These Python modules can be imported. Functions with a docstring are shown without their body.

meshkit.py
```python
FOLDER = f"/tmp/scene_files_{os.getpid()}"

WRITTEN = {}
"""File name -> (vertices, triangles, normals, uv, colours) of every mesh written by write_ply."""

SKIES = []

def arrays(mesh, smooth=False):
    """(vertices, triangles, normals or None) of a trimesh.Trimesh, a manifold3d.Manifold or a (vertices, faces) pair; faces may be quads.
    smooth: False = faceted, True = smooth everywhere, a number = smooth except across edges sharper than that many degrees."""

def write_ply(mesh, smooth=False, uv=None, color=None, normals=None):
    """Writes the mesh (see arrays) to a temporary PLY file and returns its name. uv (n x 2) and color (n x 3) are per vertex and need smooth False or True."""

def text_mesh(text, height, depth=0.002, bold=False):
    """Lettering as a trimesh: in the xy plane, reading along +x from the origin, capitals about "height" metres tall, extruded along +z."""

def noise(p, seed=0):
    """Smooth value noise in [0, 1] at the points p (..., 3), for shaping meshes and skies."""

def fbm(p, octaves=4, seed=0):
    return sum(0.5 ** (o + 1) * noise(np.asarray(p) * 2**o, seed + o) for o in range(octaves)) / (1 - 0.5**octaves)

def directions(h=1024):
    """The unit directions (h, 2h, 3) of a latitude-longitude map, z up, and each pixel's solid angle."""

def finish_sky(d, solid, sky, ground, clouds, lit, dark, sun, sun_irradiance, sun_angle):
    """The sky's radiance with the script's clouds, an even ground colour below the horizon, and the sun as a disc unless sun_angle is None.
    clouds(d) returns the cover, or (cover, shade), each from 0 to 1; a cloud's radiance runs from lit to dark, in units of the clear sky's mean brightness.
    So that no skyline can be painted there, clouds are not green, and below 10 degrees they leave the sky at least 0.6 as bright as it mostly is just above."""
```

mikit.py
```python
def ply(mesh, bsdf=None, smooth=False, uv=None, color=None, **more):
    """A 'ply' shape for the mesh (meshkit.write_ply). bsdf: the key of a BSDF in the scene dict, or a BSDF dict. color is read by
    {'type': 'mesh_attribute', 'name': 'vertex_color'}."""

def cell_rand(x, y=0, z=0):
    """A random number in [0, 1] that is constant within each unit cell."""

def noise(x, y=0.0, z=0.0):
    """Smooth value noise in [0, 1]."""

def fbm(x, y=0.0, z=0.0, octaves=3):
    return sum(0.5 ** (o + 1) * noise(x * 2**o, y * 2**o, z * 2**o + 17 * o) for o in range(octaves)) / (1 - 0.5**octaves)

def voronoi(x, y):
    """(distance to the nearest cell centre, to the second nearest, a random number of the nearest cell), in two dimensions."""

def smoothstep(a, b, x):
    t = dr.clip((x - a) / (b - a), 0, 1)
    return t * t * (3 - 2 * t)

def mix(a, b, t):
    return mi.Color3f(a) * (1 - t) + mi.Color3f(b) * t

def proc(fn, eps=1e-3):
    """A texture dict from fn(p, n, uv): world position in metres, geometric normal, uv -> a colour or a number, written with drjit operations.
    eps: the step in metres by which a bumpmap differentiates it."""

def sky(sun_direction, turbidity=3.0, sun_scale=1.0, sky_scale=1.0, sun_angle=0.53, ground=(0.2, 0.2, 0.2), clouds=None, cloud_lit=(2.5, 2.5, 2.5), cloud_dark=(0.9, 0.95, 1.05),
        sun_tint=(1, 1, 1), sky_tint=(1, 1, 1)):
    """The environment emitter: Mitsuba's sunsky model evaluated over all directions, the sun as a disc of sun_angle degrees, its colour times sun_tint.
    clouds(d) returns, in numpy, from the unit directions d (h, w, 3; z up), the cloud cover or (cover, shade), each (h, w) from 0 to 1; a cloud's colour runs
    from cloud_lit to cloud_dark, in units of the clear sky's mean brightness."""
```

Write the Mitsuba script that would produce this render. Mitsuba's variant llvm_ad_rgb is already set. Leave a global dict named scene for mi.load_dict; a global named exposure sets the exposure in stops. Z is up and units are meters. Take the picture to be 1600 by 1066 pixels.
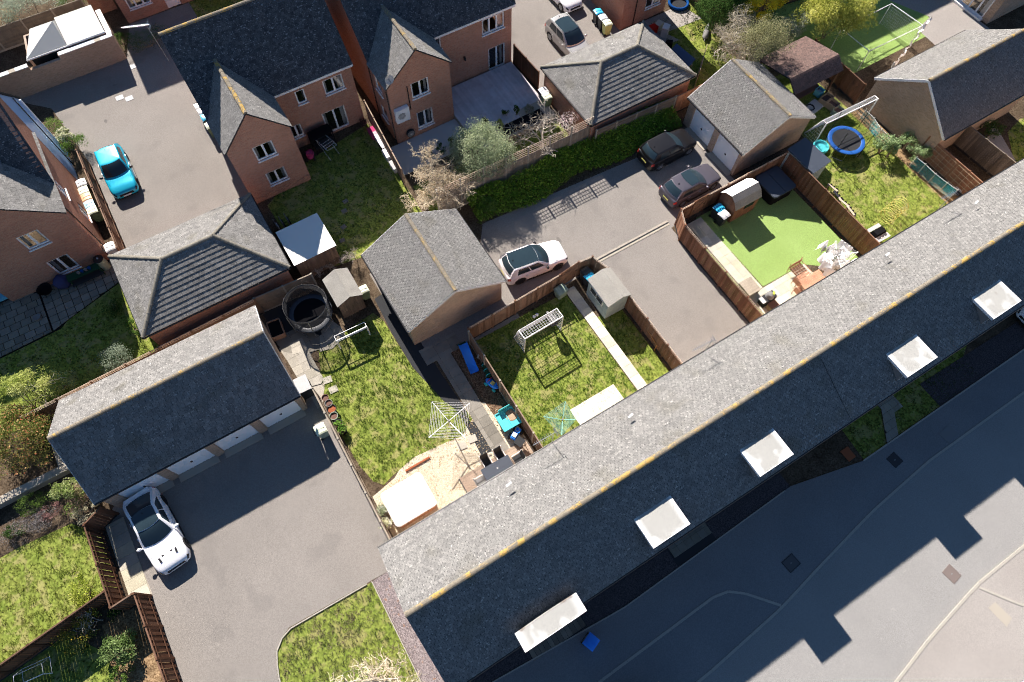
import math, random
import numpy as np, trimesh, mitsuba as mi, drjit as dr, mikit, manifold3d
from shapely.geometry import Polygon, Point, LineString, box as sbox
from mikit import noise, fbm, cell_rand, smoothstep, mix, voronoi
T = mi.ScalarTransform4f
scene, labels = {}, {}
rng = np.random.default_rng(7)
random.seed(7)

# ------------------------------------------------------------------ camera, sky, exposure
CAM_F, CAM_H = 1016.11, 36.0                     # focal length in pixels of a 1600 px wide frame; metres above the ground
R = np.array([[0.8532936, -0.52134309, 0.00956109], [-0.47015663, -0.77718608, -0.41825177], [0.22548342, 0.35239635, -0.90828082]])
eye = np.array([0, 0, CAM_H])
scene['camera'] = {'type': 'perspective', 'fov': math.degrees(2 * math.atan(800 / CAM_F)), 'fov_axis': 'x', 'near_clip': 0.5, 'far_clip': 3000.0,
                   'to_world': T().look_at(origin=eye.tolist(), target=(eye + R[2] * 10).tolist(), up=(-R[1]).tolist())}
SUN = (0.11, 1.43, 1.0)
scene['sky_light'] = mikit.sky(SUN, turbidity=2.6, sky_scale=0.33, sun_tint=(0.90, 1.02, 1.33), sky_tint=(0.84, 1.0, 1.14), ground=(0.17, 0.16, 0.14))
exposure = 3.25

# ------------------------------------------------------------------ places: where a surveyed image point lies on a level plane (z), or on an upright plane (Y or X)
def _ray(x, y): return np.array([x - 800, y - 533, CAM_F]) @ R
def P(x, y, z=0.0):
    d = _ray(x, y); t = (z - CAM_H) / d[2]; return np.array([d[0] * t, d[1] * t, z])
def PYp(x, y, Y):
    d = _ray(x, y); t = Y / d[1]; return np.array([d[0] * t, Y, CAM_H + d[2] * t])
def PXp(x, y, X):
    d = _ray(x, y); t = X / d[0]; return np.array([X, d[1] * t, CAM_H + d[2] * t])
def PX(pts, z=0.0): return [P(x, y, z)[:2] for x, y in pts]

# ------------------------------------------------------------------ mesh builder
class MB:
    def __init__(s): s.v, s.f, s.n, s.c = [], [], 0, []
    def add(s, v, f, col=None):
        v = np.asarray(v, float); f = np.asarray(f, int)
        if f.shape[1] == 4: f = np.vstack([f[:, [0, 1, 2]], f[:, [0, 2, 3]]])
        s.v.append(v); s.f.append(f + s.n); s.n += len(v)
        s.c.append(np.broadcast_to(np.asarray(col if col is not None else (.5, .5, .5), float), (len(v), 3)))
        return s
    def box(s, c, size, rot=0.0, col=None, taper=1.0, tilt=None):
        sx, sy, sz = np.asarray(size, float) / 2
        v = np.array([[x * sx * (taper if z > 0 else 1), y * sy * (taper if z > 0 else 1), z * sz] for x in (-1, 1) for y in (-1, 1) for z in (-1, 1)])
        if tilt is not None: v = v @ np.asarray(tilt).T
        ca, sa = math.cos(rot), math.sin(rot)
        v = v @ np.array([[ca, sa, 0], [-sa, ca, 0], [0, 0, 1]]) + np.asarray(c, float)
        return s.add(v, BOXF, col)
    def bb(s, x0, x1, y0, y1, z0, z1, col=None): return s.box(((x0 + x1) / 2, (y0 + y1) / 2, (z0 + z1) / 2), (x1 - x0, y1 - y0, z1 - z0), col=col)
    def beam(s, p, q, w, h=None, col=None, up=(0, 0, 1)):
        p, q = np.asarray(p, float), np.asarray(q, float); h = h or w
        d = q - p; L = np.linalg.norm(d) + 1e-9; d = d / L
        u = np.asarray(up, float)
        if abs(d @ u) > .98: u = np.array([1., 0, 0])
        a = np.cross(u, d); a /= np.linalg.norm(a); b = np.cross(d, a)
        v = [pp + sa * a * w / 2 + sb * b * h / 2 for pp in (p, q) for sa in (-1, 1) for sb in (-1, 1)]
        return s.add(v, BOXF, col)
    def tube(s, pts, r, sides=6, col=None, closed=False):
        p = np.asarray(pts, float); n = len(p)
        t = np.gradient(p, axis=0) if not closed else np.roll(p, -1, 0) - np.roll(p, 1, 0)
        t /= np.linalg.norm(t, axis=1, keepdims=True) + 1e-12
        ref = np.where(np.abs(t[:, 2:]) < .9, [[0, 0, 1.]], [[1., 0, 0]])
        a = np.cross(t, ref); a /= np.linalg.norm(a, axis=1, keepdims=True) + 1e-12
        b = np.cross(t, a); ang = np.arange(sides) * 2 * np.pi / sides
        rr = np.broadcast_to(r, (n,))[:, None, None]
        v = p[:, None] + rr * (np.cos(ang)[None, :, None] * a[:, None] + np.sin(ang)[None, :, None] * b[:, None])
        m = n if closed else n - 1
        i, j = np.meshgrid(np.arange(m), np.arange(sides), indexing='ij'); i2 = (i + 1) % n
        q = np.stack([i * sides + j, i * sides + (j + 1) % sides, i2 * sides + (j + 1) % sides, i2 * sides + j], -1).reshape(-1, 4)
        f = np.vstack([q[:, [0, 1, 2]], q[:, [0, 2, 3]]])
        if not closed:
            k = np.arange(1, sides - 1); f = np.vstack([f, np.stack([k * 0, k + 1, k], 1), np.stack([k * 0, k, k + 1], 1) + (n - 1) * sides])
        return s.add(v.reshape(-1, 3), f, col)
    def lathe(s, prof, c=(0, 0, 0), sides=20, col=None):
        prof = np.asarray(prof, float); n = len(prof); ang = np.arange(sides) * 2 * np.pi / sides
        v = np.stack([prof[:, None, 0] * np.cos(ang), prof[:, None, 0] * np.sin(ang), np.repeat(prof[:, 1:2], sides, 1)], -1).reshape(-1, 3)
        i, j = np.meshgrid(np.arange(n - 1), np.arange(sides), indexing='ij')
        q = np.stack([i * sides + j, i * sides + (j + 1) % sides, (i + 1) * sides + (j + 1) % sides, (i + 1) * sides + j], -1).reshape(-1, 4)
        return s.add(v + np.asarray(c, float), q, col)
    def prism(s, poly, z0, z1, col=None):
        poly = poly if isinstance(poly, Polygon) else Polygon(poly)
        m = trimesh.creation.extrude_polygon(poly, z1 - z0, engine='earcut')
        return s.add(np.array(m.vertices) + [0, 0, z0], m.faces, col)
    def quad(s, a, b, c, d, col=None): return s.add([a, b, c, d], [[0, 1, 2, 3]], col)
    def ell(s, c, r, sub=2, col=None, rough=0.0):
        m = trimesh.creation.icosphere(subdivisions=sub); v = np.array(m.vertices)
        if rough: v = v * (1 + rough * (mikit.meshkit.noise(v * 2.3 + np.asarray(c)) - .5))[:, None]
        return s.add(v * np.asarray(r, float) + np.asarray(c, float), m.faces, col)
    def merge(s, o, M=None):
        v, f, c = o.get()
        if M is not None: v = v @ M[:3, :3].T + M[:3, 3]
        return s.add(v, f, c)
    def get(s): return np.vstack(s.v), np.vstack(s.f), np.vstack(s.c)
BOXF = np.array([[0, 1, 3], [0, 3, 2], [4, 6, 7], [4, 7, 5], [0, 4, 5], [0, 5, 1], [2, 3, 7], [2, 7, 6], [0, 2, 6], [0, 6, 4], [1, 5, 7], [1, 7, 3]])

def place(loc=(0, 0, 0), rz=0.0):
    ca, sa = math.cos(rz), math.sin(rz)
    M = np.eye(4); M[:2, :2] = [[ca, -sa], [sa, ca]]; M[:3, 3] = loc
    return M
used = {}
def uniq(name):
    if name not in used: used[name] = 0; return name
    used[name] += 1; return f'{name}_{used[name]:03d}'
def thing(name, label, cat, group=None, kind=None):
    k = uniq(name); labels[k] = {'label': label, 'category': cat}
    if group: labels[k]['group'] = group
    if kind: labels[k]['kind'] = kind
    return k
def emit(key, mb, mat, smooth=False, M=None, uv=None):
    if isinstance(mb, MB): v, f, c = mb.get()
    elif isinstance(mb, tuple): (v, f), c = mb[:2], None
    else: v, f, c = np.array(mb.vertices), np.array(mb.faces), None
    col = None
    if MATC.get(mat): 
        col = c if c is not None else np.full((len(v), 3), .5)
    if M is not None: v = np.asarray(v) @ M[:3, :3].T + M[:3, 3]
    if col is not None and smooth not in (True, False): smooth = True
    scene[key] = mikit.ply((v, f), mat, smooth=smooth, uv=uv, color=col)
    return key
def part(parent, name, mb, mat, smooth=False, M=None, label=None, uv=None, kind=None):
    k = uniq(parent + '__' + name); emit(k, mb, mat, smooth, M, uv)
    if label or kind: labels[k] = {}
    if label: labels[k]['label'] = label
    if kind: labels[k]['kind'] = kind
    return k
def whole(name, mb, mat, label, cat, group=None, smooth=False, M=None, kind=None, uv=None):
    k = thing(name, label, cat, group, kind); emit(k, mb, mat, smooth, M, uv); return k
def struct(name, mb, mat, label, smooth=False, uv=None):
    k = uniq(name); labels[k] = {'label': label, 'kind': 'structure'}; emit(k, mb, mat, smooth, None, uv); return k
def shared(key, src, M):                                     # another copy of a mesh already written
    scene[key] = {**src, 'to_world': T(M.tolist() if hasattr(M, 'tolist') else M)}
    return key

# ------------------------------------------------------------------ materials
MATC = {}
def flat(name, rgb, rough=None, spec=0.5, metal=0.0, coat=0.0):
    if rough is None: b = {'type': 'diffuse', 'reflectance': {'type': 'rgb', 'value': list(rgb)}}
    else:
        b = {'type': 'principled', 'base_color': {'type': 'rgb', 'value': list(rgb)}, 'roughness': rough, 'metallic': metal, 'specular': spec}
        if coat: b['clearcoat'] = coat; b['clearcoat_gloss'] = 0.95
    scene[name] = {'type': 'twosided', 'b': b}
def procm(name, fn, bump=None, scale=1.0, rough=None, eps=4e-3):
    b = {'type': 'diffuse', 'reflectance': mikit.proc(fn)} if rough is None else {'type': 'principled', 'base_color': mikit.proc(fn), 'roughness': rough, 'specular': .4}
    if bump is not None: b = {'type': 'bumpmap', 'arbitrary': mikit.proc(bump, eps=eps), 'scale': scale, 'b': b}
    scene[name] = {'type': 'twosided', 'b': b}
scene['vc'] = {'type': 'twosided', 'b': {'type': 'diffuse', 'reflectance': {'type': 'mesh_attribute', 'name': 'vertex_color'}}}; MATC['vc'] = 1
scene['leaf'] = {'type': 'principledthin', 'base_color': {'type': 'mesh_attribute', 'name': 'vertex_color'}, 'roughness': .55, 'diff_trans': .7, 'spec_trans': 0.0, 'eta': 1.4}; MATC['leaf'] = 1

def spots(p, s, lo, hi): return smoothstep(lo, hi, noise(p.x * s, p.y * s, p.z * s))
def f_tarmac(p, n, uv):
    a = fbm(p.x * .35, p.y * .35, 3.0, 3); g = noise(p.x * 34, p.y * 34); st = smoothstep(.62, .8, fbm(p.x * .9 + 7, p.y * .9, 1.0, 3))
    c = mix((.200, .186, .172), (.252, .234, .217), a) * (.84 + .32 * g)
    c = mix(c, mi.Color3f(.165, .155, .147), .35 * st)
    return mix(c, mi.Color3f(.05, .05, .05), .45 * smoothstep(.93, .97, noise(p.x * 1.3 + 3, p.y * 1.3)) * smoothstep(.5, .7, noise(p.x * .2, p.y * .2 + 5)))
procm('tarmac', f_tarmac)
def f_road(p, n, uv):
    a = fbm(p.x * .5, p.y * .22, 5.0, 3); g = noise(p.x * 40, p.y * 40); s = smoothstep(.93, .95, noise(p.x * 7 + 1, p.y * 7)) * smoothstep(.5, .7, noise(p.x * .4 + 9, p.y * .4))
    c = mix((.235, .232, .226), (.27, .266, .259), a) * (.88 + .28 * g)
    return mix(c, mi.Color3f(.36, .35, .33), .45 * s)
procm('road_tarmac', f_road)
def f_tile(p, n, uv):
    t = uv.x; g = noise(p.x * 22, p.y * 22, p.z * 22)
    c = mix((.142, .141, .138), (.222, .219, .212), t) * (.66 + .68 * g)
    l = smoothstep(.74, .86, noise(p.x * 17, p.y * 17, p.z * 17)); l2 = smoothstep(.3, .8, noise(p.x * 2.2, p.y * 2.2, p.z * 2.2))
    c = mix(c, mi.Color3f(.50, .49, .465), l * (.25 + .45 * l2))
    return mix(c, mi.Color3f(.105, .095, .055), .25 * smoothstep(.6, .85, fbm(p.x * 1.1 + 9, p.y * 1.1, p.z * 1.1, 2)))
procm('roof_tile', f_tile)
def f_ridge(p, n, uv):
    a = noise(p.x * 3.1, p.y * 3.1, p.z * 2); g = noise(p.x * 19, p.y * 19, p.z * 19)
    c = mix((.16, .145, .12), (.26, .23, .18), g)
    return mix(c, mi.Color3f(.46, .30, .075), smoothstep(.5, .75, a * .6 + g * .4) * .8)
procm('ridge_lichen', f_ridge)
def brickfn(b0, b1, mortar):
    def fn(p, n, uv):
        u = dr.select(dr.abs(n.x) > .6, p.y, p.x); r = dr.floor(p.z / .075); w = u / .225 + .5 * (r - 2 * dr.floor(r / 2))
        fx, fz = w - dr.floor(w), p.z / .075 - r
        k = cell_rand(w, r, 3.0); big = fbm(u * .5, p.z * .5, 2.0, 2)
        c = mix(b0, b1, k * .75 + .25 * big) * (.85 + .3 * noise(p.x * 30, p.y * 30, p.z * 30))
        m = dr.maximum(smoothstep(.05, .02, dr.minimum(fx, 1 - fx)), smoothstep(.14, .06, dr.minimum(fz, 1 - fz)))
        return mix(c, mi.Color3f(mortar), m * .8) * (.93 + .14 * smoothstep(.2, .8, big))
    return fn
procm('brick_red', brickfn((.35, .155, .105), (.47, .235, .160), (.38, .30, .25)))
procm('brick_buff', brickfn((.34, .24, .175), (.48, .35, .26), (.42, .35, .29)))
def f_grass(p, n, uv):
    a = fbm(p.x * 2.8, p.y * 2.8, 0.0, 3); b = noise(p.x * 12, p.y * 12); d = fbm(p.x * 2.3 + 5, p.y * 2.3, 1.0, 3)
    c = mix((.12, .17, .03), (.22, .25, .06), a) * (.6 + .8 * b)
    return mix(c, mi.Color3f(.30, .27, .12), .6 * smoothstep(.52, .72, d))
procm('grass_ground', f_grass)
def f_turf(p, n, uv):
    g = noise(p.x * 45, p.y * 45); a = fbm(p.x * .7, p.y * .7, 2.0, 3)
    return mix((.21, .31, .09), (.26, .37, .125), a) * (.8 + .4 * g)
procm('artificial_turf', f_turf)
def f_gravel(p, n, uv):
    d1, d2, k = voronoi(p.x * 26, p.y * 26)
    return mix((.46, .39, .28), (.74, .67, .54), k) * (.45 + .55 * smoothstep(.0, .25, d2 - d1))
procm('gravel_yellow', f_gravel)
def f_slate(p, n, uv):
    d1, d2, k = voronoi(p.x * 24, p.y * 24)
    return mix((.05, .045, .05), (.13, .115, .12), k) * (.4 + .6 * smoothstep(.0, .3, d2 - d1))
procm('gravel_slate', f_slate)
def f_pink(p, n, uv):
    d1, d2, k = voronoi(p.x * 22, p.y * 22)
    c = mix((.15, .125, .13), (.36, .31, .31), k) * (.5 + .5 * smoothstep(.0, .25, d2 - d1))
    return mix(c, mi.Color3f(.3, .15, .07), .6 * smoothstep(.90, .94, noise(p.x * 9, p.y * 9)))
procm('gravel_pink', f_pink)
def f_soil(p, n, uv):
    return mix((.045, .032, .022), (.13, .10, .07), noise(p.x * 17, p.y * 17)) * (.6 + .8 * fbm(p.x * 2, p.y * 2, 0.0, 3))
procm('soil', f_soil)
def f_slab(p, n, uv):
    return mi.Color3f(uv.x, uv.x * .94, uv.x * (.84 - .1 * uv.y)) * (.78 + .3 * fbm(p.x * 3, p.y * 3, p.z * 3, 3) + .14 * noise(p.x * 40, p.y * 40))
procm('slab', f_slab)
def f_wood(p, n, uv):                               # uv.x: brightness of this board, uv.y: reddish (0) to grey (1)
    g = noise(p.x * 60, p.y * 60, p.z * 2.2) ; a = fbm(p.x * 3, p.y * 3, p.z * 1.2, 2)
    return mix((.27, .135, .085), (.27, .235, .19), uv.y) * (uv.x * (.55 + .5 * a + .35 * g))
procm('wood', f_wood)
def f_felt(p, n, uv):
    return mix((.24, .23, .21), (.33, .32, .29), fbm(p.x * 2, p.y * 2, p.z, 3)) * (.85 + .3 * noise(p.x * 50, p.y * 50))
procm('roof_felt', f_felt)
def f_grp(p, n, uv):                                # weathered white glass-fibre roof, uv 0..1 over the roof, stained along the back edge
    e = dr.minimum(dr.minimum(uv.x, 1 - uv.x), dr.minimum(uv.y + .25, 1.25 - uv.y)); a = fbm(p.x * 1.6, p.y * 1.6, 3.0, 3)
    s = smoothstep(.22, .5, a * .8 + uv.y * .35) * smoothstep(.0, .16, e)
    c = mix((.60, .62, .61), (.34, .34, .32), s * .9)
    return mix(c, mi.Color3f(.20, .15, .12), .8 * smoothstep(.72, .86, a * .55 + uv.y * .5) * smoothstep(.02, .1, e))
procm('weathered_roof_sheet', f_grp)

for nm, c in dict(m_black=(.012, .012, .014), m_dark=(.04, .042, .046), m_grey=(.2, .2, .2), m_lightgrey=(.45, .45, .45), m_white=(.74, .74, .74), m_cream=(.60, .55, .44), m_concrete=(.36, .33, .28),
                  m_net=(.5, .5, .5), m_darkgreen=(.02, .06, .035), m_palegreen=(.42, .5, .32), m_sage=(.30, .37, .30), m_blue=(.01, .06, .22), m_sky=(.16, .50, .66), m_teal=(.05, .45, .50), m_tan=(.40, .31, .22),
                  m_orangewood=(.50, .25, .10), m_pink=(.45, .06, .16), m_red=(.45, .03, .02), m_yellow=(.72, .66, .22), m_rust=(.30, .10, .05), m_kerb=(.36, .34, .30), m_turq=(.10, .55, .60), m_brownfelt=(.16, .095, .08)).items():
    flat(nm, c)
flat('u_white', (.78, .78, .79), .35); flat('u_offwhite', (.70, .69, .66), .5); flat('u_black', (.015, .015, .017), .35); flat('u_glass', (.012, .017, .02), .06, .6)
flat('u_carglass', (.02, .035, .045), .08, .6); flat('u_tealglass', (.10, .19, .19), .08, .6); flat('u_chrome', (.7, .7, .7), .25, .5, 1.0); flat('u_alu', (.55, .56, .58), .4, .5, 1.0)
flat('u_binlid_blue', (.03, .42, .68), .45); flat('u_bin_dark', (.03, .035, .04), .5); flat('u_bin_green', (.22, .30, .16), .5); flat('u_bin_lime', (.50, .55, .20), .5); flat('u_lid_grey', (.55, .56, .58), .4); flat('u_lid_pale', (.66, .70, .52), .45)
flat('u_tyre', (.018, .018, .018), .8); flat('u_doorwhite', (.80, .83, .86), .4); flat('u_bright_blue', (.02, .22, .80), .4); flat('u_redlamp', (.45, .02, .02), .2)
flat('car_cyan', (.005, .42, .62), .3, .5, .25, .8); flat('car_white', (.80, .80, .82), .28, .5, 0, .8); flat('car_pinkwhite', (.80, .76, .76), .28, .5, 0, .8); flat('car_black', (.010, .009, .010), .25, .5, .2, .8)
flat('car_greybrown', (.10, .092, .115), .3, .5, .4, .8); flat('car_silver', (.42, .42, .41), .3, .5, .45, .8); flat('car_red', (.35, .02, .02), .3, .5, 0, .8)
flat('u_greycover', (.045, .055, .075), .45); flat('u_bluepad', (.010, .085, .33), .5); flat('u_sky_tinted', (.30, .46, .70), .25)  # last sheet: blue of the reflected sky put into the base colour

def sheet(name, poly, z, mat, label, holes=None):
    pg = Polygon(poly, holes) if not isinstance(poly, Polygon) else poly
    pg = pg.buffer(0)
    v, f = [], []
    mb = MB()
    for g in getattr(pg, 'geoms', [pg]):
        vv, ff = trimesh.creation.triangulate_polygon(g, engine='earcut')
        a = vv[ff[:, 0]]; b = vv[ff[:, 1]]; c = vv[ff[:, 2]]
        fl = ((b[:, 0] - a[:, 0]) * (c[:, 1] - a[:, 1]) - (b[:, 1] - a[:, 1]) * (c[:, 0] - a[:, 0])) < 0
        ff = np.where(fl[:, None], ff[:, ::-1], ff)
        mb.add(np.c_[vv, np.full(len(vv), z)], ff)
    return struct(name, mb, mat, label)

def slab_parts(parent, poly, sx, sy, rot=0.0, z=0.0, h=.035, gap=.012, tone=(.34, .46), warm=0.3, name='slab', stagger=0.0, origin=None, maxn=290):
    """Separate paving slabs over a polygon: each one a part of its pavement, with a joint round it and a slightly different level."""
    pg = (poly if isinstance(poly, Polygon) else Polygon(poly)).buffer(0)
    ca, sa = math.cos(rot), math.sin(rot); Rm = np.array([[ca, -sa], [sa, ca]])
    loc = Polygon(np.asarray(pg.exterior.coords) @ Rm) if origin is None else Polygon((np.asarray(pg.exterior.coords) - origin) @ Rm)
    x0, y0, x1, y1 = loc.bounds; n = 0
    if origin is None: origin = np.zeros(2)
    for j in range(int((y1 - y0) / sy) + 2):
        for i in range(-1, int((x1 - x0) / sx) + 2):
            ox = x0 + i * sx + (stagger * sx if j % 2 else 0); oy = y0 + j * sy
            c = sbox(ox + gap / 2, oy + gap / 2, ox + sx - gap / 2, oy + sy - gap / 2).intersection(loc)
            if c.is_empty or c.area < .12 * sx * sy or c.geom_type != 'Polygon' or n >= maxn: continue
            zz = z + h + rng.uniform(-.004, .004)
            q = np.asarray(c.exterior.coords)[:-1] @ Rm.T + origin
            mb = MB().prism(q, z, zz); t = rng.uniform(*tone); v = mb.get()[0]
            part(parent, name, mb, 'slab', uv=np.tile([t, warm * rng.uniform(.4, 1.6)], (len(v), 1))); n += 1

def f_tile_shaded(p, n, uv):  # same roof tile, with the shade of the main slopes put into its colour
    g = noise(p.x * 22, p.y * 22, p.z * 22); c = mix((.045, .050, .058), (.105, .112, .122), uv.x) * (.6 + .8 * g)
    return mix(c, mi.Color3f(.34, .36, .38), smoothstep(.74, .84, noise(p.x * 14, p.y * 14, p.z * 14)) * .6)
procm('roof_tile_dark', f_tile_shaded)
scene['pane_glass'] = {'type': 'thindielectric', 'int_ior': 1.52}
def uvc(mb, a, b=0.0): v = mb.get()[0]; return np.tile([a, b], (len(v), 1))

# ------------------------------------------------------------------ roofs
def tiles(parent, O, U, V, lo, hi, L, tw=.33, g=.30, t=.026, stagger=True, name='roof_tiles', mat='roof_tile', dark=(0, 1), gap=.010):
    """Interlocking roof tiles laid in overlapping courses on one slope: O the eave corner, U along the eave, V up the slope; lo(v), hi(v) bound the slope."""
    O, U, V = (np.asarray(a, float) for a in (O, U, V)); N = np.cross(U, V); N /= np.linalg.norm(N)
    if N[2] < 0: N = -N
    nr = int(math.ceil(L / g)); g = L / nr; vs, fs, us, k = [], [], [], 0
    for r in range(nr):
        b0, b1 = r * g - .012, (r + 1) * g
        l, h = min(lo(b0), lo(b1)), max(hi(b0), hi(b1))
        j = np.arange(math.floor(l / tw) - 1, math.ceil(h / tw) + 1); u0 = j * tw + (tw / 2 if stagger and r % 2 else 0)
        u0 = u0[(u0 + tw > l + .01) & (u0 < h - .01)]
        n = len(u0)
        if not n: continue
        jit = rng.uniform(-.003, .004, (n, 1)); tint = np.clip(dark[0] + (dark[1] - dark[0]) * rng.beta(2, 2, n), 0, 1)
        def pt(u, b, z):
            u = np.clip(u, lo(b), hi(b)); return O + u[:, None] * U + b * V + z * N
        a, c = u0 + gap / 2, u0 + tw - gap / 2
        q = np.stack([pt(a, b0, .35 * t + 0 * jit), pt(c, b0, .35 * t + 0 * jit), pt(a, b0, t + jit), pt(c, b0, t + jit), pt(a, b1, .002 + jit * .3), pt(c, b1, .002 + jit * .3)], 1)
        vs.append(q.reshape(-1, 3)); base = k + np.arange(n)[:, None] * 6
        fs += [base + np.array([[2, 3, 5]]), base + np.array([[2, 5, 4]]), base + np.array([[0, 1, 3]]), base + np.array([[0, 3, 2]])]
        us.append(np.repeat(np.stack([tint, rng.random(n)], 1), 6, 0)); k += 6 * n
    part(parent, name, (np.vstack(vs), np.vstack(fs)), mat, uv=np.vstack(us), kind='stuff')

def deck(parent, pts, N, name='roof_slope', mat='m_dark'):
    """The boarded slope under the tiles, 6 cm thick."""
    pts = np.asarray(pts, float); n = len(pts); v = np.vstack([pts - .012 * N, pts - .07 * N])
    f = [[0, i, i + 1] for i in range(1, n - 1)] + [[n, n + i + 1, n + i] for i in range(1, n - 1)]
    for i in range(n): j = (i + 1) % n; f += [[i, n + i, n + j], [i, n + j, j]]
    part(parent, name, (v, np.array(f)), mat)

_ridge = {}
def ridge(parent, A, B, seg=.45, w=.24, h=.085, name='ridge_tile', mat='ridge_lichen', up=None):
    A, B = np.asarray(A, float), np.asarray(B, float); d = B - A; L = np.linalg.norm(d); d = d / L
    n = max(1, round(L / seg)); s = L / n
    X = d; Y = np.cross([0, 0, 1.], X); Y /= np.linalg.norm(Y); Z = np.cross(X, Y)
    ck = (round(w, 3), round(h, 3), mat)
    if ck not in _ridge:
        a = np.linspace(-.12 * np.pi, 1.12 * np.pi, 8); prof = np.stack([-np.cos(a) * w / 2 / math.cos(.12 * np.pi) * .95, np.sin(a) * h], 1)
        inn = prof * .86 + [0, -.004]; v = []
        for x, k in ((0, 1.07), (.12, 1.07), (.13, 1.0), (1, .98)): v += [(x, y * k, z * k) for y, z in prof]
        v = np.array(v); f = []
        for r in range(3):
            for i in range(7): q = r * 8 + i; f += [[q, q + 1, q + 9], [q, q + 9, q + 8]]
        for i in range(1, 7): f += [[0, i + 1, i], [24, 24 + i, 24 + i + 1]]
        _ridge[ck] = mikit.ply((v, np.array(f)), mat)
    for i in range(n):
        M = np.eye(4); k = rng.uniform(.985, 1.0)
        M[:3, 0] = X * s * 1.0 * k; M[:3, 1] = Y * rng.uniform(.97, 1.03); M[:3, 2] = Z * rng.uniform(.94, 1.05); M[:3, 3] = A + d * s * i + Z * rng.uniform(-.004, .005)
        shared(uniq(parent + '__' + name), _ridge[ck], M)

def slope(parent, O, U, V, W, L, **kw):
    O, U, V = (np.asarray(a, float) for a in (O, U, V)); N = np.cross(U, V); N /= np.linalg.norm(N); N = N if N[2] > 0 else -N
    deck(parent, [O, O + W * U, O + W * U + L * V, O + L * V], N)
    tiles(parent, O, U, V, lambda b: 0.0, lambda b: W, L, **kw)

def gutter(parent, A, B, mat='u_black', r=.055):
    part(parent, 'gutter', MB().tube([A, B], r, 8), mat, smooth=True)

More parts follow.
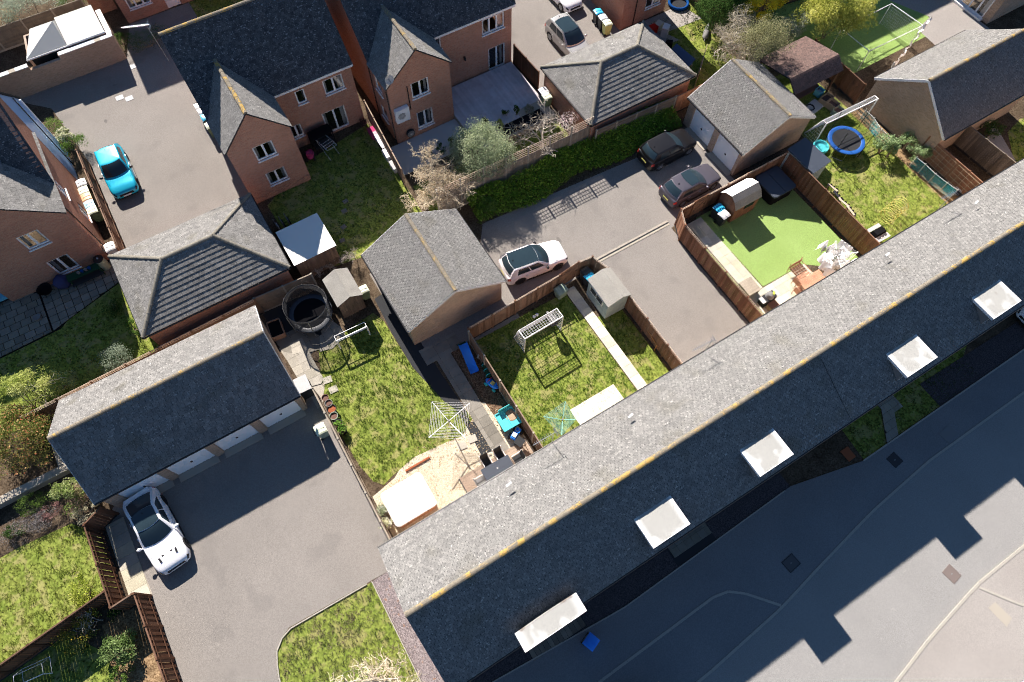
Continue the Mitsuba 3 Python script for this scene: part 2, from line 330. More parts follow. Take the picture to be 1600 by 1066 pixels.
def gable_roof(key, x0, x1, y0, y1, ze, zr, axis, gut='u_black', ridgemat='ridge_lichen', fascia=None, barge=None, tdark=(0, 1), sides=(1, 1), front_only=None, **kw):
    """Two slopes over the eave rectangle, ridge along axis."""
    if axis == 'x':
        yc = (y0 + y1) / 2; D = yc - y0; s = math.hypot(D, zr - ze); W = x1 - x0
        slope(key, (x0, y0, ze), (1, 0, 0), (0, D / s, (zr - ze) / s), W, s, dark=tdark, **kw)
        slope(key, (x1, y1, ze), (-1, 0, 0), (0, -D / s, (zr - ze) / s), W, s, dark=tdark, **kw)
        ridge(key, (x0, yc, zr - .02), (x1, yc, zr - .02), mat=ridgemat)
        E = [((x0, y0 - .05, ze - .06), (x1, y0 - .05, ze - .06)), ((x0, y1 + .05, ze - .06), (x1, y1 + .05, ze - .06))]
        G = [[(x, y0, ze), (x, yc, zr), (x, y1, ze)] for x in (x0, x1)]
    else:
        xc = (x0 + x1) / 2; D = xc - x0; s = math.hypot(D, zr - ze); W = y1 - y0
        slope(key, (x0, y1, ze), (0, -1, 0), (D / s, 0, (zr - ze) / s), W, s, dark=tdark, **kw)
        slope(key, (x1, y0, ze), (0, 1, 0), (-D / s, 0, (zr - ze) / s), W, s, dark=tdark, **kw)
        ridge(key, (xc, y0, zr - .02), (xc, y1, zr - .02), mat=ridgemat)
        E = [((x0 - .05, y0, ze - .06), (x0 - .05, y1, ze - .06)), ((x1 + .05, y0, ze - .06), (x1 + .05, y1, ze - .06))]
        G = [[(x0, y, ze), (xc, y, zr), (x1, y, ze)] for y in (y0, y1)]
    if gut:
        for a, b in E: gutter(key, a, b, gut)
    if fascia:
        for a, b in E:
            a, b = np.array(a), np.array(b); inw = np.array([0, .07, 0]) if axis == 'x' else np.array([.07, 0, 0]); sg = 1 if (a[1] < (y0 + y1) / 2 if axis == 'x' else a[0] < (x0 + x1) / 2) else -1
            part(key, 'fascia', MB().beam(a + sg * inw + [0, 0, -.06], b + sg * inw + [0, 0, -.06], .025, .16), fascia)
    if barge:
        for gi, g in enumerate(G):
            out = -1 if gi == 0 else 1; off = np.array([out * .015, 0, 0]) if axis == 'x' else np.array([0, out * .015, 0])
            for a, b in ((g[0], g[1]), (g[2], g[1])): part(key, 'bargeboard', MB().beam(np.array(a) + off + [0, 0, -.10], np.array(b) + off + [0, 0, -.10], .03, .17), barge)

def wall(parent, A, B, prof, mat, holes=(), th=.24, name='wall'):
    """Upright wall from A to B (its outer face on the right of A->B), prof its outline as (u, z), holes as (u0, u1, z0, z1)."""
    A, B = np.array([*A, 0.])[:3], np.array([*B, 0.])[:3]; d = B - A; L = np.linalg.norm(d); d /= L; out = np.array([d[1], -d[0], 0])
    pg = Polygon(prof)
    for h in holes: pg = pg.difference(sbox(h[0], h[2], h[1], h[3]))
    mb = MB()
    for g in getattr(pg, 'geoms', [pg]):
        m = trimesh.creation.extrude_polygon(g, th, engine='earcut'); q = np.array(m.vertices)
        mb.add(A + q[:, :1] * d + q[:, 1:2] * [0, 0, 1.] - q[:, 2:] * out, m.faces)
    part(parent, name, mb, mat)
    return A, d, out

def window(parent, fr, u0, u1, z0, z1, lights=2, name='window', sill=True, mat='u_white', curtain=True, transom=False, solid=False, rec=.06):
    A, d, out = fr; Z = np.array([0, 0, 1.]); q = lambda u, z, w: A + d * u + Z * z - out * w
    def bar(mb, ua, ub, za, zb, wa, wb):
        c = q((ua + ub) / 2, (za + zb) / 2, (wa + wb) / 2); mb.box(c, (ub - ua, wb - wa, zb - za), math.atan2(d[1], d[0]))
    f = MB(); b = .09
    bar(f, u0, u0 + b, z0, z1, rec, rec + .07); bar(f, u1 - b, u1, z0, z1, rec, rec + .07); bar(f, u0 + b, u1 - b, z0, z0 + b, rec, rec + .07); bar(f, u0 + b, u1 - b, z1 - b, z1, rec, rec + .07)
    xs = np.linspace(u0, u1, lights + 1)
    for x in xs[1:-1]: bar(f, x - .065, x + .065, z0 + b, z1 - b, rec, rec + .07)
    k = part(parent, name, f, mat)
    for i in range(lights):
        a, c = xs[i] + (b if i == 0 else .05), xs[i + 1] - (b if i == lights - 1 else .05); pm = MB()
        pm.quad(q(a, z0 + b, rec + .035), q(c, z0 + b, rec + .035), q(c, z1 - b, rec + .035), q(a, z1 - b, rec + .035)); part(k, 'pane', pm, 'pane_glass')
    if sill: s = MB(); bar(s, u0 - .05, u1 + .05, z0 - .07, z0 - .004, -.07, rec + .05); part(k, 'sill', s, mat)
    if curtain:
        cm = MB(); n = 7
        for a, c in ((u0 + .06, u0 + .06 + (u1 - u0) * .15), (u1 - .06 - (u1 - u0) * .15, u1 - .06)):
            us = np.linspace(a, c, n * 2); w = rec + .3 + .03 * (np.arange(n * 2) % 2)
            for i in range(n * 2 - 1): cm.quad(q(us[i], z0 - .1, w[i]), q(us[i + 1], z0 - .1, w[i + 1]), q(us[i + 1], z1, w[i + 1]), q(us[i], z1, w[i]))
        part(k, 'curtain', cm, 'm_lightgrey')
    return k

def rect_of(pts, plane, at, A, d):
    """Surveyed window corners on the upright plane -> (u0, u1, z0, z1) along the wall that starts at A."""
    w = [(PYp if plane == 'y' else PXp)(*p, at) for p in pts]; u = [(q - A) @ d for q in w]; z = [q[2] for q in w]
    m = len(pts) // 2
    return min(u), max(u), sorted(z)[0] if m < 2 else np.mean(sorted(z)[:m]), np.mean(sorted(z)[-m:])

def downpipe(parent, x, y, z0, z1, mat='u_black', r=.036): part(parent, 'downpipe', MB().tube([(x, y, z0), (x, y, z1)], r, 8), mat, smooth=True)

# ------------------------------------------------------------------ the long terrace
TX0, TX1 = -2.98, 50.0; TY0, TY1 = -.48, 6.28; TE, TR = 5.0, 7.42; TM = (TY0 + TY1) / 2
ter = thing('terrace_house', 'long terrace with pale sunlit rear roof slope, lichen ridge and white flat dormers', 'house')
gable_roof(ter, TX0, TX1, TY0, TY1, TE, TR, 'x', tw=.21, g=.165, t=.028, gap=.014)
TWY0, TWY1 = TY0 + .30, TY1 - .28
ts = (TR - TE) / (TM - TY0)
ztop = TE + ts * .28 - .1
def gable_prof(y0, y1, zt, zr, ym): return [(0, 0), (y1 - y0, 0), (y1 - y0, zt), (ym - y0, zr - .1), (0, zt)]
wall(ter, (TX0 + .08, TWY1), (TX0 + .08, TWY0), gable_prof(TWY0, TWY1, ztop, TR, TM), 'brick_buff')
wall(ter, (TX1 - .08, TWY0), (TX1 - .08, TWY1), gable_prof(TWY0, TWY1, ztop, TR, TM), 'brick_buff')
fr = wall(ter, (TX1 - .35, TWY1), (TX0 + .35, TWY1), [(0, 0), (TX1 - TX0 - .7, 0), (TX1 - TX0 - .7, ztop), (0, ztop)], 'brick_buff')
DORM = [(7.5, 9.5), (13.62, 15.62), (23.12, 25.18), (29.33, 31.4)]
hol = []
for a, b in DORM: hol.append((a + .15 - TX0 - .35, b - .15 - TX0 - .35, 3.6, ztop + .1))
fr = wall(ter, (TX0 + .35, TWY0), (TX1 - .35, TWY0), [(0, 0), (TX1 - TX0 - .7, 0), (TX1 - TX0 - .7, ztop), (0, ztop)], 'brick_buff', hol)
for u in (3.5, 11, 20, 27.5, 36): window(ter, fr, u, u + 1.5, 1.0, 2.1, rec=-.02)
def dormer(par, xa, xb, yf, yb, zf, wallz=TE):
    """Flat-roofed dormer standing up through the eave: white sheet roof, lead cheeks, framed window."""
    k = uniq(par + '__dormer')
    v, f = [], []; n = 6
    for j in range(n + 1):
        for i in range(n + 1):
            a, b = i / n, j / n; y = yf + (yb - yf) * b
            if j == n: y += .03 * math.sin(a * 3.1)
            v.append((xa + (xb - xa) * a, y, zf + .02 * b + .004 * math.sin(5 * a + 3 * b)))
    v = np.array(v); top = len(v); v = np.vstack([v, v - [0, 0, .13]]); g = n + 1
    for j in range(n):
        for i in range(n): q = j * g + i; f += [[q, q + 1, q + g + 1], [q, q + g + 1, q + g], [top + q, top + q + g + 1, top + q + 1], [top + q, top + q + g, top + q + g + 1]]
    edge = [i for i in range(g)] + [j * g + n for j in range(1, g)] + [n * g + i for i in range(n - 1, -1, -1)] + [j * g for j in range(n - 1, 0, -1)]
    for a, b in zip(edge, edge[1:] + edge[:1]): f += [[a, top + b, b], [a, top + a, top + b]]
    uv = np.stack([(v[:, 0] - xa) / (xb - xa), (v[:, 1] - yf) / (yb - yf)], 1)
    emit(k, (v, np.array(f)), 'weathered_roof_sheet', uv=uv)
    fa = MB(); fa.bb(xa - .025, xa - .003, yf, yb, zf - .15, zf + .015); fa.bb(xb + .003, xb + .025, yf, yb, zf - .15, zf + .015); fa.bb(xa - .025, xb + .025, yf - .026, yf - .003, zf - .15, zf + .015); part(k, 'fascia', fa, 'u_white')
    for x in (xa + .1, xb - .16):
        zr_ = lambda y: TE + ts * (y - TY0) - .05
        c = MB(); c.add([(x, yf + .12, zr_(yf) - .25), (x, yb, zr_(yb) - .05), (x, yb, zf - .14), (x, yf + .12, zf - .14), (x + .06, yf + .12, zr_(yf) - .25), (x + .06, yb, zr_(yb) - .05), (x + .06, yb, zf - .14), (x + .06, yf + .12, zf - .14)],
                [[0, 1, 2, 3], [4, 7, 6, 5], [0, 3, 7, 4], [1, 5, 6, 2], [0, 4, 5, 1]]); part(k, 'cheek', c, 'm_grey')
    F = (np.array([xa + .16, yf + .14, 0.]), np.array([1., 0, 0]), np.array([0, -1., 0]))
    A, d, out = F; f = MB(); w_ = xb - xa - .32
    for a, b, c, e in ((0, .07, 4.1, zf - .14), (w_ - .07, w_, 4.1, zf - .14), (.07, w_ - .07, 4.1, 4.2), (.07, w_ - .07, zf - .24, zf - .14), (w_ / 2 - .05, w_ / 2 + .05, 4.2, zf - .24)): f.bb(A[0] + a, A[0] + b, A[1] - .03, A[1] + .05, c, e)
    wk = uniq(k + '__window'); emit(wk, f, 'u_white')
    p = MB(); p.bb(A[0] + .07, A[0] + w_ - .07, A[1], A[1] + .01, 4.2, zf - .24); part(k, 'pane', p, 'u_glass')
    p = MB(); p.bb(A[0] - .06, A[0] + w_ + .06, A[1] - .06, A[1] + .12, 3.5, 4.1); part(k, 'apron_panel', p, 'm_grey')
for a, b in DORM: dormer(ter, a, b, -.24, 1.33, 6.22)
# the wide porch-bay roof at the near end
dormer(ter, .5, 3.56, -.81, .02, 5.95)
for (px, py) in ((1386, 398), (1525, 317), (985, 650), (795, 757)):
    q = P(px, py, TE + ts * 1.6); part(ter, 'roof_vent', MB().box(q + [0, 0, .045], (.30, .10, .035), .15), 'm_white')
for x in (-2.6, 6.6, 16.5, 26.6, 33.5): downpipe(ter, x, TWY0 - .06, 0, TE - .1)
for x in (-2.4, 5.6, 16, 25.5): downpipe(ter, x, TWY1 + .06, 0, TE - .1)
part(ter, 'wire_clip', MB().tube([(19.9, TY0 + .05, TE + .06), (19.4, 2.6, TE + ts * 3.1 + .05)], .012, 5), 'm_dark')

# ------------------------------------------------------------------ garages
def garage_door(par, A, d, out, u0, u1, z1):
    q = lambda u, z, w: A + d * u + np.array([0, 0, z]) - out * w
    k = uniq(par + '__garage_door'); mb = MB(); n = 12
    xs = np.linspace(u0, u1, n + 1); rot = math.atan2(d[1], d[0])
    mb.box(q((u0 + u1) / 2, z1 / 2 + .02, .14), (u1 - u0, .04, z1 - .06), rot)
    for i in range(n): mb.box(q((xs[i] + xs[i + 1]) / 2, z1 / 2 + .02, .115), ((u1 - u0) / n - .02, .02, z1 - .14), rot)
    emit(k, mb, 'u_doorwhite')
    part(k, 'handle', MB().box(q((u0 + u1) / 2, z1 * .42, .09), (.10, .05, .12), rot), 'u_black')
    f = MB(); 
    for a in (u0 - .04, u1 + .04): f.box(q(a, z1 / 2, .12), (.07, .08, z1), rot)
    f.box(q((u0 + u1) / 2, z1 + .04, .12), (u1 - u0 + .15, .08, .08), rot); part(k, 'frame', f, 'u_white')
    part(k, 'threshold', MB().box(q((u0 + u1) / 2, .025, -.12), (u1 - u0 + .1, .45, .05), rot), 'm_concrete')

def gable_garage(label, x0, x1, y0, y1, ze, zr, axis, doors, brick='brick_buff', barge='u_offwhite', **kw):
    k = thing('garage', label, 'garage'); o = .16
    gable_roof(k, x0, x1, y0, y1, ze, zr, axis, barge=barge, **kw)
    X0, X1, Y0, Y1 = x0 + o, x1 - o, y0 + o, y1 - o
    if axis == 'x': s = (zr - ze) / ((y1 - y0) / 2)
    else: s = (zr - ze) / ((x1 - x0) / 2)
    zt = ze + s * o - .08
    corners = [((X0, Y0), (X1, Y0)), ((X1, Y0), (X1, Y1)), ((X1, Y1), (X0, Y1)), ((X0, Y1), (X0, Y0))]
    for i, (a, b) in enumerate(corners):
        L = math.hypot(b[0] - a[0], b[1] - a[1]); t = .24 if (i % 2 == 0) else 0
        gable = (i % 2 == 1) == (axis == 'x')
        # side walls butt between the end walls
        if i % 2 == 1: a2, b2 = (a[0], a[1] + (.245 if i == 1 else -.245)), (b[0], b[1] - (.245 if i == 1 else -.245)); L2 = L - .49
        else: a2, b2, L2 = a, b, L
        prof = [(0, 0), (L2, 0), (L2, zt), (L2 / 2, zr - .1), (0, zt)] if gable else [(0, 0), (L2, 0), (L2, zt), (0, zt)]
        if gable and i % 2 == 1: dz = s * .245; prof = [(0, 0), (L2, 0), (L2, zt + dz - .02), (L2 / 2, zr - .1), (0, zt + dz - .02)]
        hs = [(u0, u1, -.1, z1) for w, u0, u1, z1 in doors if w == i]
        f = wall(k, a2, b2, prof, brick, hs)
        for w, u0, u1, z1 in doors:
            if w == i: garage_door(k, *f, u0, u1, z1)
    return k
lx = -14.53
dd = [(0, -13.75 - lx - .16 + .05, -11.55 - lx - .16, 2.08), (0, -11.1 - lx - .16, -8.92 - lx - .16, 2.08), (0, -8.45 - lx - .16, -6.35 - lx - .16, 2.08), (0, -5.85 - lx - .16, -3.72 - lx - .16, 2.08)]
lg = gable_garage('row garage with four white doors and dark front roof slope beside the white car', lx, -3.27, 16.25, 22.66, 2.4, 4.72, 'x', dd, g=.34, t=.06, tw=.33, gap=.012)
cg = gable_garage('gable-roofed double garage behind the pale pink white car, brick end to the lawn', 3.58, 10.05, 16.62, 22.65, 2.4, 4.2, 'y', [(2, .5, 2.7, 2.08), (2, 3.3, 5.5, 2.08)], tw=.21, g=.165, gap=.022, t=.03)
rg = gable_garage('double garage with two white doors facing the parked cars', 28.4, 34.78, 16.68, 22.55, 2.4, 4.2, 'y', [(3, .35, 2.5, 2.08), (3, 2.95, 5.1, 2.08)], tw=.21, g=.165, gap=.022, t=.03)
bg = gable_garage('large brick building with white gable verge right of the trampoline', 40.75, 49.95, 10.72, 17.17, 2.5, 4.9, 'x', [], barge='u_white', tw=.21, g=.165, gap=.014)

def hip_garage(label, x0, x1, y0, y1, ze, zr, xa, xb, brick='brick_red'):
    k = thing('garage', label, 'garage'); yc = (y0 + y1) / 2; D = yc - y0
    s = math.hypot(D, zr - ze); W = x1 - x0
    la, lb = xa - x0, x1 - xb
    def sl(O, U, V, W, L, l, r):
        O, U, V = (np.asarray(a, float) for a in (O, U, V)); N = np.cross(U, V); N /= np.linalg.norm(N); N = N if N[2] > 0 else -N
        deck(k, [O, O + W * U, O + (W - r) * U + L * V, O + l * U + L * V] if W - r - l > .01 else [O, O + W * U, O + l * U + L * V], N)
        tiles(k, O, U, V, lambda b: l * min(max(b / L, 0), 1), lambda b: W - r * min(max(b / L, 0), 1), L, tw=.33, g=.31, t=.034)
    sl((x0, y0, ze), (1, 0, 0), (0, D / s, (zr - ze) / s), W, s, la, lb)
    sl((x1, y1, ze), (-1, 0, 0), (0, -D / s, (zr - ze) / s), W, s, lb, la)
    sa = math.hypot(la, zr - ze); sl((x0, y1, ze), (0, -1, 0), (la / sa, 0, (zr - ze) / sa), 2 * D, sa, D, D)
    sb = math.hypot(lb, zr - ze); sl((x1, y0, ze), (0, 1, 0), (-lb / sb, 0, (zr - ze) / sb), 2 * D, sb, D, D)
    ridge(k, (xa, yc, zr), (xb, yc, zr), mat='ridge_plain')
    for (x, y, xr) in ((x0, y0, xa), (x0, y1, xa), (x1, y0, xb), (x1, y1, xb)): ridge(k, (x, y, ze + .02), (xr, yc, zr + .01), name='hip_tile', mat='ridge_plain', w=.22)
    o = .2; X0, X1, Y0, Y1 = x0 + o, x1 - o, y0 + o, y1 - o; zt = ze + .02
    for (a, b) in (((X0, Y0), (X1, Y0)), ((X1, Y0 + .245), (X1, Y1 - .245)), ((X1, Y1), (X0, Y1)), ((X0, Y1 - .245), (X0, Y0 + .245))):
        L = math.hypot(b[0] - a[0], b[1] - a[1]); wall(k, a, b, [(0, 0), (L, 0), (L, zt), (0, zt)], brick)
    for a, b in (((x0, y0 - .04), (x1, y0 - .04)), ((x0, y1 + .04), (x1, y1 + .04)), ((x0 - .04, y0), (x0 - .04, y1)), ((x1 + .04, y0), (x1 + .04, y1))): gutter(k, (*a, ze - .07), (*b, ze - .07))
    return k
def f_ridgeplain(p, n, uv): return mix((.15, .14, .12), (.26, .245, .205), fbm(p.x * 2.4, p.y * 2.4, p.z * 3, 3)) * (.75 + .5 * noise(p.x * 25, p.y * 25, p.z * 25))
procm('ridge_plain', f_ridgeplain)
hl = hip_garage('hipped-roof garage below the blue car, striped tiles on its shaded slope', -9.45, -.5, 24.05, 30.35, 2.4, 4.02, -6.5, -3.45)
hr = hip_garage('hipped-roof garage below the silver car, beside the white-decked garden', 21.2, 30.15, 23.9, 30.15, 2.4, 4.02, 23.95, 26.95)

# ------------------------------------------------------------------ brick houses
HE, HS = 5.1, 1.12                                     # eave height, main slope
def house(label, xm0, xm1, yf, wx0, wx1, wyf, zr, depth=8.0, apex=7.2, wing_back=None, xg0=None):
    k = thing('brick_house', label, 'house')
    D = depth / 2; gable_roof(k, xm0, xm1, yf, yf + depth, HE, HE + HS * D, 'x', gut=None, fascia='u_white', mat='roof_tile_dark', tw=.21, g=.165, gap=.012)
    xc = (wx0 + wx1) / 2; s = math.hypot(xc - wx0, apex - HE); yb = yf + (apex - HE) / HS + .2
    Vl = np.array([(xc - wx0) / s, 0, (apex - HE) / s]); Vr = Vl * [-1, 1, 1]
    def hi(b): return yf - wyf + (b / s) * (apex - HE) / HS + .12
    for O, U, V, l, h in (((wx0, wyf, HE), (0, 1, 0), Vl, lambda b: 0., hi), ((wx1, wyf, HE), (0, 1, 0), Vr, lambda b: 0., hi)):
        O, U, V = (np.asarray(a, float) for a in (O, U, V)); N = np.cross(U, V); N = N if N[2] > 0 else -N; N /= np.linalg.norm(N)
        deck(k, [O, O + hi(0) * U, O + hi(s) * U + s * V, O + s * V], N); tiles(k, O, U, V, l, h, s, t=.03, dark=(.2, 1))
    ridge(k, (xc, wyf, apex), (xc, yb, apex)); return k
def solve_Y(px, py, s=HS, y0=34.25):
    zz = np.arange(5, 12, .01); q = np.array([P(px, py, z) for z in zz]); return q[np.argmin(np.abs(q[:, 1] - (y0 + (zz - HE) / s)))]
yA = 34.24; rA = solve_Y(253, 51, HS, yA); depA = min(2 * (rA[1] - yA), 9.0)
hA = house('brick house with shade-darkened roof, bins at its left wall and shaded lawn behind', -.62, 9.15, yA, -.66, 3.66, 31.35, 0, depA, apex=7.35)
Yw, Yw2 = 34.45, 31.5
topm = HE + HS * .2 - .1
def wing_walls(k, X0, X1, yfront, yback, apex, wins, brick='brick_red'):
    xc = (X0 + X1) / 2; s = (apex - HE) / (xc - X0 + .12); zt = HE + s * .12 - .1
    A = np.array([X0, yfront, 0.]); d = np.array([1., 0, 0])
    rs = [rect_of(p, 'y', yfront, A, d) for p, l in wins]
    f = wall(k, (X0, yfront), (X1, yfront), [(0, 0), (X1 - X0, 0), (X1 - X0, zt), (xc - X0, apex - .12), (0, zt)], brick, rs)
    for r, (p, l) in zip(rs, wins): window(k, f, *r, lights=l)
    return f
def main_front(k, X0, X1, Y, wins, brick='brick_red', top=topm):
    A = np.array([X0, Y, 0.]); d = np.array([1., 0, 0]); rs = [rect_of(p, 'y', Y, A, d) for p, l, n in wins]
    rs = [(r[0], r[1], .12, r[3]) if n == 'french_doors' else r for r, (p, l, n) in zip(rs, wins)]
    f = wall(k, (X0, Y), (X1, Y), [(0, 0), (X1 - X0, 0), (X1 - X0, top), (0, top)], brick, rs)
    for r, (p, l, n) in zip(rs, wins): window(k, f, *r, lights=l, name=n, sill=n == 'window')
    return f
wing_walls(hA, -.54, 3.54, Yw2, 34, 7.35, [([(394, 232), (424, 219), (432.5, 241), (404, 253)], 2), ([(415, 272), (443, 260), (451, 277), (424, 291.5)], 2)])
mf = main_front(hA, 3.545, 9.0, Yw, [([(503, 128), (533, 114.5), (539.5, 136.5), (510, 150)], 2, 'window'), ([(459.6, 145), (474, 138.5), (481, 158), (467.6, 164.6)], 1, 'window'), ([(506.5, 178), (537, 163), (548, 199.5), (515, 215)], 2, 'french_doors'), ([(452, 200), (467.6, 193), (476, 210.4), (459, 218.4)], 2, 'window')])
L_ = depA - .4; zrA = HE + HS * depA / 2
def end_wall(k, A, B, brick='brick_red', holes=()):
    L = math.hypot(B[0] - A[0], B[1] - A[1]); return wall(k, A, B, [(0, 0), (L, 0), (L, topm), (L / 2, topm + HS * L / 2 - .05), (0, topm)], brick, holes)
end_wall(hA, (8.995, Yw + .005), (8.995, Yw + L_)); end_wall(hA, (-.45, Yw + L_), (-.45, Yw + .005))
wall(hA, (9.0, Yw + L_), (-.54, Yw + L_), [(0, 0), (9.54, 0), (9.54, topm), (0, topm)], 'brick_red')
wall(hA, (-.54, 34.4), (-.54, 31.75), [(0, 0), (2.65, 0), (2.65, 5.05), (0, 5.05)], 'brick_red'); wall(hA, (3.54, 31.75), (3.54, 34.44), [(0, 0), (2.69, 0), (2.69, 5.05), (0, 5.05)], 'brick_red')
part(hA, 'string_course', MB().bb(-.56, 3.56, 31.47, 31.5, .42, .5), 'brick_red')

yB = 33.63
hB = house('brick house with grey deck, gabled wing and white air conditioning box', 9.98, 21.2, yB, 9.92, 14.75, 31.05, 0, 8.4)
Yb, Yb2 = 33.84, 31.2
wing_walls(hB, 10.06, 14.6, Yb2, 33.7, 7.2, [([(641, 131.5), (667.5, 121), (672, 144), (645.5, 155)], 2), ([(650.5, 178), (674, 167), (678.5, 191), (655, 202)], 2)])
main_front(hB, 14.605, 21.0, Yb, [([(752.7, 32), (787.5, 19), (788, 42.6), (753.7, 55.6)], 3, 'window'), ([(763, 77), (788, 67), (789, 103), (765.7, 115)], 2, 'french_doors'), ([(679, 62), (688, 58.5), (690, 75), (681, 79)], 1, 'window')])
LB = 8.0; end_wall(hB, (20.995, Yb + .005), (20.995, Yb + LB)); fB = end_wall(hB, (10.15, Yb + LB), (10.15, Yb + .005))
wall(hB, (21.0, Yb + LB), (10.1, Yb + LB), [(0, 0), (10.9, 0), (10.9, topm), (0, topm)], 'brick_red')
fBl = wall(hB, (10.06, 33.8), (10.06, 31.45), [(0, 0), (2.35, 0), (2.35, 5.05), (0, 5.05)], 'brick_red', [(.5, 1.5, 3.4, 4.6), (.5, 1.5, 1.0, 2.1)])
window(hB, fBl, .5, 1.5, 3.4, 4.6, 1); window(hB, fBl, .5, 1.5, 1.0, 2.1, 1)
fBr = wall(hB, (14.6, 31.45), (14.6, 33.8), [(0, 0), (2.35, 0), (2.35, 5.05), (0, 5.05)], 'brick_red', [(.3, 1.1, 3.2, 4.5)]); window(hB, fBr, .3, 1.1, 3.2, 4.5, 1)
for p0 in ((10.4, 33.86), (10.35, 31.15)): downpipe(hB, p0[0] - .4, p0[1], 0, 4.9)
part(hB, 'cable_duct', MB().beam((11.42, 31.17, 2.6), (11.42, 31.17, 4.6), .07, .05), 'u_black')
part(hB, 'wall_lamp', MB().box((17.05, 33.76, 2.3), (.12, .16, .22)).ell((17.05, 33.7, 2.2), (.07, .07, .09), 1), 'u_black')

# left house C: a right-hand gable with two windows and its side wall
hC = thing('brick_house', 'brick house at left edge with two windows in its shaded gable above the patio', 'house')
CX1, CY = -10.06, 32.3; CX0 = -16.2; cxm = (CX0 + CX1) / 2; cap = 7.6
s = math.hypot(cxm - CX0, cap - 5.0)
Vl = np.array([(cxm - CX0) / s, 0, (cap - 5) / s])
for O, U, V in (((CX1 + .12, CY - .12, 5 - .04), (0, 1, 0), Vl * [-1, 1, 1]), ((CX0 - .12, 39.2, 5 - .04), (0, -1, 0), Vl)): slope(hC, O, U, V, 6.9 if U[1] > 0 else 7.0, s, t=.03)
ridge(hC, (cxm, CY - .12, cap), (cxm, 40, cap))
A = np.array([CX0, CY, 0.]); rs = [rect_of(p, 'y', CY, A, np.array([1., 0, 0])) for p in ([(23.8, 373.4), (56.4, 359), (79.6, 377.7), (46.3, 391.7)], [(72.6, 411), (104, 396.5), (125, 416.5), (94, 430)])]
f = wall(hC, (CX0, CY), (CX1, CY), [(0, 0), (CX1 - CX0, 0), (CX1 - CX0, 4.95), (cxm - CX0, cap - .12), (0, 4.95)], 'brick_red', rs)
for r in rs: window(hC, f, *r, lights=2)
CG, CR, CB = 34.6, 38.4, 42.4
f = wall(hC, (CX1, CY + .245), (CX1, 39.3), [(0, 0), (6.755, 0), (6.755, 8.1), (CR - CY - .245, 8.85), (CG - CY - .245, 5.0), (0, 4.95)], 'brick_red', [(2.2, 3.2, 3.3, 4.4), (2.2, 3.2, 1.0, 2.1)])
for a in ((2.2, 3.2, 3.3, 4.4), (2.2, 3.2, 1.0, 2.1)): window(hC, f, *a, lights=2)
wall(hC, (CX1 + .01, 39.303), (CX1 + .01, CB - .1), [(0, 0), (CB - 39.403, 0), (CB - 39.403, 5.0), (0, 7.95)], 'u_sky_tinted', name='white_clad_wall')  # white cladding coloured blue, skylight put into its base colour
downpipe(hC, CX1 + .10, 40.9, 0, 6.2); part(hC, 'corner_trim', MB().bb(CX1 - .1, CX1 + .06, CB - .097, CB, 0, 4.9), 'u_white')
wall(hC, (-22, 34.8), (CX0, 34.8), [(0, 0), (5.8, 0), (5.8, 4.95), (0, 4.95)], 'brick_red')
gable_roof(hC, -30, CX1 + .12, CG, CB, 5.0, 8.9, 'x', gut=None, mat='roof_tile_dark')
downpipe(hC, CX1 + .06, CY + .6, 0, 4.8)
# neighbouring house just beyond the top edge, whose shade lies on the pitch
hG = thing('brick_house', 'brick house standing just beyond the top edge behind the pitch', 'house')
gable_roof(hG, 37, 58, 29.7, 38.2, 5.1, 8.8, 'x', gut=None)
for a, b in (((37.2, 30.4), (57.8, 30.4)), ((57.8, 38), (37.2, 38))): wall(hG, a, b, [(0, 0), (20.6, 0), (20.6, 5.2), (0, 5.2)], 'brick_red')
for a, b in (((57.8, 30.65), (57.8, 37.75)), ((37.2, 37.75), (37.2, 30.65))): wall(hG, a, b, [(0, 0), (7.1, 0), (7.1, 5.3), (3.55, 8.5), (0, 5.3)], 'brick_red')

# houses only partly in the frame
hD = thing('brick_house', 'brick house corner above the hipped garage, with a row of bins at its wall', 'house')
dX = 30.1
f = wall(hD, (dX, 32.45), (34.4, 32.45), [(0, 0), (4.3, 0), (4.3, 5), (0, 5)], 'brick_red', [(2.2, 3.7, .95, 2.15)]); window(hD, f, 2.2, 3.7, .95, 2.15)
wall(hD, (dX, 44), (dX, 32.695), [(0, 0), (11.3, 0), (11.3, 5), (0, 5)], 'brick_red'); wall(hD, (34.4, 32.695), (34.4, 44), [(0, 0), (11.3, 0), (11.3, 5), (0, 5)], 'brick_red')
gable_roof(hD, dX - .15, 34.55, 32.3, 44.2, 5.05, 7.3, 'y', gut=None, fascia='u_white'); downpipe(hD, dX + 1.2, 32.4, 0, 5)
hE = thing('brick_house', 'brick house wall at top left with white door and low lean-to', 'house')
eY = 52.7
f = wall(hE, (-2.4, eY), (9.4, eY), [(0, 0), (11.8, 0), (11.8, 5.1), (0, 5.1)], 'brick_red', [(.6, 2.3, .95, 2.2), (3.2, 4.25, 0, 2.1)])
window(hE, f, .6, 2.3, .95, 2.2, 3); part(hE, 'front_door', MB().bb(.8, 1.85, eY + .1, eY + .14, 0, 2.1), 'u_white')
gable_roof(hE, -2.6, 9.6, eY - .2, eY + 9, 5.1, 8.6, 'x', gut=None, fascia='u_white')
wall(hE, (-2.4, eY + 8.8), (-2.4, eY + .245), [(0, 0), (8.5, 0), (8.5, 5), (4.25, 8.3), (0, 5)], 'brick_red')
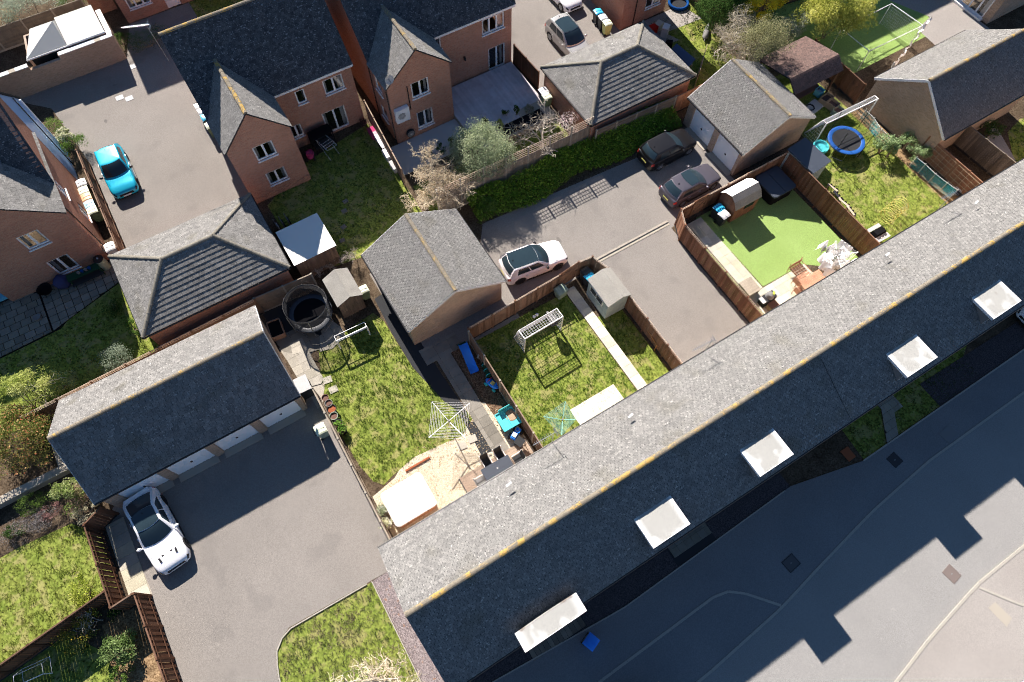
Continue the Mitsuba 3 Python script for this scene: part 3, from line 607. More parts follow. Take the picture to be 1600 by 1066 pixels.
le = MB(); le.add([(-4.4, 54.6, 2.3), (-2.6, 54.6, 2.3), (-2.6, 58, 2.9), (-4.4, 58, 2.9), (-4.4, 54.6, 2.2), (-2.6, 54.6, 2.2), (-2.6, 58, 2.8), (-4.4, 58, 2.8)], [[0, 1, 2, 3], [7, 6, 5, 4], [0, 4, 5, 1], [0, 3, 7, 4], [1, 5, 6, 2]])
part(hE, 'lean_to_roof', le, 'u_sky_tinted'); wall(hE, (-4.3, 54.8), (-2.645, 54.8), [(0, 0), (1.65, 0), (1.65, 2.15), (0, 2.15)], 'brick_red')
hF = thing('brick_house', 'house corner at top right with wide white glazed doors onto a pale patio', 'house')
FX, FY = 55.6, 18.1
f = wall(hF, (FX, 24), (FX, FY), [(0, 0), (5.9, 0), (5.9, 2.7), (0, 2.7)], 'brick_buff', [(2.4, 5.3, .12, 2.25)])
window(hF, f, 2.4, 5.3, .12, 2.25, 4, name='glazed_doors', sill=False, rec=-.02)
part(hF, 'door_sill', MB().bb(FX - .35, FX - .005, FY + .5, FY + 3.6, .02, .16), 'u_white')
wall(hF, (FX + .245, FY), (66, FY), [(0, 0), (10.1, 0), (10.1, 2.7), (0, 2.7)], 'brick_buff')
rf = MB(); rf.bb(FX - .25, 66, FY - .25, 24, 2.7, 2.78); part(hF, 'flat_roof', rf, 'm_grey')
wall(hF, (57.2, FY + 1.2), (66, FY + 1.2), [(0, 2.8), (8.8, 2.8), (8.8, 5.2), (0, 5.2)], 'brick_buff'); wall(hF, (57.2, 26), (57.2, FY + 1.45), [(0, 2.8), (6.3, 2.8), (6.3, 5.2), (0, 5.2)], 'brick_buff')
gable_roof(hF, 57, 68, FY + 1, FY + 9, 5.2, 8.3, 'x', gut=None)

# ------------------------------------------------------------------ ground
sheet('ground', [(-260, -260), (320, -260), (320, 320), (-260, 320)], 0.0, 'soil', 'bare brown earth between and under the gardens')
sheet('courtyard', [(-15.4, 5.9), (-14.0, -6), (-9.6, -6), (-10.25, 4.2), (-10.05, 5.2), (-9.6, 5.9), (-9.0, 6.2), (-4.5, 6.05), (-3.2, 6.0), (-2.7, 6.0), (-2.6, 18.2), (-3.4, 16.8), (-14.6, 16.8), (-15.4, 16.1)], .004, 'tarmac', 'pinkish grey tarmac courtyard below the row garage, with dark oil marks')
sheet('courtyard', [(6.7, 15.45), (11.75, 22.3), (24.1, 21.5), (28.3, 21.9), (28.5, 16.0), (22.3, 15.55), (22.15, 6), (16.2, 6), (16.15, 14.3), (15.7, 15.6)], .004, 'tarmac', 'grey tarmac parking court in the centre with a pale concrete channel across it')
sheet('courtyard', [(3.6, 22.7), (10.2, 22.7), (10.2, 14), (6.7, 15.3), (3.6, 16.5)], .006, 'tarmac', 'tarmac under the gable-roofed double garage')
sheet('driveway', [(-12, 49.1), (-3.75, 49.1), (-2.4, 52.6), (9, 52.6), (9, 46), (-.5, 42), (-.54, 31.3), (-.6, 30.2), (-9, 30.2), (-8.98, 40.5), (-9.9, 47)], .004, 'tarmac', 'sunlit pale tarmac drive around the blue car')
sheet('driveway', [(21.15, 33.9), (21.15, 29.9), (30.2, 29.9), (30.1, 60), (21, 60)], .004, 'tarmac', 'pale tarmac drive around the silver car')
ch = MB()
for i in range(9):
    a, b = np.array([15.0, 15.9]) + np.array([7.4, .12]) * (i / 9), np.array([15.0, 15.9]) + np.array([7.4, .12]) * ((i + 1) / 9)
    k = None
chan = struct('drain_channel', MB().bb(15.0, 22.4, 15.95, 16.03, .004, .012), 'm_dark', 'dark joint of the pale concrete channel crossing the parking court')
for i in range(9):
    x = 15.0 + 7.4 * i / 9
    for y in (15.87, 16.11): part(chan, 'channel_block', MB().box((x + .41, y, .012), (.80, .13, .03)), 'm_concrete')

# road, pavement, kerbs
kerb1 = [(80, -4.6), (25.15, -4.6), (20.4, -4.98), (15.7, -5.66), (12.95, -6.1), (8, -6.5), (0, -6.7), (-40, -6.8)]
kerb2 = [(80, -10.5), (26, -10.56), (22.4, -10.6), (18.3, -11.13), (15.5, -11.65), (8, -12.4), (-40, -12.6)]
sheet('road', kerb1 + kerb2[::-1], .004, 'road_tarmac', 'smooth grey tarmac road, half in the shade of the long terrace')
sheet('pavement', kerb1 + [(-40, -1.2), (-4.4, -1.2), (-4.4, -.6), (6, -1.9), (17.5, -1.6), (22.05, -2.66), (35.3, -2.72), (80, -2.7)], .10, 'tarmac_walk', 'shaded tarmac pavement along the terrace front') if False else None
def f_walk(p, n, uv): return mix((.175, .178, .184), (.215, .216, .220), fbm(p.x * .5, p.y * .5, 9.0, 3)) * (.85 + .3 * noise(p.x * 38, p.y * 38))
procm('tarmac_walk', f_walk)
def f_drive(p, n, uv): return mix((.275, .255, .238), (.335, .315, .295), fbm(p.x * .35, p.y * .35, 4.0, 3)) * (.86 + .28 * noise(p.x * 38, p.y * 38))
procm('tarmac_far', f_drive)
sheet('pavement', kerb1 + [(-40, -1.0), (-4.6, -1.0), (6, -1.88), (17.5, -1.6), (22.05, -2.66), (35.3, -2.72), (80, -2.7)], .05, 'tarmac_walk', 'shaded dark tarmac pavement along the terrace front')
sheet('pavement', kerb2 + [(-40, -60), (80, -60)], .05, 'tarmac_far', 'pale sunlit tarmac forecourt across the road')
def kerb(name, label, pts, h=.075, w=.13, seg=.915, z=0.0):
    ls = LineString(pts); n = int(ls.length / seg); k = None
    keep = []
    for i in range(n):
        a, b = ls.interpolate(i * seg), ls.interpolate((i + 1) * seg - .012)
        A, B = np.array([a.x, a.y, z + h / 2]), np.array([b.x, b.y, z + h / 2])
        q = S2(A); 
        if -60 < q[0] < 1660 and -60 < q[1] < 1126: keep.append((A, B))
    k = uniq(name); labels[k] = {'label': label, 'kind': 'structure'}
    for A, B in keep: part(k, 'kerbstone', MB().beam(A, B, w, h), 'm_kerb')
def S2(q): c = R @ (np.asarray(q, float) - eye); return np.array([800 + CAM_F * c[0] / c[2], 533 + CAM_F * c[1] / c[2]])
kerb('kerb', 'kerb between the terrace pavement and the road', [(50, -4.6), (25.15, -4.6), (20.4, -4.98), (15.7, -5.66), (12.95, -6.1), (8, -6.5), (2, -6.7)])
kerb('kerb', 'sunlit kerb on the far side of the road', [(40, -10.5), (26, -10.56), (22.4, -10.6), (18.3, -11.13), (15.5, -11.65), (10, -12.2)])
kerb('kerb', 'low edging around the drive in front of the near terrace end', [(12.95, -6.0), (11.5, -4.3), (10.7, -3.86), (5.57, -3.95), (-2, -4.1)], z=.045, h=.03)
kerb('kerb', 'pale edging line in the forecourt across the road', [(22.4, -10.75), (23.4, -12.2), (24.4, -13.4)], z=.045, h=.03)
kerb('kerb', 'thin edging between terrace gravel beds and pavement', [(-3, -1.15), (6, -1.88), (17.5, -1.62)], z=.045, h=.03, w=.07)
kerb('kerb', 'edging along the front lawns beside the pavement', [(22.0, -2.66), (40, -2.72)], z=.045, h=.05, w=.09)
flat('m_pinkgrey', (.17, .14, .13)); flat('m_covergrey', (.10, .10, .105)); flat('m_coverdark', (.06, .06, .065))
def cover(px, py, sx, sy, rot, label, mat, z=.052, name='manhole_cover', frame='m_coverdark'):
    q = P(px, py, z); k = whole(name, MB().box(q + [0, 0, .004], (sx, sy, .02), rot), mat, label, 'manhole cover')
    f = MB()
    for a in (-1, 1):
        f.box(q + [0, 0, .006], (.001, .001, .001)); c, s_ = math.cos(rot), math.sin(rot)
        f.box(q + [c * a * sx / 2, s_ * a * sx / 2, .006], (.05, sy + .05, .024), rot); f.box(q + [-s_ * a * sy / 2, c * a * sy / 2, .007], (sx, .05, .024), rot)
    part(k, 'frame', f, frame); part(k, 'lifting_key', MB().box(q + [0, 0, .016], (.10, .06, .008), rot), 'm_grey')
cover(1482, 678, .85, .62, .1, 'pale grey metal cover in the pavement near the right lawn', 'm_grey', frame='m_grey')
cover(1398, 719, .62, .62, .1, 'dark square cover in the pavement below the front path', 'm_coverdark')
cover(1236, 880, .75, .62, .1, 'dark cover with thin frame in the pavement near the centre', 'm_covergrey')
cover(1487, 897, .62, .7, .15, 'pinkish grey grating in the sunlit road', 'm_pinkgrey', z=.006, frame='m_pinkgrey')
cover(202, 412 - 258, .5, .4, 0.0, 'white square cover in the pale drive, right one of a pair', 'm_white', z=.006, frame='m_lightgrey')
cover(187, 153, .5, .4, 0.0, 'white square cover in the pale drive, left one of a pair', 'm_white', z=.006, frame='m_lightgrey') 
cover(208, 104, .35, .42, 0.0, 'small white square cover by the wall shadow', 'm_white', z=.006, frame='m_lightgrey')
cover(1292, 841, .3, .3, 0, 'small round-cornered dark cover by the kerb', 'm_coverdark', z=.006)
struct('tarmac_patch', MB().prism([tuple(P(x, y, 0)[:2]) for x, y in ((1543, 950), (1554, 941), (1580, 966), (1572, 980))], .05, .056), 'm_concrete', 'pale patched strip in the forecourt across the road')
struct('tarmac_patch', MB().prism([tuple(P(x, y, 0)[:2]) for x, y in ((1312, 706), (1324, 698), (1337, 714), (1326, 722))], .05, .056), 'm_rust', 'small brown patch in the pavement by the lawn corner')

# beds and lawns in front of the terrace
sheet('gravel_bed', [(-2.9, -1.1), (6, -1.85), (17.5, -1.58), (17.5, -.1), (-2.9, -.1)], .03, 'gravel_slate', 'dark slate gravel bed along the terrace front')
sheet('gravel_bed', [(28.2, -2.64), (36.5, -2.7), (36.5, -1.2), (28.2, -1.0)], .03, 'gravel_slate', 'dark slate gravel bed beyond the front lawns')
sheet('gravel_bed', [(-4.42, 6.0), (-2.85, 6.0), (-2.85, -1), (-4.42, -1)], .02, 'gravel_pink', 'pinkish gravel strip along the terrace gable')
kerb('edging', 'dark timber edging between the verge grass and pink gravel', [(-4.46, 6.0), (-4.46, -1)], h=.10, w=.05, seg=1.2)
kerb('edging', 'curved edging round the verge grass corner', [(-10.15, -1), (-10.4, 3.6), (-10.28, 4.6), (-9.95, 5.5), (-9.4, 6.0), (-9.0, 6.12), (-4.5, 6.0)], h=.07, w=.06, seg=.6)

# ------------------------------------------------------------------ grass: tufts of blades over a ground sheet
def tufts(name, poly, n_m2, h=(.03, .08), cols=((.17, .26, .035), (.26, .33, .06), (.34, .33, .12)), label='', density=None, z=.01, seed=1, w=.011):
    r = np.random.default_rng(seed); pg = Polygon(poly).buffer(0); x0, y0, x1, y1 = pg.bounds
    n = int((x1 - x0) * (y1 - y0) * n_m2); p = np.c_[r.uniform(x0, x1, n), r.uniform(y0, y1, n)]
    import shapely
    ok = shapely.contains_xy(pg, p[:, 0], p[:, 1]); nz = mikit.meshkit.fbm(np.c_[p * 3.2, np.zeros(n)], 3, seed); ok &= r.random(n) < np.clip((nz - .25) * 2.4, .25, 1); p = p[ok]; nz = nz[ok]; n = len(p)
    nb = 5; a = r.uniform(0, 2 * np.pi, (n, nb)); hh = r.uniform(*h, (n, nb)) * (.6 + .9 * nz[:, None]); lean = hh * r.uniform(.3, 1.1, (n, nb))
    c0 = np.stack([p[:, 0, None] + .02 * np.cos(a), p[:, 1, None] + .02 * np.sin(a), np.full((n, nb), z)], -1)
    tip = c0 + np.stack([np.cos(a) * lean, np.sin(a) * lean, hh], -1); sd = np.stack([-np.sin(a), np.cos(a), 0 * a], -1) * (w + .3 * w * r.random((n, nb, 1)))
    v = np.stack([c0 - sd, c0 + sd, tip], 2).reshape(-1, 3); f = np.arange(len(v)).reshape(-1, 3)
    C = np.array(cols); t = np.clip(mikit.meshkit.fbm(np.c_[p * 2.6, np.full(n, 3.)], 4, seed + 5) * 2.8 - .95 + r.uniform(-.35, .35, n), 0, 1.999)
    i = t.astype(int); cc = C[i] * (1 - (t - i))[:, None] + C[np.minimum(i + 1, 2)] * (t - i)[:, None]; cc = cc * r.uniform(.45, 1.0, (n, 1)) * [.98, .94, 1.3]
    k = uniq(name); labels[k] = {'label': label, 'category': 'grass', 'kind': 'stuff'}
    scene[k] = mikit.ply((v, f), 'leaf', smooth=False, color=np.repeat(np.repeat(cc, nb, 0)[:, None], 3, 1).reshape(-1, 3))
def lawn(label, poly, n=90, z=.008, gl=None, **kw):
    sheet('lawn', poly, z, 'grass_ground', label); tufts('grass', poly, n, label='grass blades of the ' + label, z=z, seed=len(scene), **kw)
V_ = [(-10.3, -1), (-10.4, 3.6), (-10.28, 4.6), (-9.95, 5.5), (-9.4, 6.0), (-9.0, 6.1), (-4.5, 5.98), (-4.5, -1)]
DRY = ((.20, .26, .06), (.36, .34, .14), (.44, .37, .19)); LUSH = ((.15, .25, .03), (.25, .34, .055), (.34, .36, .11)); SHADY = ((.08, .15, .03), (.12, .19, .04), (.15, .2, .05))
lawn('rough verge corner under the bare tree', V_, 110, cols=DRY, h=(.04, .12))
L1 = PX([(498, 548), (583, 489), (600, 502), (612, 522), (645, 575), (692, 625), (728, 640), (738, 655), (722, 682), (700, 690), (648, 714), (612, 745), (600, 758), (583, 752), (562, 728), (528, 672), (505, 615)])
lawn('uneven lawn with the square rotary dryer', L1, 150, cols=LUSH, h=(.035, .10))
L2 = [(6.75, 15.1), (13.55, 15.1), (13.55, 6.0), (6.75, 6.0)]
lawn('bright lawn with the netted goal', L2, 140, cols=((.12, .25, .02), (.20, .34, .045), (.30, .34, .09)), h=(.035, .08))
lawn('narrow lawn strip beside the pale blue shed', [(14.3, 12.6), (15.95, 12.6), (15.95, 6), (14.3, 6)], 120, cols=LUSH)
L4 = [(32.0, 15), (32.0, 6.2), (39.6, 6.2), (39.9, 16), (39.6, 22.4), (35.2, 22.4), (35.2, 16.2)]
lawn('sunny lawn with the blue trampoline', L4, 80, cols=((.17, .27, .035), (.28, .35, .065), (.38, .32, .14)))
sheet('bare_patch', [(34.2, 13.9), (36.8, 13.6), (37.5, 11.7), (36.2, 10.9), (34.9, 11.0), (33.9, 12.6)], .014, 'soil_dry', 'worn dry earth patch below the blue trampoline') if 'soil_dry' in scene else None
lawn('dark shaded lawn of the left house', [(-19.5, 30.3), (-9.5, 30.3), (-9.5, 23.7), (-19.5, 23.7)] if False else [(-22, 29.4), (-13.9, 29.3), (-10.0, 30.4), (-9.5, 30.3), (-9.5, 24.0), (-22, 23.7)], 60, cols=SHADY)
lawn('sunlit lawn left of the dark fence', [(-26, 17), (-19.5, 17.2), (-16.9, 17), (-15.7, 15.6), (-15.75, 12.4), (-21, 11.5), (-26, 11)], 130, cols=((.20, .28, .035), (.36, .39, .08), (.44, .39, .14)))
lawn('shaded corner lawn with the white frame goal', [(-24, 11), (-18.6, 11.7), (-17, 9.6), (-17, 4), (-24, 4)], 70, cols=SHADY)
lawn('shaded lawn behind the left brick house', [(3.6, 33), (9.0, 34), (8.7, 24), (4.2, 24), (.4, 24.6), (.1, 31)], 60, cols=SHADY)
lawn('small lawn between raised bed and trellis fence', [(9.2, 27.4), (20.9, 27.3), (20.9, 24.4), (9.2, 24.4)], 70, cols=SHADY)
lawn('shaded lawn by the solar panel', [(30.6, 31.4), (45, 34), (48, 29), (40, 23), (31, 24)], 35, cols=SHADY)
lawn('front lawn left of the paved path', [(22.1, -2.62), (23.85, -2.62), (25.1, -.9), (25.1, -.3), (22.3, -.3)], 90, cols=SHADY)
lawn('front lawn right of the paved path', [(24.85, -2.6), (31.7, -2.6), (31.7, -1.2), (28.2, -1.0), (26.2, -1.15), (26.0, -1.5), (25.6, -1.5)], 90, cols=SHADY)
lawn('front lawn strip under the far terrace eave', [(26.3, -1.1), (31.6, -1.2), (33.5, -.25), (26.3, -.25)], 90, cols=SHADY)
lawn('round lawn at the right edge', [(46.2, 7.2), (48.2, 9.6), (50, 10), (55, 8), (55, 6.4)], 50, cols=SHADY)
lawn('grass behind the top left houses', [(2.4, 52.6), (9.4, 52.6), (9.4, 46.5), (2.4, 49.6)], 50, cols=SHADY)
sheet('artificial_lawn', [(24.2, 15.3), (31.4, 15.3), (31.4, 6.1), (27.9, 8.9), (24.6, 8.95), (24.55, 12.0)], .008, 'artificial_turf', 'bright artificial lawn with the barrel-roofed shed')
sheet('artificial_lawn', [(22.3, 14.2), (23.3, 13.2), (23.3, 6.1), (22.3, 6.1)], .007, 'artificial_turf', 'thin strip of artificial lawn along the red fence')
sheet('artificial_lawn', [(40.7, 28.5), (53.0, 26.5), (52.0, 19.6), (40.7, 19.6)], .009, 'artificial_turf', 'dark green artificial pitch under the white goal frame')
sheet('artificial_lawn', [(4.0, 33.2), (8.3, 34.3), (8.4, 26.6), (5.0, 26.2)], .02, 'artificial_turf_dark', 'darker artificial turf square in the shaded garden') if False else None
# ivy bank
def leafmesh(pts, size, r, col, aspect=1.6, up=.35):
    """Small folded leaves at the points: two triangles each side of the midrib."""
    n = len(pts); a = r.uniform(0, 2 * np.pi, n); el = r.normal(up, .5, n); d = np.stack([np.cos(a) * np.cos(el), np.sin(a) * np.cos(el), np.sin(el)], 1)
    s = np.cross(d, r.normal(0, 1, (n, 3))); s /= np.linalg.norm(s, axis=1, keepdims=True) + 1e-9; L = size * r.uniform(.6, 1.3, n)[:, None]
    b, t = pts - d * L * .5, pts + d * L * .5; w = s * L / aspect / 2
    v = np.stack([b, pts + w, t, pts - w], 1).reshape(-1, 3); k = np.arange(n)[:, None] * 4; f = np.vstack([k + [[0, 1, 2]], k + [[0, 2, 3]]])
    return v, f, np.repeat(col, 4, 0)
def colmix(r, n, cols, t=None):
    C = np.array(cols, float); t = r.random(n) if t is None else t; t = np.clip(t, 0, .9999) * (len(C) - 1); i = t.astype(int)
    return (C[i] * (1 - (t - i))[:, None] + C[i + 1] * (t - i)[:, None]) * r.uniform(.7, 1.3, (n, 1))
r_ = np.random.default_rng(44); n = 24000
x = r_.uniform(11.5, 28.2, n); y = 22.0 - .25 * np.sin(x * .9) + (r_.random(n) ** .8) * (23.85 - 21.8); hz = .10 + 1.25 * np.clip((y - 21.6) / 2.2, 0, 1) * (.6 + .7 * mikit.meshkit.fbm(np.c_[x * .9, y * .9, 0 * x], 3)); z = hz * r_.random(n) ** .35
v, f, c = leafmesh(np.c_[x, y, z], .13, r_, colmix(r_, n, ((.08, .17, .02), (.18, .33, .035), (.34, .50, .08))))
k = thing('ivy_bank', 'bank of ivy and grass between trellis fence and parking court', 'ground cover', kind='stuff'); scene[k] = mikit.ply((v, f), 'leaf', color=c)

# ------------------------------------------------------------------ patios, paths, beds
Pv = struct('path', MB().prism(PX([(436, 545), (470, 527), (508, 595), (505, 628), (497, 640), (483, 615)]), 0, .012), 'm_concrete', 'pale slab path down the left side of the uneven lawn')
slab_parts(Pv, PX([(438, 545), (472, 528), (506, 594), (502, 600), (480, 606), (470, 600)]), .6, .6, z=.012, tone=(.30, .38))
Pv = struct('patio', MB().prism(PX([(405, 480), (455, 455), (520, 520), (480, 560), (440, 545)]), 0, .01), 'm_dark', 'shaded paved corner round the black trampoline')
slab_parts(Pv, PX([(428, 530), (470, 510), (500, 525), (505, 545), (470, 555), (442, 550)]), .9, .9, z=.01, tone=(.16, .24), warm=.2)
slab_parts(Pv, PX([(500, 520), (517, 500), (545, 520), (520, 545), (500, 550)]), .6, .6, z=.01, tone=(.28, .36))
Pv = struct('path', MB().prism(PX([(585, 467), (605, 455), (690, 585), (728, 640), (735, 660), (755, 655), (770, 705), (752, 712), (730, 668), (712, 640), (692, 626), (645, 574), (612, 520)]), 0, .010), 'm_dark', 'grey path round the double garage end down to the deck')
slab_parts(Pv, [(5.3, 16.6), (6.15, 16.4), (6.2, 14.9), (4.7, 7.9), (3.9, 7.9), (4.0, 11.0)] if False else [(3.75, 16.3), (6.2, 16.3), (6.2, 15.2), (5.35, 15.2), (5.3, 7.7), (4.4, 7.7), (4.4, 15.2), (3.75, 15.2)], .9, .6, z=.01, tone=(.17, .25), warm=.15)
sheet('gravel_bed', [(5.35, 15.2), (6.5, 15.2), (6.5, 9.6), (5.35, 9.6)], .012, 'soil_chips', 'dark bark and gravel play strip beside the dividing fence') if False else None
GY = PX([(577, 762), (612, 745), (648, 715), (705, 690), (745, 650), (770, 648), (790, 655), (800, 690), (760, 730), (720, 770), (640, 830), (605, 850)])
sheet('gravel_bed', [(-2.5, 9.9), (-1.0, 10.2), (.6, 11.2), (2.6, 11.2), (4.3, 11.9), (5.6, 11.4), (6.45, 10.4), (6.45, 6.0), (-2.5, 6.0)], .007, 'gravel_yellow', 'yellow gravel round the white-covered hot tub')
def f_chips(p, n, uv):
    d1, d2, k = voronoi(p.x * 18, p.y * 18); return mix((.07, .045, .03), (.26, .17, .11), k) * (.45 + .55 * smoothstep(.0, .25, d2 - d1))
procm('bark_chips', f_chips)
sheet('gravel_bed', [(5.4, 15.2), (6.5, 15.2), (6.5, 9.6), (5.6, 9.7)], .014, 'bark_chips', 'brown bark and gravel play strip beside the dividing fence')
# loose pebbles over the yellow gravel
r_ = np.random.default_rng(5); n = 3600; pm = MB(); gp = Polygon([(-2.4, 9.8), (-1.0, 10.1), (.6, 11.1), (2.6, 11.1), (4.3, 11.8), (5.5, 11.3), (6.3, 10.3), (6.3, 6.4), (-2.4, 6.4)])
ico = trimesh.creation.icosahedron(); iv, if_ = np.array(ico.vertices), np.array(ico.faces)
q = np.c_[r_.uniform(-2.4, 6.3, n), r_.uniform(6.4, 11.8, n)]; q = q[[gp.contains(Point(*a)) for a in q]]; n = len(q)
v = iv[None] * (r_.uniform(.012, .032, (n, 1, 1)) * r_.uniform(.6, 1.2, (n, 1, 3))) + np.c_[q, np.full(n, .014)][:, None]
k = thing('pebbles', 'loose yellow pebbles scattered on the gravel', 'gravel', kind='stuff'); scene[k] = mikit.ply((v.reshape(-1, 3), (if_[None] + np.arange(n)[:, None, None] * 12).reshape(-1, 3)), 'vc', color=np.repeat(colmix(r_, n, ((.30, .20, .10), (.55, .42, .25), (.68, .60, .45))), 12, 0))
# timber deck by the terrace
dk = struct('deck', MB().bb(2.0, 6.4, 6.05, 8.3, .03, .05), 'm_dark', 'weathered board deck with the dark dining table')
for i in range(15):
    y = 6.1 + i * .148; mb = MB().bb(2.05 - .0, 6.35, y, y + .138, .05, .085 + rng.uniform(-.003, .003)); part(dk, 'deck_board', mb, 'wood', uv=uvc(mb, rng.uniform(1.0, 1.5), .75))
def deckbox(): pass
# stepping stones
for i, (px, py) in enumerate([(463, 548 - 0), (512, 594), (521, 609), (738, 686), (722, 697)]):
    q = P(px, py, 0); mb = MB().box(q + [0, 0, .025], (.5, .42, .05), rng.uniform(-.2, .2)); whole('stepping_stone', mb, 'slab', ['flat pale slab lying in the shaded patio corner', 'stepping stone in the lawn edge, upper of two', 'stepping stone in the lawn edge, lower of two', 'pinkish slab by the rotary dryer, right one', 'pinkish slab under the rotary dryer, left one'][i], 'stone slab', uv=uvc(mb, .40, .3))
for i, (px, py) in enumerate([(535, 376), (537, 355), (538, 330), (540, 345 - 30)]):
    q = P(px, py, 0); mb = MB().box(q + [0, 0, .02], (.35, .3, .04), rng.uniform(-.3, .3)); whole('stepping_stone', mb, 'slab', ['grey stepping stone nearest the white shed', 'second grey stepping stone from the white shed', 'grey stepping stone farthest from the white shed', 'third grey stepping stone from the white shed'][i], 'stone slab', uv=uvc(mb, .2, .1))
# garden with goal: path and white slabs
Pv = struct('path', MB().bb(13.6, 14.3, 6.0, 15.2, 0, .012), 'm_concrete', 'straight slab path past the pale blue shed')
slab_parts(Pv, [(13.6, 6.0), (14.3, 6.0), (14.3, 15.2), (13.6, 15.2)], .7, .75, z=.012, tone=(.5, .62), warm=.45)
Pv = struct('patio', MB().bb(9.5, 12.6, 6.0, 8.45, 0, .012), 'm_concrete', 'cream white paved rectangle at the terrace wall beside the teal rotary dryer')
slab_parts(Pv, [(9.5, 6.0), (12.6, 6.0), (12.6, 8.45), (9.5, 8.45)], 1.05, .63, z=.012, tone=(.60, .70), warm=.3, gap=.006)
# garden with artificial lawn: path and patio
Pv = struct('path', MB().bb(23.35, 24.5, 8.9, 15.2, 0, .012), 'm_concrete', 'pinkish slab path beside the artificial lawn')
slab_parts(Pv, [(23.35, 8.9), (24.5, 8.9), (24.5, 15.2), (23.35, 15.2)], .58, .62, z=.012, tone=(.46, .58), warm=.9)
Pv = struct('patio', MB().bb(23.35, 28.0, 6.0, 8.87, 0, .012), 'm_concrete', 'pinkish slab patio with the wooden table set')
slab_parts(Pv, [(23.35, 6.0), (28.0, 6.0), (28.0, 8.87), (23.35, 8.87)], .62, .62, z=.012, tone=(.48, .60), warm=.8)
# left house patio
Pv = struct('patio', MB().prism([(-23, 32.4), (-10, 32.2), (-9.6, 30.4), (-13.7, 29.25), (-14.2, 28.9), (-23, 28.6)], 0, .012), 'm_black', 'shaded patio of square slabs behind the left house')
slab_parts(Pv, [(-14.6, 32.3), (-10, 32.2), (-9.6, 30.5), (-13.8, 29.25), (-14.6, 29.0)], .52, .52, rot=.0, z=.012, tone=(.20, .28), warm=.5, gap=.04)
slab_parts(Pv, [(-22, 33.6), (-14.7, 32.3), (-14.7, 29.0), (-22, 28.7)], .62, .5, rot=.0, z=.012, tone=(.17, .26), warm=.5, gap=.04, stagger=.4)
# beige slabs at the white coupe
Pv = struct('path', MB().prism([(-15.4, 15.9), (-14.5, 15.9), (-14.35, 11.3), (-15.4, 11.3)], 0, .012), 'm_concrete', 'beige paved strip between dark fence and white coupe')
slab_parts(Pv, [(-15.4, 15.9), (-14.4, 15.9), (-14.35, 11.35), (-15.4, 11.35)], 1.0, .62, z=.012, tone=(.40, .50), warm=.9)
# front path of the terrace
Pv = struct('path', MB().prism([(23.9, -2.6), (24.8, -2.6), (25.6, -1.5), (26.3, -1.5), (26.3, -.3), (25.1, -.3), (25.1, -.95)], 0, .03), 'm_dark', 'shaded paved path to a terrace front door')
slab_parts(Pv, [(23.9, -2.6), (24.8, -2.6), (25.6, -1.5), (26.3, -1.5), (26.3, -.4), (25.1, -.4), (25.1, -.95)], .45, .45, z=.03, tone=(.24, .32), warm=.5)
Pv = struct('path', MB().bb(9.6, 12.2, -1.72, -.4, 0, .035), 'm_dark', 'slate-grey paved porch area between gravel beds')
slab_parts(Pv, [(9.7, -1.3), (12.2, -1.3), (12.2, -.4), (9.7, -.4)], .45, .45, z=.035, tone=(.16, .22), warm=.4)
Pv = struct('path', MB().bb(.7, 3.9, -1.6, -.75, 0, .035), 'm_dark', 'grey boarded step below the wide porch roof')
for i in range(12): mb = MB().bb(.75 + i * .26, .99 + i * .26, -1.55, -.8, .035, .06); part(Pv, 'step_board', mb, 'wood', uv=uvc(mb, rng.uniform(.6, .95), 1.0))
# white-grey raised deck of the right brick house
dk = struct('deck', MB().bb(14.62, 20.9, 27.5, 33.7, 0, .30), 'm_concrete', 'large pale grey composite deck behind the right brick house')
for i in range(41):
    x = 14.65 + i * .152; mb = MB().bb(x, x + .146, 29.3 if x > 18.6 else 28.1, 33.65, .30, .33); part(dk, 'deck_board', mb, 'slab', uv=uvc(mb, rng.uniform(.46, .54), -1.6))
for i in range(3): part(dk, 'step', MB().bb(19.0 + i * .0, 20.8, 28.9 - .3 * i, 29.28 - .3 * i, 0, .24 - .08 * i), 'm_lightgrey')
sheet('path', [(10.1, 31.2), (14.6, 31.2), (14.6, 27.6), (9.0, 27.6), (9.0, 31)], .02, 'tarmac_far', 'pale grey side path under the air conditioning box') if False else struct('patio', MB().bb(9.15, 14.6, 28.5, 31.15, 0, .06), 'm_lightgrey', 'pale grey paving under the air conditioning box')
sheet('patio', [(50.5, 25.0), (55.4, 23.5), (55.4, 17.6), (50.2, 17.3), (50.4, 20.5), (52.3, 21.0)], .012, 'tarmac_far', 'sandy paved patio at the white glazed doors')
sheet('path', [(30.5, 32.3), (36, 32.3), (36.5, 30.2), (33, 30.4), (33.5, 29.2), (31, 29.4)], .014, 'tarmac_far', 'paving strip behind the house corner')
sheet('path', [(44.3, 9.6), (48, 10.6), (46.6, 7.4), (50, 5.6), (46, 5.6)], .008, 'tarmac_far', 'paved ground behind the far concrete fence')
def f_deadleaf(p, n, uv): return mix((.10, .06, .03), (.34, .24, .14), noise(p.x * 20, p.y * 20)) * (.7 + .6 * noise(p.x * 4, p.y * 4))
procm('leaf_litter', f_deadleaf)
sheet('flower_bed', [(-17, 11.2), (-14.6, 11.2), (-14.45, 4), (-17.4, 4), (-17.2, 8.8)], .01, 'leaf_litter', 'bed of dry leaves along the dark corner fence')
sheet('flower_bed', [(-26, 20), (-16.3, 20), (-14.7, 16.3), (-17, 17), (-26, 17.3)], .006, 'soil', 'shaded shrub bed below the low wall')
sheet('flower_bed', [(39.7, 17), (40.7, 17), (40.7, 6.2), (39.6, 6.2)], .012, 'leaf_litter', 'dry narrow bed behind the green net fence')
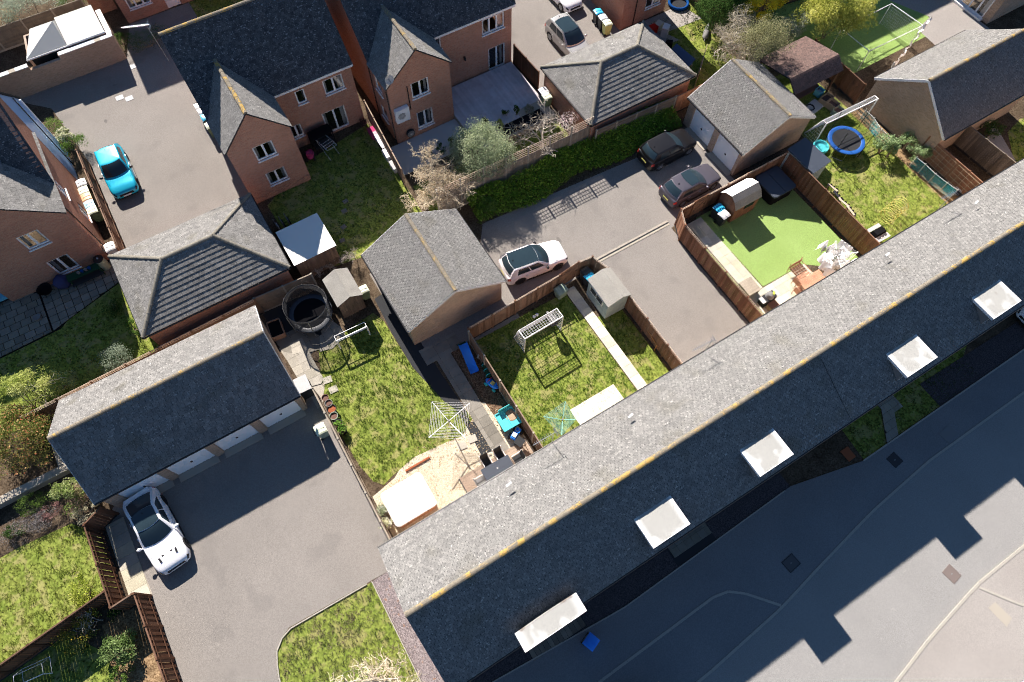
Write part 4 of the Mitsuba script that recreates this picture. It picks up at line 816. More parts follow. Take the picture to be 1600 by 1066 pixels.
sheet('flower_bed', [(0.2, 24.0), (3.4, 24.0), (3.4, 17), (0.2, 18)], .005, 'soil', 'dark earth behind the small gabled shed')

# ------------------------------------------------------------------ fences
_board = {}
def board_src(tone, grey, i):
    k = (tone, grey, i)
    if k not in _board:
        rr = np.random.default_rng(i * 17 + int(tone * 100)); mb = MB().box((0, 0, .5), (1, 1, 1))
        _board[k] = mikit.ply(mb.get()[:2], 'wood', uv=uvc(mb, tone * rr.uniform(.75, 1.25), float(np.clip(grey + rr.uniform(-.12, .12), 0, 1))))
    return _board[k]
def fence(label, pts, H=1.8, tone=.8, grey=.2, bw=.15, trellis=0.0, posts='wood', gravel=.15, pw=1.83, post_over=.04, rails_side=1, name='fence', group=None, z0=0.0, horizontal=False, posttone=None, hitmiss=False):
    k = thing(name, label, 'fence', group)
    for (ax, ay), (bx, by) in zip(pts[:-1], pts[1:]):
        d = np.array([bx - ax, by - ay]); L = np.linalg.norm(d); d /= L; nrm = np.array([-d[1], d[0]]); rot = math.atan2(d[1], d[0]); npan = max(1, round(L / pw)); w = L / npan; Hb = H - trellis
        for i in range(npan + 1):
            q = np.array([ax, ay]) + d * w * i; mb = MB().box((*q, z0 + (H + post_over) / 2), (.1, .1, H + post_over), rot)
            if posts == 'wood': part(k, 'post', mb, 'wood', uv=uvc(mb, posttone or tone * .9, grey))
            else: part(k, 'post', mb, posts)
        for i in range(npan):
            q = np.array([ax, ay]) + d * w * (i + .5)
            if gravel: part(k, 'gravel_board', MB().box((*q, z0 + gravel / 2), (w - .1, .04, gravel), rot), 'm_concrete' if posts != 'wood' else 'm_dark')
            for zz in (.45, Hb - .25):
                mb = MB().box((*(q + nrm * .035 * rails_side), z0 + zz), (w - .1, .035, .07), rot); part(k, 'rail', mb, 'wood', uv=uvc(mb, tone * .8, grey))
            mb = MB().box((*q, z0 + Hb - .015), (w - .1, .07, .03), rot); part(k, 'capping', mb, 'wood', uv=uvc(mb, tone * 1.15, min(1, grey + .15)))
            nb = max(1, round((w - .1) / bw)); s_ = (w - .1) / nb; hb = Hb - .03 - gravel
            if horizontal:
                nb = max(2, round(hb / .14)); hz = hb / nb
                for j in range(nb):
                    M = np.eye(4); M[:2, 0] = d * (w - .1); M[:2, 1] = nrm * .014; M[2, 2] = hz * .96; M[:2, 3] = q + nrm * (.004 if j % 2 else -.004); M[2, 3] = z0 + gravel + j * hz
                    shared(uniq(k + '__board'), board_src(tone, grey, int(rng.integers(6))), M)
            else:
                for j in range(nb):
                    M = np.eye(4); M[:2, 0] = d * s_ * (1.04 if hitmiss else .94); M[:2, 1] = nrm * .016; M[2, 2] = hb * rng.uniform(.993, 1.0); M[:2, 3] = np.array([ax, ay]) + d * (w * i + .05 + s_ * (j + .5)) + nrm * (rng.uniform(-.008, .004) + (.024 * (-1) ** j if hitmiss else 0)); M[2, 3] = z0 + gravel
                    shared(uniq(k + '__board'), board_src(tone, grey, int(rng.integers(6))), M)
            if trellis:
                t = MB(); c0 = np.array([ax, ay]) + d * (w * i + .05); n_ = max(3, round((w - .1) / (.2 if trellis > .5 else .16)))
                for j in range(n_ + 1): qq = c0 + d * (w - .1) * j / n_; t.box((*qq, z0 + Hb + trellis / 2), (.034, .016, trellis), rot)
                m_ = max(1, round(trellis / (.19 if trellis > .5 else .16)))
                for j in range(m_ + 1): t.box((*(q + nrm * .017), z0 + Hb + trellis * j / m_ - (.016 if j == m_ else -.016)), (w - .1, .016, .034), rot)
                part(k, 'trellis', t, 'wood', uv=uvc(t, 2.3, .8))
    return k
fence('grey panel fence with concrete posts below the right hipped garage', [(21.7, 23.8), (28.25, 23.45)], tone=.75, grey=1.0, posts='m_concrete', horizontal=True)
fence('panel fence with tall trellis top behind the ivy bank', [(9.6, 24.25), (21.5, 24.15)], H=2.8, tone=.9, grey=.9, trellis=.75, posts='m_concrete')
fence('reddish fence stub between hipped garage and double garage', [(28.35, 23.4), (31.5, 23.4)], tone=.9, grey=.1)
fence('slim pale-topped fence between shaded lawn and grey side path', [(9.3, 34.3), (8.75, 27.7)], tone=1.1, grey=.6)
fence('brown fence between the blue car and the row of bins', [(-9.0, 40.2), (-9.05, 31.3)], tone=.75, grey=.35)
fence('grey-topped fence between courtyard and uneven lawn', [(-2.58, 16.6), (-2.6, 6.4)], tone=1.0, grey=.85, posts='m_concrete')
fence('fence with concrete posts between uneven lawn and goal lawn', [(6.66, 15.1), (6.62, 6.2)], tone=.75, grey=.5, posts='m_concrete')
fence('brown fence with narrow trellis top beside the pale pink white car', [(6.75, 15.3), (13.3, 15.55)], tone=.85, grey=.25, trellis=.17)
fence('brown fence with narrow trellis top wrapping the pale blue shed', [(14.8, 15.72), (15.75, 15.6), (16.13, 14.4), (16.1, 6.4)], tone=.75, grey=.25, trellis=.17)
fence('red fence with narrow trellis top along the parking court', [(23.75, 15.6), (22.65, 15.6), (22.12, 14.5), (22.15, 6.4)], tone=.85, grey=.02, trellis=.17)
fence('brown fence with narrow trellis top behind the barrel-roofed shed', [(24.85, 15.6), (31.55, 15.6)], tone=.75, grey=.25, trellis=.17)
fence('tall dark brown fence between artificial lawn and trampoline lawn', [(31.6, 15.6), (31.6, 6.4)], tone=.62, grey=.08, H=1.9)
fence('dark red fence beside the garden pavilion', [(40.6, 22.6), (40.55, 17.4)], tone=.55, grey=.0)
k = fence('red-brown fence with square lattice at the large brick building', [(40.95, 11.6), (41.0, 6.4)], tone=.9, grey=.0)
def latt(kk, x, y0, y1, z0, z1, n, m):
    t = MB()
    for j in range(n + 1): y = y0 + (y1 - y0) * j / n; t.bb(x - .012, x + .012, y - .012, y + .012, z0, z1)
    for j in range(m + 1): z = z0 + (z1 - z0) * j / m; t.bb(x - .036, x - .013, y0, y1, z - .012, z + .012)
    part(kk, 'lattice', t, 'wood', uv=uvc(t, 1.4, .9))
latt(k, 40.86, 9.1, 11.2, .3, 1.7, 5, 4); latt(k, 40.86, 6.7, 8.9, .3, 1.7, 5, 4)
fence('grey weathered fence beyond the large brick building', [(43.9, 10.9), (44.1, 6.3)], tone=.65, grey=1.0, H=1.9)
fence('dark fence beside beige strip, left of the white coupe', [(-15.55, 15.75), (-15.58, 11.25)], tone=.42, grey=.08, bw=.15, hitmiss=True)
fence('short dark fence between the left shrubs and row garage corner', [(-15.5, 15.8), (-14.6, 16.2)], tone=.5, grey=.1)
fence('dark red-brown fence on the courtyard edge at the bottom', [(-14.42, 11.25), (-14.4, 4.5)], tone=.55, grey=.08, bw=.15, hitmiss=True)
fence('short fence joining the two dark courtyard fences', [(-15.55, 11.2), (-14.5, 11.28)], tone=.6, grey=.3)
fence('long dark fence between sunlit lawn and shaded corner lawn', [(-15.65, 12.1), (-25, 10.9)], tone=.42, grey=.15)
fence('trellis-topped fence behind the row garage', [(-16.9, 23.25), (-3.2, 23.55)], tone=.7, grey=.45, trellis=.25)
fence('weathered panel fence between hipped garage and black trampoline', [(-3.2, 23.6), (.4, 23.4)], tone=.8, grey=.8, posts='m_concrete', horizontal=True)
fence('weathered panel fence with concrete posts at the top left', [(-13.5, 54.6), (-4.6, 54.5)], tone=.7, grey=.95, posts='m_concrete', horizontal=True, pw=2.4)
fence('dark fence right of the grey deck', [(21.1, 33.6), (21.2, 30.4)], tone=.45, grey=.1)
fence('dark boundary fence along the artificial pitch', [(40.9, 28.4), (52.5, 26.6)], tone=.6, grey=.6)
# garden gates
for lab, a, b in (('brown board gate beside the pale blue shed', (13.4, 15.56), (14.7, 15.7)), ('brown board gate by the bins and barrel-roofed shed', (23.8, 15.6), (24.8, 15.6))):
    g = thing('garden_gate', lab, 'gate'); a, b = np.array(a), np.array(b); d = (b - a) / np.linalg.norm(b - a); rot = math.atan2(d[1], d[0]); w = np.linalg.norm(b - a)
    for j in range(8):
        mb = MB().box((*(a + d * w * (j + .5) / 8), .98), (w / 8 * .94, .022, 1.76), rot); part(g, 'board', mb, 'wood', uv=uvc(mb, rng.uniform(.9, 1.2), .15))
    for z in (.4, 1.5): mb = MB().box((*((a + b) / 2 + np.array([-d[1], d[0]]) * -.035), z), (w, .04, .1), rot); part(g, 'ledge', mb, 'wood', uv=uvc(mb, .9, .2))
    mb = MB().beam((*(a + np.array([d[1], -d[0]]) * .035), .45), (*(b + np.array([d[1], -d[0]]) * .035), 1.45), .035, .09); part(g, 'brace', mb, 'wood', uv=uvc(mb, .9, .2)); part(g, 'latch', MB().box((*(a + d * (w - .08) + np.array([d[1], -d[0]]) * .05), 1.0), (.12, .03, .05), rot), 'u_black')

# ------------------------------------------------------------------ cars
def loft(sections, close=True):
    """Skin through rings of equal point count (n rings, m points)."""
    s = np.asarray(sections, float); n, m = s.shape[:2]; v = s.reshape(-1, 3)
    i, j = np.meshgrid(np.arange(n - 1), np.arange(m), indexing='ij'); j2 = (j + 1) % m
    q = np.stack([i * m + j, i * m + j2, (i + 1) * m + j2, (i + 1) * m + j], -1).reshape(-1, 4); f = np.vstack([q[:, [0, 1, 2]], q[:, [0, 2, 3]]])
    if close:
        c0, c1 = len(v), len(v) + 1; v = np.vstack([v, s[0].mean(0), s[-1].mean(0)]); k = np.arange(m); k2 = (k + 1) % m
        f = np.vstack([f, np.stack([k * 0 + c0, k2, k], 1), np.stack([k * 0 + c1, (n - 1) * m + k, (n - 1) * m + k2], 1)])
    return v, f
def car(label, paint, loc, heading, L=4.3, W=1.8, H=1.5, style='hatch', roof=None, plates=('m_white', 'm_yellow'), vents=False, name='parked_car', group=None, glassroof=None, rails=False, sporty=False):
    """Front along local +x. Lower body lofted nose to tail with wheel arches cut out, cabin lofted belt to roof, glass, lamps, wheels as parts."""
    k = thing(name, label, 'car', group); M = place(loc, heading); pr = lambda nm, mb, mat, **kw: part(k, nm, mb, mat, M=M, **kw)
    hl, hw = L / 2, W / 2; g = .17 if style != 'suv' else .20; belt = {'hatch': .92, 'suv': 1.02, 'coupe': .90}[style]; hood = belt - (.10 if style != 'suv' else .08)
    #            x (fraction of half length), half width factor, bottom, shoulder z, deck z
    st = [(-1.0, .70, g + .22, belt - .36, belt - .32), (-.985, .84, g + .10, belt - .14, belt - .10), (-.955, .91, g + .04, belt - .05, belt - .01), (-.88, .965, g, belt - .01, belt + .03), (-.7, .995, g, belt, belt + .05), (-.3, 1.0, g, belt - .01, belt + .05), (.1, 1.0, g, belt - .03, belt + .02),
          (.36, .995, g, belt - .06, belt - .01), (.55, .985, g, hood - .05, hood + .035), (.72, .965, g, hood - .09, hood - .005), (.84, .925, g + .02, hood - .15, hood - .07), (.925, .85, g + .05, hood - .22, hood - .145), (.97, .76, g + .08, hood - .30, hood - .235), (.992, .64, g + .14, hood - .40, hood - .36), (1.0, .52, g + .20, hood - .48, hood - .46)]
    # finer stations
    sa = np.array(st); xs = np.interp(np.linspace(0, len(st) - 1, 46), np.arange(len(st)), sa[:, 0]); tt = np.linspace(0, len(st) - 1, 46)
    from scipy.interpolate import PchipInterpolator
    cols = [PchipInterpolator(np.arange(len(st)), sa[:, c])(tt) for c in range(5)]; secs = []
    def section(x, wf, zb, zs, zd):
        w = hw * wf; half = [(w * .0, zb), (w * .86, zb), (w * .95, zb + .05), (w * .985, zb + (zs - zb) * .3), (w, zb + (zs - zb) * .55), (w * .995, zb + (zs - zb) * .74), (w * .975, zs - .05), (w * .945, zs), (w * .88, zs + (zd - zs) * .55), (w * .7, zs + (zd - zs) * .86), (w * .4, zd), (0, zd + .012)]
        ring = [(x * hl, -y, z) for y, z in half] + [(x * hl, y, z) for y, z in half[-2:0:-1]]
        return ring
    secs = np.array([section(*[c[i] for c in cols]) for i in range(46)]); v, f = loft(secs)
    wr = .33 if style != 'suv' else .36; fx, rx = hl * .62, -hl * .60
    man = manifold3d.Manifold(manifold3d.Mesh(np.asarray(v, np.float32), np.asarray(f, np.uint32)))
    if man.volume() < 0 or man.is_empty(): man = manifold3d.Manifold(manifold3d.Mesh(np.asarray(v, np.float32), np.asarray(f[:, ::-1], np.uint32)))
    for wx in (fx, rx):
        for s in (-1, 1):
            cyl = manifold3d.Manifold.cylinder(.36, wr + .055, wr + .055, 28).rotate([90, 0, 0]).translate([wx, s * (hw - .10) + .18, wr]); man = man - cyl
    mm = man.to_mesh(); b = trimesh.Trimesh(mm.vert_properties[:, :3], mm.tri_verts, process=False)
    pr('body', b, paint, smooth=38)
    lin = MB()
    for wx in (fx, rx):
        for s in (-1, 1): lin.box((wx, s * (hw - .30), wr + .12), (2 * wr + .02, .06, 2 * wr * .8))
    pr('wheel_arch', lin, 'm_black')
    # cabin rings
    xb, xf = {'hatch': (-.96, .40), 'suv': (-.97, .42), 'coupe': (-.93, .34)}[style]; tb, tf = {'hatch': (-.72, .02), 'suv': (-.80, .05), 'coupe': (-.50, -.02)}[style]; rw = {'hatch': .76, 'suv': .78, 'coupe': .72}[style]
    def ring(t, grow=0.0):
        e = t ** 1.15; x0 = hl * (xb + (tb - xb) * e) - grow; x1 = hl * (xf + (tf - xf) * t) + grow; w = hw * (.93 + (rw - .93) * t ** 1.3) + grow; z = belt + .015 + (H - belt - .03) * (1 - (1 - t) ** 1.25)
        P_ = []; bf, brr = .20 * (1 - .45 * t), .12
        for y in np.linspace(-1, 1, 11): P_.append((x1 - bf * y * y, y * w * .90, z))
        for x in np.linspace(.97, .03, 17)[0:]: P_.append((x0 + (x1 - bf - x0) * x, w * (1 - .03 * (2 * x - 1) ** 2), z))
        for y in np.linspace(1, -1, 11): P_.append((x0 + brr * y * y, y * w * .90, z))
        for x in np.linspace(.03, .97, 17): P_.append((x0 + (x1 - bf - x0) * x, -w * (1 - .03 * (2 * x - 1) ** 2), z))
        return np.array(P_)
    T_ = np.linspace(0, 1, 9); rings = [ring(t) for t in T_]; top = ring(1.0); c = top.mean(0)
    for s, dz in ((.95, .02), (.75, .035), (.4, .045)):
        q = top.copy(); q[:, 0] = c[0] + (top[:, 0] - c[0]) * s; q[:, 1] = top[:, 1] * s; q[:, 2] += dz; rings.append(q)
    base = ring(0); base[:, 2] -= .25; v, f = loft([base] + rings); pr('cabin', (v, f), paint, smooth=35)
    def patch(nm, idx, t0, t1, mat, g=.008, shrink=None):
        ts = np.linspace(t0, t1, 8); Q = np.array([ring(t, g)[idx] for t in ts])
        if shrink:
            for r_i, t in enumerate((ts - t0) / (t1 - t0)): 
                a, b_ = shrink(t); m = len(idx); xs_ = a + (b_ - a) * np.linspace(0, 1, m); Q[r_i] = np.array([[np.interp(x, np.linspace(0, 1, m), Q[r_i][:, c_]) for c_ in range(3)] for x in xs_])
        n, m = Q.shape[:2]; i, j = np.meshgrid(np.arange(n - 1), np.arange(m - 1), indexing='ij'); q = np.stack([i * m + j, i * m + j + 1, (i + 1) * m + j + 1, (i + 1) * m + j], -1).reshape(-1, 4)
        return pr(nm, (Q.reshape(-1, 3), np.vstack([q[:, [0, 1, 2]], q[:, [0, 2, 3]]])), mat, smooth=True)
    I = lambda a, b_: np.arange(a, b_) % 56
    patch('windscreen', I(0, 11), .05, 1.0, 'u_carglass', shrink=lambda t: (.02, .98)); patch('rear_window', I(28, 39), .25 if style != 'coupe' else .18, 1.0, 'u_carglass', shrink=lambda t: (.06, .94))
    for nm, o in (('side_window', 11), ('side_window', 39)):
        fwd = o == 11
        a, b_ = (I(11, 28), 0) if fwd else (I(39, 56), 0)
        for lo, hi in (((.06, .42), (.45, .80)) if fwd else ((.20, .55), (.58, .94))):
            patch(nm, a, .14, .88, 'u_carglass', shrink=lambda t, lo=lo, hi=hi: (lo, hi))
    if roof or glassroof:
        q = ring(1.0); c = q.mean(0); R1 = []
        x0, x1, w = hl * tb + .015, hl * tf - .01, hw * rw * .86
        if glassroof: x0, x1 = glassroof(x0, x1)
        nx, ny = 9, 7; G = [[(x0 + (x1 - x0) * i / (nx - 1) - (.10 * (2 * j / (ny - 1) - 1) ** 2 * (i / (nx - 1)) ** 2) + (.11 * (2 * j / (ny - 1) - 1) ** 2 * (1 - i / (nx - 1)) ** 2), w * (2 * j / (ny - 1) - 1), 0) for j in range(ny)] for i in range(nx)]; G = np.array(G)
        u = np.maximum(np.abs(G[..., 0] - c[0]) / (abs(q[:, 0] - c[0]).max()), np.abs(G[..., 1]) / q[:, 1].max()); G[..., 2] = q[0, 2] + np.interp(u, [0, .4, .75, .95, 1], [.062, .061, .052, .037, .022])
        i, j = np.meshgrid(np.arange(nx - 1), np.arange(ny - 1), indexing='ij'); qq = np.stack([i * ny + j, i * ny + j + 1, (i + 1) * ny + j + 1, (i + 1) * ny + j], -1).reshape(-1, 4)
        pr('roof_panel', (G.reshape(-1, 3), np.vstack([qq[:, [0, 2, 1]], qq[:, [0, 3, 2]]])), roof or 'u_carglass', smooth=True)
    if rails:
        for s in (-1, 1): pr('roof_rail', MB().tube([(hl * tb + .1, s * hw * rw * .92, H + .02), (hl * tb + .3, s * hw * rw * .93, H + .06), (hl * tf - .3, s * hw * rw * .93, H + .06), (hl * tf - .05, s * hw * rw * .92, H + .0)], .02, 6), 'u_chrome', smooth=True)
    pr('aerial', MB().box((hl * tb + .25, 0, H + .06), (.14, .03, .06), taper=.4), 'u_black')
    # lamps, grille, bumper insets, plates
    def bodypatch(nm, i0, i1, j0, j1, mat, g=.012):
        for mir in (0, 1):
            S = secs[i0:i1, j0:j1].copy()
            if mir: S[..., 1] *= -1
            cen = np.array([0, 0, .5]); dirv = S - cen * 1; dirv[..., 0] *= .35; dirv /= np.linalg.norm(dirv, axis=-1, keepdims=True); S = S + dirv * g
            n, m = S.shape[:2]; i, j = np.meshgrid(np.arange(n - 1), np.arange(m - 1), indexing='ij'); q = np.stack([i * m + j, i * m + j + 1, (i + 1) * m + j + 1, (i + 1) * m + j], -1).reshape(-1, 4)
            pr(nm, (S.reshape(-1, 3), np.vstack([q[:, [0, 1, 2]], q[:, [0, 2, 3]]])), mat, smooth=True)
    bodypatch('headlight', 34, 40, 6, 9, 'u_carglass'); bodypatch('tail_light', 3, 10, 5, 8, 'u_redlamp')
    pr('grille', MB().box((hl * .985, 0, g + .30), (.05, W * .52, .16), taper=.96), 'u_black'); pr('bumper_trim', MB().box((hl * .955, 0, g + .08), (.10, W * .70, .12)).box((-hl * .97, 0, g + .12), (.08, W * .72, .16)), 'u_black')
    pr('number_plate', MB().box((hl * .985 + .036, 0, g + .22), (.012, .52, .11)), plates[0]); pr('number_plate', MB().box((-hl * 1.0 - .012, 0, belt - .34), (.014, .52, .11)), plates[1])
    for s in (-1, 1):
        pr('wing_mirror', MB().ell((hl * .23, s * (hw + .10), belt + .06), (.09, .12, .075), 2).box((hl * .25, s * (hw - .01), belt + .02), (.06, .14, .04)), 'u_black' if paint in ('car_cyan', 'car_pinkwhite') else paint, smooth=True)
        for x in (-.02, -.42): pr('door_handle', MB().box((hl * x, s * (hw + .008), belt - .13), (.17, .03, .03)), 'u_chrome' if paint != 'car_black' else 'u_black')
        pr('sill_trim', MB().box((hl * .01, s * (hw - .015), g + .04), (hl * .82, .05, .09)), 'u_black')
    # shut lines on bonnet
    for s in (-1, 1): pr('shut_line', MB().tube([(hl * .46, s * hw * .80, hood + .025), (hl * .62, s * hw * .78, hood + .006), (hl * .82, s * hw * .70, hood - .10)], .006, 4), 'm_dark')
    if vents:
        for s in (-1, 1):
            for x, y in ((.66, .42), (.60, .22)): pr('bonnet_vent', MB().box((hl * x, s * hw * y * 1.15, hood + .022 - .05 * (x - .55) * 4), (.42 if y > .3 else .26, .10, .025), s * -.12), 'u_black')
        pr('rear_spoiler', MB().box((-hl * .93, 0, belt + .12), (.20, W * .74, .035)).box((-hl * .93, W * .3, belt + .05), (.14, .03, .14)).box((-hl * .93, -W * .3, belt + .05), (.14, .03, .14)), paint)
    for wx in (fx, rx):
        for s in (-1, 1):
            Mw = M @ np.array([[1, 0, 0, wx], [0, 0, -s, s * (hw - .12)], [0, s, 0, wr], [0, 0, 0, 1.]])
            w = uniq(k + '__wheel'); t = MB().lathe([(wr * .66, -.10), (wr * .9, -.11), (wr, -.085), (wr, .085), (wr * .9, .11), (wr * .66, .10)], sides=28); emit(w, t, 'u_tyre', 35, M=Mw @ np.diag([1, 1, -1, 1.]) )
            rim = MB().lathe([(wr * .67, -.09), (wr * .60, -.085), (wr * .56, -.03), (.05, -.045), (.0, -.05)], sides=28)
            for a in range(5): an = a * 2 * math.pi / 5; rim.beam((.05 * math.cos(an), .05 * math.sin(an), -.08), (wr * .62 * math.cos(an), wr * .62 * math.sin(an), -.085), .07, .03)
            part(w, 'rim', rim, 'u_alu' if not sporty else 'm_dark', smooth=30, M=Mw)
    return k
H_ = math.pi / 2
def axis_from(a, b, za=.3, zb=.3):
    A, B = P(*a, za), P(*b, zb); d = B - A; return A, B, math.atan2(d[1], d[0])
fcy = P(203, 305, .3); car('bright cyan hatchback on the pale drive', 'car_cyan', (fcy[0] - .05, fcy[1] + 2.08, .004), -H_ - .02, 4.15, 1.80, 1.46, 'hatch', sporty=True)
car('white sports car with black glass roof and bonnet vents', 'car_white', (-12.9, 14.05, .004), -H_ + .10, 4.6, 1.86, 1.36, 'coupe', roof='u_carglass', vents=True, sporty=True)
A, B, h = axis_from((810, 440), (873, 416)); mid = (A + B) / 2; nrm = np.array([-math.sin(h), math.cos(h), 0]); q = mid + nrm * .80
car('pale pinkish white crossover with dark roof beside the brick garage end', 'car_pinkwhite', (q[0] + .0, q[1], .004), h, 4.3, 1.82, 1.6, 'suv', roof='u_carglass', rails=True, sporty=True)
A, B, h = axis_from((1028.6, 261.6), (1074.6, 237)); mid = (A + B) / 2; nrm = np.array([-math.sin(h), math.cos(h), 0]); q = mid + nrm * .80
car('black hatchback parked in shade before the white garage doors', 'car_black', (q[0] + .05, q[1], .004), h, 4.2, 1.82, 1.58, 'suv', roof='car_black')
A, B, h = axis_from((1061.5, 320), (1115, 290)); mid = (A + B) / 2; nrm = np.array([-math.sin(h), math.cos(h), 0]); q = mid + nrm * .80
car('grey car with dark front roof panel next to the black hatchback', 'car_greybrown', (q[0] + .05, q[1], .004), h, 4.35, 1.8, 1.47, 'hatch', glassroof=lambda a, b: (a + (b - a) * .48, b))
A = P(860, 57, .36); car('silver estate car with glass roof behind the hipped garage', 'car_silver', (A[0] + .83, A[1] - 1.42, .004), -H_ - .0, 4.65, 1.88, 1.62, 'suv', glassroof=lambda a, b: (a + (b - a) * .22, b), rails=True)
A = P(893, 12, .3); car('white car cut off by the top edge beside the bins', 'car_white', (A[0] + .1, A[1] + 1.75, .004), -H_, 4.3, 1.8, 1.5, 'hatch')
A = P(972, 1066, .6); car('dark car with red rear lamps cut off by the bottom edge', 'car_black', (A[0] - .1, A[1] - 2.25, .05), -H_ + .35, 4.3, 1.8, 1.45, 'hatch')
A = P(1586, 486, .8); car('white car cut off at the right edge by the terrace', 'car_white', (A[0] + 2.3, A[1] - 1.0, .05), math.pi - .08, 4.2, 1.75, 1.45, 'hatch')

# ------------------------------------------------------------------ bins
def bin_(label, px, py, body, lid, rot=0.0, z=1.05, w=.56, group='wheelie bins', gz=.0, d=.62, loc=None):
    q = P(px, py, z) if loc is None else np.array([*loc, 0]); k = thing('wheelie_bin', label, 'bin', group); M = place((q[0], q[1], gz), rot); s = z / 1.05
    b = MB(); v = np.array([(x * w / 2 * (.80 if zz == 0 else 1.0), y * d / 2 * (.72 if zz == 0 else .95), .06 + zz * .88 * s) for zz in (0, 1) for x, y in ((-1, -1), (1, -1), (1, 1), (-1, 1))]); b.add(v, [[0, 3, 2, 1], [4, 5, 6, 7], [0, 1, 5, 4], [1, 2, 6, 5], [2, 3, 7, 6], [3, 0, 4, 7]]); b.box((0, 0, .955 * s), (w + .04, d * .98, .04)); part(k, 'body', b, body, M=M)
    l = MB(); n = 6; vv = [];
    for i in range(n + 1):
        t = i / n; y = -d / 2 + d * t; zz = .985 * s + .07 * math.sin(math.pi * t) ** .7
        vv += [(-w / 2 - .02, y, zz - .015), (-w / 2 + .06, y, zz + .02), (w / 2 - .06, y, zz + .02), (w / 2 + .02, y, zz - .015)]
    vv = np.array(vv); f = []
    for i in range(n):
        for j in range(3): f.append([i * 4 + j, i * 4 + j + 1, i * 4 + j + 5, i * 4 + j + 4])
    l.add(vv, f); l.bb(-w / 2 - .02, w / 2 + .02, -d / 2, d / 2, .972 * s, .985 * s); l.box((0, -.02, .985 * s + .095), (.05, d * .7, .02)); part(k, 'lid', l, lid, M=M)
    part(k, 'handle', MB().tube([(-w / 2 + .05, d / 2, .98 * s), (-w / 2 + .05, d / 2 + .07, 1.0 * s), (w / 2 - .05, d / 2 + .07, 1.0 * s), (w / 2 - .05, d / 2, .98 * s)], .016, 6), 'u_black', M=M, smooth=True)
    for sx in (-1, 1): part(k, 'wheel', MB().tube([(sx * (w / 2 - .07), d / 2 - .08, .1), (sx * (w / 2 - .01), d / 2 - .08, .1)], .1, 12), 'u_black', M=M)
for lab, x, y, b, l, r, w in [('grey bin nearest the deck house, pinkish lid, first at the drive wall', 309, 165, 'u_offwhite', 'u_offwhite', 0, .45), ('pale bin second in the drive wall row', 314, 173, 'u_lid_grey', 'u_lid_grey', 0, .45), ('bin with turquoise lid in the drive wall row', 319.5, 182, 'u_bin_dark', 'u_binlid_blue', 0, .48), ('mint-lidded bin last in the drive wall row', 325.5, 195, 'u_bin_green', 'u_lid_pale', 0, .42),
        ('grey-lidded bin topmost in the row beside the brown fence', 126, 285, 'u_bin_dark', 'u_lid_grey', H_, .6), ('pale-lidded bin second in the row beside the brown fence', 129.5, 297, 'u_bin_green', 'u_lid_pale', H_, .6), ('orange-lidded bin in the row beside the brown fence', 134, 307.5, 'u_bin_dark', 'm_orangelid', H_, .6), ('light blue-lidded bin in the row beside the brown fence', 138.5, 318.5, 'u_bin_dark', 'u_skylid', H_, .6), ('mint-lidded bin lowest in the row beside the brown fence', 143, 328, 'u_bin_green', 'u_lid_pale', H_, .56),
        ('blue-lidded dark bin beside the silver car', 935, 17, 'u_bin_dark', 'u_binlid_blue', H_ * .9, .58), ('grey-lidded dark bin beside the silver car', 942.5, 26, 'u_bin_dark', 'u_lid_grey', H_ * .9, .58), ('lime green bin beside the silver car', 949.5, 34.5, 'u_bin_lime', 'u_lid_pale', H_ * .9, .58),
        ('dark bin with grey lid right of the grey deck', 849.5, 141, 'u_bin_dark', 'u_lid_grey', H_, .58), ('green bin with pale lid right of the grey deck', 854.5, 149.5, 'u_bin_green', 'u_lid_pale', H_, .58),
        ('dark bin with bright blue lid by the barrel-roofed shed', 1124, 324.5, 'u_bin_dark', 'u_binlid_blue', .1, .6), ('dark bin with grey lid by the barrel-roofed shed', 1132, 334.5, 'u_bin_dark', 'u_lid_grey', .1, .6),
        ('pale green bin in the courtyard by the grey-topped fence', 500, 670, 'u_palebin', 'u_lid_pale', H_, .58), ('pale green bin right of the small gabled shed', 567, 452, 'u_bin_green', 'u_lid_pale', H_, .5), ('dark bin with blue lid behind the pale blue shed', 922, 432, 'u_bin_dark', 'u_binlid_blue', .2, .58), ('dark bin behind the pale blue shed, partly hidden', 917, 424, 'u_bin_dark', 'u_bin_dark', .2, .58),
        ('pale grey bin alone at the end of the brown fence', 170.5, 385, 'u_lid_grey', 'u_offwhite', H_, .62), ('bright blue bin standing on the shaded pavement', 924, 1003, 'u_bright_blue', 'u_bright_blue', .35, .62)]:
    if l == 'm_orangelid' and l not in scene: flat('m_orangelid', (.62, .38, .22), .45); flat('u_skylid', (.36, .60, .72), .45); flat('u_palebin', (.34, .42, .34), .5)
    if b == 'u_palebin' and b not in scene: flat('u_palebin', (.34, .42, .34), .5)
    bin_(lab, x, y, b, l, r, w=w)
q = P(877, 452, .8); bin_('sage green compost bin in the goal lawn corner', 877, 452, 'm_sage', 'm_sage', .1, z=.85, w=.7, group=None)

